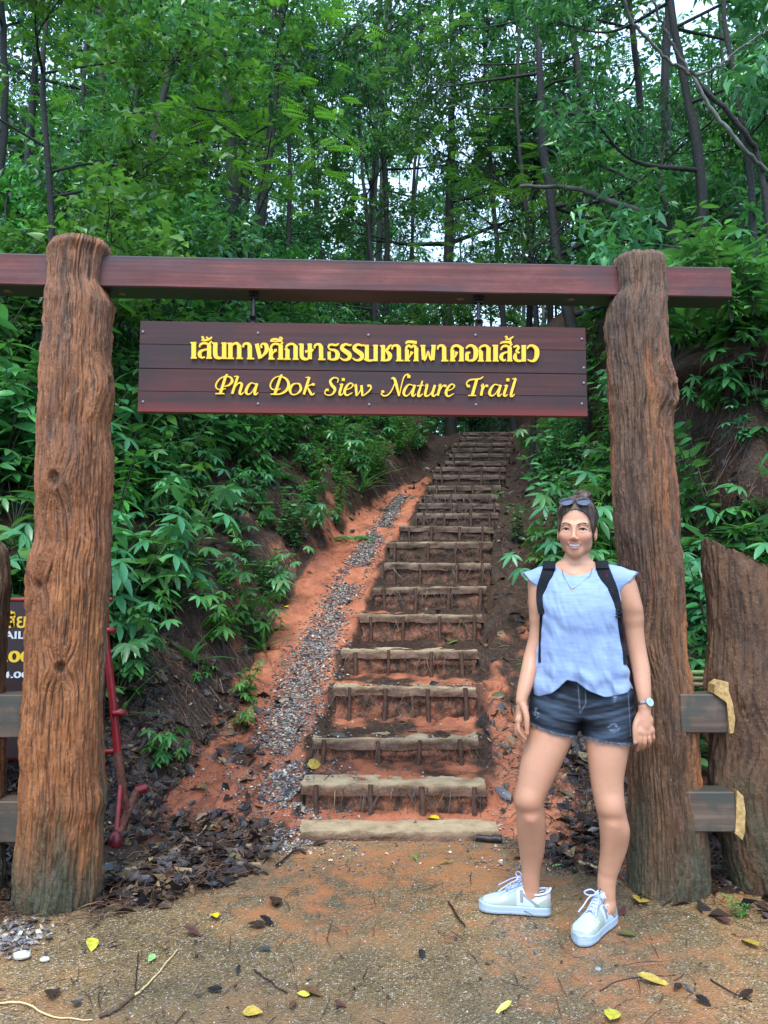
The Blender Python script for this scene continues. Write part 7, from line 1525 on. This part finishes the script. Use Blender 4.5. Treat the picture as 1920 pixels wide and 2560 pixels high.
V, Q = polygonize(f_short, (.52, 2.92, .66), (1.04, 3.30, .98), 0.0028)
s_, f_, z_ = loc(V); fade = np.clip(0.45 + 0.55 * vnoise(s_ * 9 + f_ * 5, (z_ - .25 * np.abs(s_)) * 62, 0, 9) + 0.25 * np.exp(-((np.abs(s_ - .0) - .11) / .05) ** 2) * (f_ > 0) - .7 * np.exp(-(np.abs(s_ + .005) / .018) ** 2) * (z_ < .78), 0, 1)
edge = smooth(.010, .0, z_ - shz(s_)); seam = np.zeros(len(V))
for (sa, za, sb, zb) in ((-.018, .955, -.010, .80), (.012, .955, .012, .835), (.012, .835, -.008, .80), (-.10, .95, -.15, .90), (.10, .945, .165, .925), (.168, .95, .175, .70)):
    A = np.array([sa, za]); B_ = np.array([sb, zb]); pq = np.stack([s_, z_], 1); tt_ = np.clip(((pq - A) @ (B_ - A)) / ((B_ - A) @ (B_ - A)), 0, 1); seam = np.maximum(seam, smooth(.0032, .0012, np.linalg.norm(pq - A - tt_[:, None] * (B_ - A), axis=1)) * (f_ > 0))
rip = np.zeros(len(V))
for (cs, cz, rs_, rz_) in ((.118, .868, .010, .030), (.112, .748, .024, .018), (-.175, .79, .012, .022)): rip = np.maximum(rip, smooth(1.1, .7, np.sqrt(((s_ - cs) / rs_) ** 2 + ((z_ - cz) / rz_) ** 2)) * (vnoise(s_ * 90, z_ * 300, 0, 6) > 0.0) * (f_ > 0))
t = NT('washed_black_denim'); c = t.ramp(t.attr('fade'), [(0.1, (0.004, 0.005, 0.008)), (0.5, (0.011, 0.016, 0.026)), (0.95, (0.038, 0.058, 0.090))]); c = t.mix(t.ramp(t.noise(700, 2), [(0.4, 0.0), (0.7, 0.3)]), c, (0.05, 0.07, 0.10)); c = t.mix(t.attr('light'), c, (0.28, 0.34, 0.44))
t.set('Base Color', c); t.set('Roughness', 0.8); t.set('Specular IOR Level', 0.25); t.bump(t.noise(500, 2), 0.3, 0.001); M_DEN = t.m
shorts = gobj('shorts', mesh_np('shorts', V, Q, attrs={'fade': fade, 'light': np.clip(0.7 * edge * (0.6 + 0.5 * vnoise(s_ * 150, f_ * 150, 0, 3)) + 0.24 * seam + 0.42 * rip, 0, 1)}, mats=[M_DEN]), person); shorts['label'] = 'dark blue-black denim shorts with frayed hems'
b = MB(); gf = np.random.default_rng(8); hemv = V[(np.abs(z_ - shz(s_)) < .004)]; sel = hemv[gf.integers(0, len(hemv), 900)]
for p in sel:
    L_ = gf.uniform(.003, .011); e = p + gf.normal(0, .0035, 3) + [0, 0, -L_]; b.tube([p, (p + e) / 2 + gf.normal(0, .001, 3), e], [.0006, .0005, .0003], 3, cap=False)
gobj('frayed_hem', b.mesh('frayed_hem', [simple('frayed_thread', (0.30, 0.40, 0.55), 0.8)]), person)
b = MB(); p = W(-.008, 0, .935); p = p + EF * .118; b.tube([p, p + EF * .006], .0075, 14); gobj('button', b.mesh('button', [simple('brass_button', (0.35, 0.33, 0.32), 0.3, 0.9)]), person)
# ---------------------------------------------------------------- trainers
def cm(cols, l, w, z): return cols
def shoe(heel, toe, mirror, pic_out):
    """heel, toe: ground points; builds sole, upper, laces, tongue"""
    heel = np.array([heel[0], heel[1], 0.004]); toe = np.array([toe[0], toe[1], 0.004]); ax = toe - heel; Ln = np.linalg.norm(ax); ax = ax / Ln; sd_ = np.array([ax[1], -ax[0], 0.0])
    sh = thing('shoe', '', '', tuple(heel)); del sh['label']; del sh['category']; sh.parent = person; sh.matrix_parent_inverse = Matrix.Translation(person.location).inverted()
    hw = lambda l: np.interp(l, [0, .02, .06, .12, .20, .28, .34, .45, .6, .72, .82, .9, .96, 1.0], [.006, .024, .033, .0365, .037, .036, .035, .037, .041, .0455, .044, .036, .022, .004])
    off = lambda l: mirror * np.interp(l, [0, .3, .6, .8, 1], [0, -.002, .004, .004, -.006])
    def put(lf, w, z): return heel + ax * (lf * Ln)[..., None] + sd_ * w[..., None] + np.array([0, 0, 1]) * z[..., None]
    def X(l, w, z): return np.asarray(heel + ax * l * Ln + sd_ * w + np.array([0, 0, z]))
    # sole: stacked outline rings
    ll = (1 - np.cos(np.linspace(0, math.pi, 60))) / 2; out_l = np.concatenate([ll, ll[::-1][1:-1]]); sg = np.concatenate([np.ones(60), -np.ones(58)])
    rings = []; zc = [(0, .93), (.003, .985), (.010, 1.02), (.013, 1.0), (.015, 1.0), (.026, 1.03), (.031, 1.02), (.034, .97)]
    for z, k in zc:
        lc = 0.5 + (out_l - 0.5) * (1 + 0.012 * (k - .9) * 10 * .3); rings.append(put(lc, off(out_l) + sg * (hw(out_l) * k + .003), np.full(len(out_l), z) + .004 * smooth(.75, 1, out_l) * (z > .001)))
    n = len(out_l); Vs = np.vstack(rings + [put(np.array([.5]), np.array([0.]), np.array([0.])), put(np.array([.5]), np.array([0.]), np.array([.034]))]); i = np.arange(len(zc) - 1)[:, None] * n; j = np.arange(n)[None]; j2 = (j + 1) % n
    Qs = np.stack([i + j, i + j2, i + n + j2, i + n + j], -1).reshape(-1, 4); c0 = n * len(zc); T = np.concatenate([np.stack([(np.arange(n) + 1) % n, np.arange(n), np.full(n, c0)], 1), np.stack([np.arange(n) + c0 - n, (np.arange(n) + 1) % n + c0 - n, np.full(n, c0 + 1)], 1)])
    o = obj('sole', mesh_np('sole', Vs - heel, [Qs, T], mats=[M_SOLE]), sh)
    # upper: arches along the length
    L_ = np.linspace(.012, .985, 220); A = np.linspace(0, math.pi, 120); hgt = np.interp(L_, [0, .05, .10, .17, .26, .34, .40, .46, .58, .70, .82, .92, 1], [.083, .092, .087, .079, .079, .092, .104, .098, .080, .062, .053, .046, .036])
    Lg, Ag = np.meshgrid(L_, A, indexing='ij'); hg = hgt[:, None] - .034; hwg = hw(Lg) * .985; wtop = np.interp(Lg, [0, .1, .35, .5, .8, 1], [.60, .86, .84, .66, .9, 1])
    sq = np.abs(np.sin(Ag)) ** .72; cs = np.sign(np.cos(Ag)) * np.abs(np.cos(Ag)) ** .80; zz = .032 + hg * sq; wd_ = cs * hwg * (1 - (1 - wtop) * (sq ** 1.6))
    hole = smooth(.05, .09, Lg) * (1 - smooth(.30, .345, Lg))      # ankle opening
    zz = np.where(hole > 0, np.minimum(zz, .034 + hg - .018 * hole * smooth(.55, .95, sq)), zz)
    Vv = put(Lg, off(Lg) + wd_, zz); N_ = Vv.reshape(-1, 3); l = Lg.ravel(); w = (wd_ * mirror).ravel(); z = zz.ravel(); side = np.abs(np.cos(Ag)).ravel()
    sqr = sq.ravel(); WH, BG, PK, GLT = (np.array(c_) for c_ in ((0.42, 0.53, 0.62), (0.28, 0.34, 0.31), (0.44, 0.36, 0.40), (0.20, 0.20, 0.22)))
    col_ = np.tile(WH, (len(l), 1)); toecap = (l > .80 - .10 * (sqr < .55)) & (sqr < .62 + .0 * l); toecap |= (l > .93); foxing = (l > .50) & (l < .84) & (sqr < .50 + .35 * (l < .60)); heelc = (l < .23) & (z < .034 + .034 - .16 * (l - .05)); mid = (l > .47) & (l < .585) & (sqr < .93); swoosh = (np.abs((z - .040) - (l - .20) * .085 * 2.2) < .0058) & (l > .16) & (l < .40) | ((np.abs(l - .405) < .020 + .12 * np.maximum(0, z - .06)) & (z > .046) & (z < .088)); htab = (l < .09) & (z > .062)
    col_[foxing | mid | toecap | heelc] = BG; col_[swoosh & (side > .3)] = GLT; col_[htab] = PK
    lin = (np.abs(sqr - .62) < .02) & (l > .6); col_[lin] = BG * .8
    i = np.arange(219)[:, None] * 120; j = np.arange(119)[None]; Qu = np.stack([i + j, i + j + 1, i + 121 + j, i + 120 + j], -1).reshape(-1, 4)
    keepq = ~(((l[Qu] > .085) & (l[Qu] < .30) & (sqr[Qu] > .86)).all(1)); Qu = Qu[keepq]
    o = obj('upper', mesh_np('upper', N_ - heel, Qu, attrs={'paint': col_}, mats=[M_SHOE]), sh); md = o.modifiers.new('thick', 'SOLIDIFY'); md.thickness = .003; md.offset = -1
    b = MB(); b.tube(catmull([X(.03, -.016, .086), X(.0, 0, .094), X(.03, .016, .086), X(.10, .029, .082), X(.22, .030, .076), X(.31, .026, .086)], 5) - heel, .0042, 8); b.tube(catmull([X(.03, -.016, .086), X(.10, -.029, .082), X(.22, -.030, .076), X(.31, -.026, .086)], 5) - heel, .0042, 8)
    obj('collar', b.mesh('collar', [M_PADW]), sh)
    b = MB(); tg = []
    for q_ in np.linspace(0, 1, 12):
        l_ = .29 + .30 * q_; z_ = np.interp(l_, [.29, .33, .40, .46, .58], [.128, .120, .108, .102, .086]); w_ = np.interp(q_, [0, .1, 1], [.016, .021, .017]); tg.append([X(l_, w_ * u, z_ - .006 * u * u) for u in np.linspace(-1, 1, 7)])
    tg = np.array(tg); up_ = np.array([0, 0, .004]); Vt = np.concatenate([(tg + up_).reshape(-1, 3), (tg - up_).reshape(-1, 3)]); i = np.arange(11)[:, None] * 7; j = np.arange(6)[None]; Qt = np.stack([i + j, i + 7 + j, i + 8 + j, i + j + 1], -1).reshape(-1, 4); Qt = np.vstack([Qt, (Qt + 84)[:, ::-1]])
    rim = [k for k in range(7)] + [7 * r + 6 for r in range(1, 12)] + [77 + k for k in range(5, -1, -1)] + [7 * r for r in range(10, 0, -1)]; rim = np.array(rim); r2 = np.roll(rim, -1); Qt = np.vstack([Qt, np.stack([rim, rim + 84, r2 + 84, r2], 1)]); b.add(Vt - heel, Qt)
    obj('tongue', b.mesh('tongue', [M_PADW]), sh)
    b = MB(); c1_ = X(.302, -.009, .1315) - heel; b.tube([X(.292, 0, .1335) - heel, X(.33, 0, .1265) - heel], .0095, 4, flat_y=.25, up=sd_); obj('tongue_label', b.mesh('tongue_label', [simple('navy_label', (0.03, 0.04, 0.07), 0.5)]), sh)
    b = MB(); b.tube(catmull([X(.330, -.004, .1305), X(.318, -.004, .1325), X(.318, .001, .1325), X(.33, .001, .1305), X(.318, .005, .132), X(.318, .009, .132)], 3) - heel, .0009, 4); obj('label_mark', b.mesh('label_mark', [simple('silver_mark', (0.6, 0.6, 0.6), 0.4)]), sh)
    b = MB(); rows_ = np.linspace(.36, .62, 6)
    zt_ = lambda l_: np.interp(l_, [.3, .36, .42, .46, .58, .66], [.118, .116, .112, .106, .091, .078])
    for k, l_ in enumerate(rows_):
        w0 = .017; b.tube(catmull([X(l_, -w0, zt_(l_) - .006), X(l_ - .012, 0, zt_(l_) + .005), X(l_ - .022, w0, zt_(l_ - .02) - .004)], 5) - heel, .0026, 6); b.tube(catmull([X(l_, w0, zt_(l_) - .006), X(l_ - .012, 0, zt_(l_) + .007), X(l_ - .022, -w0, zt_(l_ - .02) - .004)], 5) - heel, .0026, 6)
    kx = X(.37, 0, .124)
    for m in (-1, 1):
        b.tube(catmull([kx, kx + ax * .015 + sd_ * m * .022 + [0, 0, .016], kx + ax * .03 + sd_ * m * .042 + [0, 0, .006], kx + ax * .022 + sd_ * m * .026 + [0, 0, -.004], kx], 6) - heel, .0030, 6)
        b.tube(catmull([kx, kx + ax * .035 + sd_ * m * .018 + [0, 0, -.004], kx + ax * .075 + sd_ * m * .026 + [0, 0, -.026], kx + ax * .10 + sd_ * m * .034 + [0, 0, -.042]], 6) - heel, .0028, 6)
    b.ell(kx - heel, (.006, .006, .005)); obj('laces', b.mesh('laces', [M_LACE]), sh)
    return sh
t = NT('trainer_sole'); t.set('Base Color', (0.36, 0.46, 0.55, 1)); t.set('Roughness', 0.5); t.bump(t.noise(250, 2), 0.15, 0.001); M_SOLE = t.m
t = NT('trainer_upper'); t.set('Base Color', t.attr('paint', 'Color')); t.set('Roughness', 0.5); t.bump(t.noise(300, 3), 0.2, 0.001); M_SHOE = t.m
M_PADW = simple('white_padding', (0.50, 0.62, 0.74), 0.6); M_LACE = simple('pale_lilac_laces', (0.40, 0.46, 0.68), 0.7)
shoe((.655, 3.150), (.378, 3.195), 1, 1); shoe((.872, 3.095), (.690, 2.875), 1, 1)
# ---------------------------------------------------------------- things worn
def drape(s, z, off=.0):
    """point on the front of the top at (s, z)"""
    lo_, hi_ = 0.0, .20
    fs = np.linspace(.22, -.05, 90); P = np.array([W(s, f, z) for f in fs]); d = f_shirt(P); k = np.argmax(d < 0); f = fs[k] if d[k] < 0 else -.02
    return W(s, f + off, z)
def ribbon3(pts, wid, th_, nrm_, mat, name, parent):
    P = np.asarray(pts, float); n = len(P); T = nrm(np.gradient(P, axis=0)); Nn = nrm(np.asarray(nrm_, float)) * np.ones((n, 1)); Bn = nrm(np.cross(T, Nn)); Nn = np.cross(Bn, T); wid = np.broadcast_to(wid, (n,)); prof = [(-.5, -.3), (-.5, .3), (-.42, .5), (.42, .5), (.5, .3), (.5, -.3)]
    V = np.stack([P + Bn * (wid * a)[:, None] + Nn * (th_ * b_) for a, b_ in prof], 1).reshape(-1, 3); k = len(prof); i = np.arange(n - 1)[:, None] * k; j = np.arange(k)[None]; j2 = (j + 1) % k
    Q = np.vstack([np.stack([i + j, i + j2, i + k + j2, i + k + j], -1).reshape(-1, 4), [[0, 1, 4, 5], [1, 2, 3, 4]], np.array([[5, 4, 1, 0], [4, 3, 2, 1]]) + (n - 1) * k])
    return gobj(name, mesh_np(name, V, Q, mats=[mat]), parent)
M_BLK = simple('black_webbing', (0.007, 0.009, 0.014), 0.8, spec=0.2, var=0.3, nsc=120, bump=0.3); M_PLA = simple('black_buckle', (0.012, 0.013, 0.016), 0.3)
pack = thing('backpack', 'black backpack worn by the woman, its padded straps over her shoulders', 'backpack', tuple(W(0, -.17, .9)))
def f_pack(P):
    s, f, z = loc(P); q = np.stack([np.abs(s) - .115, np.abs(f + .185) - .055, np.abs(z - 1.13) - .17], 1); return np.linalg.norm(np.maximum(q, 0), axis=1) + np.minimum(q.max(1), 0) - .028 + .004 * vnoise(s * 20, z * 20, f * 20, 3)
V, Q = polygonize(f_pack, (.52, 3.05, .88), (1.12, 3.50, 1.38), .006); gobj('bag', mesh_np('bag', V, Q, mats=[M_BLK]), pack)
def strap(sz, wid, th_, name, mat, lab=None, o_=.006):
    pts = catmull([np.array([s, z, 0]) for s, z in sz], 6); P = np.array([drape(a[0], a[1], o_) for a in pts]); P[1:-1] = (P[:-2] + P[1:-1] * 2 + P[2:]) / 4; wd_ = np.interp(np.linspace(0, 1, len(P)), np.linspace(0, 1, len(wid)), wid); o = ribbon3(P, wd_, th_, EF + [0, 0, .25], mat, name, pack)
    if lab: o['label'] = lab
    return P
for m, (top, mid_, low) in ((-1, ([(-.118, 1.348), (-.128, 1.315), (-.145, 1.265), (-.150, 1.215), (-.146, 1.17)], [(-.146, 1.175), (-.150, 1.13), (-.156, 1.06), (-.160, .98)], None)), (1, ([(.088, 1.352), (.100, 1.315), (.118, 1.265), (.133, 1.215), (.140, 1.18)], [(.138, 1.185), (.142, 1.13), (.150, 1.06), (.160, .98)], None))):
    strap(top, [.052, .052, .050, .040, .030] if m > 0 else [.050, .050, .046, .036, .028], .012, 'shoulder_strap', M_BLK)
    strap(mid_, [.026, .027, .027, .028] if m > 0 else [.020, .018, .014, .012], .004, 'webbing', M_BLK, None, .003)
    t0 = [W(top[0][0], y_, z_) for y_, z_ in ((-.12, 1.30), (-.09, 1.355), (-.04, 1.376), (.01, 1.370), (.045, 1.345))]; ribbon3(catmull(t0, 5), .050, .012, [0, 0.0, 1], M_BLK, 'shoulder_strap', pack)
    if m > 0:
        p = drape(.139, 1.176, .012); Rm = np.stack([ES, -EF, [0, 0, 1]], 1)
        b = MB()
        for dz in (-.014, -.002, .010): b.box(p + [0, 0, dz], (.034, .006, .006), rot=Rm, bev=.002)
        b.box(p + ES * .016, (.005, .008, .034), rot=Rm, bev=.002); b.box(p - ES * .016, (.005, .008, .034), rot=Rm, bev=.002); gobj('buckle', b.mesh('buckle', [M_PLA]), pack)
        p = drape(.103, 1.318, .0135); b = MB(); b.box(p, (.005, .002, .016), rot=Rm, bev=.0005); gobj('tab', b.mesh('tab', [simple('small_red_tab', (0.6, 0.03, 0.03), 0.5)]), pack)
        p = drape(.121, 1.262, .0125); b = MB(); b.box(p, (.044, .003, .007), rot=Rm, bev=.001); gobj('keeper', b.mesh('keeper', [M_PLA]), pack)
# sunglasses pushed up on the hair
sg_ = thing('sunglasses', 'dark mirrored sunglasses pushed up on top of the woman\'s hair', 'sunglasses', tuple(Hd(0, .07, .10)))
M_FRM = simple('dark_slate_frame', (0.05, 0.06, 0.09), 0.25); M_LENS = simple('mirrored_lens', (0.14, 0.15, 0.19), 0.06, 0.9)
tl = R(48); nG = nrm(HF * math.cos(tl) + HU * math.sin(tl)); vG = nrm(HU * math.cos(tl) - HF * math.sin(tl)); oG = Hd(0, .068, .103)
for m in (-1, 1):
    c = oG + HR * m * .0335 - nG * .003; th2 = np.linspace(0, 2 * math.pi, 41); rim = np.array([c + HR * math.cos(a) * .0265 + vG * (math.sin(a) * .0225 - .002 * math.cos(a) * m) - nG * .10 * ((math.cos(a) * .0265 + m * .006) ** 2) * 10 for a in th2])
    b = MB(); b.tube(rim, .0022, 7, cap=False); gobj('frame', b.mesh('frame', [M_FRM]), sg_)
    rr = rim[:-1]; cc = c + nG * .0025; V = np.vstack([rr, (rr + cc) / 2 + nG * .001, cc]); i = np.arange(40); j = (i + 1) % 40; Q = np.stack([i, j, j + 40, i + 40], 1); T = np.stack([i + 40, j + 40, np.full(40, 80)], 1); gobj('lens', mesh_np('lens', V, [Q, T], mats=[M_LENS]), sg_)
    b = MB(); b.tube(catmull([oG + HR * m * .060 + vG * .010 - nG * .008, Hd(m * .068, .035, .096), Hd(m * .080, -.02, .062), Hd(m * .078, -.055, .035)], 5), .0022, 6); gobj('temple', b.mesh('temple', [M_FRM]), sg_)
b = MB(); b.tube(catmull([oG - HR * .0085 + vG * .010 - nG * .003, oG + vG * .0125 - nG * .001, oG + HR * .0085 + vG * .010 - nG * .003], 4), .0022, 6); gobj('bridge', b.mesh('bridge', [M_FRM]), sg_)
# necklace
nk = thing('necklace', 'fine chain necklace with a small round gold pendant on the woman\'s top', 'necklace', tuple(W(-.02, .11, 1.26))); M_GOLD = simple('pale_gold', (0.62, 0.47, 0.20), 0.3, 0.9)
pd = drape(-.030, 1.262, .003); Lc = [W(-.068, .030, 1.352), W(-.062, .064, 1.325), drape(-.053, 1.305, .003), drape(-.042, 1.283, .003), pd + [0, 0, .006]]; Rc = [W(.050, .030, 1.352), W(.042, .066, 1.325), drape(.022, 1.305, .003), drape(-.006, 1.282, .003), pd + [0, 0, .006]]
b = MB(); b.tube(catmull(Lc, 5), .0009, 5); gobj('chain', b.mesh('chain', [simple('chain_metal', (0.12, 0.10, 0.10), 0.4, 0.6)]), nk); b = MB(); b.tube(catmull(Rc, 5), .0009, 5); gobj('chain', b.mesh('chain', [bpy.data.materials['chain_metal']]), nk)
b = MB(); b.tube([pd - EF * .001, pd + EF * .0015], .0062, 18); gobj('pendant', b.mesh('pendant', [M_GOLD]), nk)
# watch and ring
wt = thing('wristwatch', 'silver mesh wristwatch with a pale blue dial on the woman\'s wrist', 'watch', tuple(WRI[1])); M_SLV = simple('brushed_silver', (0.48, 0.48, 0.52), 0.3, 0.9)
aw = nrm(ELB[1] - WRI[1]); wc = WRI[1] + aw * .004; fr_ = nrm(np.array([0.35, -1, 0.05]) - aw * (np.array([0.35, -1, 0.05]) @ aw)); sd2 = np.cross(aw, fr_); ths = np.linspace(0, 2 * math.pi, 49)
ring = np.array([wc + fr_ * math.cos(a) * .0262 + sd2 * math.sin(a) * .0262 for a in ths]); V = np.concatenate([ring + aw * .0075, ring - aw * .0075]); V = np.concatenate([V, wc + (V - wc) * [.95, .95, 1]]); i = np.arange(48); Q = np.concatenate([np.stack([i + a, i + b_, i + b_ + 1, i + a + 1], 1) for a, b_ in ((0, 49), (49, 147), (147, 98), (98, 0))]); gobj('strap', mesh_np('strap', V, Q, mats=[M_SLV]), wt)
dc = wc + fr_ * .0275; b = MB(); b.tube([dc - fr_ * .002, dc + fr_ * .003, dc + fr_ * .0045], [.0165, .0172, .0160], 28); gobj('case', b.mesh('case', [M_SLV]), wt); b = MB(); b.tube([dc + fr_ * .004, dc + fr_ * .0052], .0142, 28); gobj('dial', b.mesh('dial', [simple('pale_blue_dial', (0.30, 0.50, 0.66), 0.15)]), wt)
b = MB(); b.tube([dc + fr_ * .0058, dc + fr_ * .0058 + aw * .003 - sd2 * .008], .0005, 4); b.tube([dc + fr_ * .0060, dc + fr_ * .0060 - aw * .006 + sd2 * .003], .0005, 4); gobj('hands', b.mesh('hands', [M_LASH]), wt)
p0_, p1_ = HAND1['f'][2][0][0], HAND1['f'][2][0][1]; rc = p0_ + (p1_ - p0_) * .55; ra = nrm(p1_ - p0_); rn = nrm(np.cross(ra, [1, 0, 0])); rb = np.cross(ra, rn); b = MB(); b.tube(np.array([rc + rn * math.cos(a) * .0105 + rb * math.sin(a) * .0105 for a in ths]), .0011, 6, cap=False); gobj('ring', b.mesh('ring', [M_GOLD]), person)
# ---------------------------------------------------------------- tell look-alikes apart by their order across the view
_by = {}
for o in SC.objects:
    if o.parent is None and 'label' in o and o.get('kind') is None: _by.setdefault(o['label'], []).append(o)
_ORD = {2: ['the left one of two', 'the right one of two'], 3: ['leftmost of three', 'middle of three', 'rightmost of three'], 4: ['leftmost of four', 'second from left', 'third from left', 'rightmost of four'], 5: ['leftmost of five', 'second from left', 'third from left', 'fourth from left', 'rightmost of five']}
for lab, os_ in _by.items():
    if len(os_) in _ORD and len(lab.split()) <= 11:
        os_.sort(key=lambda o: o.location[0] / max(o.location[1], 0.5))
        for o, w in zip(os_, _ORD[len(os_)]): o['label'] = lab + ', ' + w
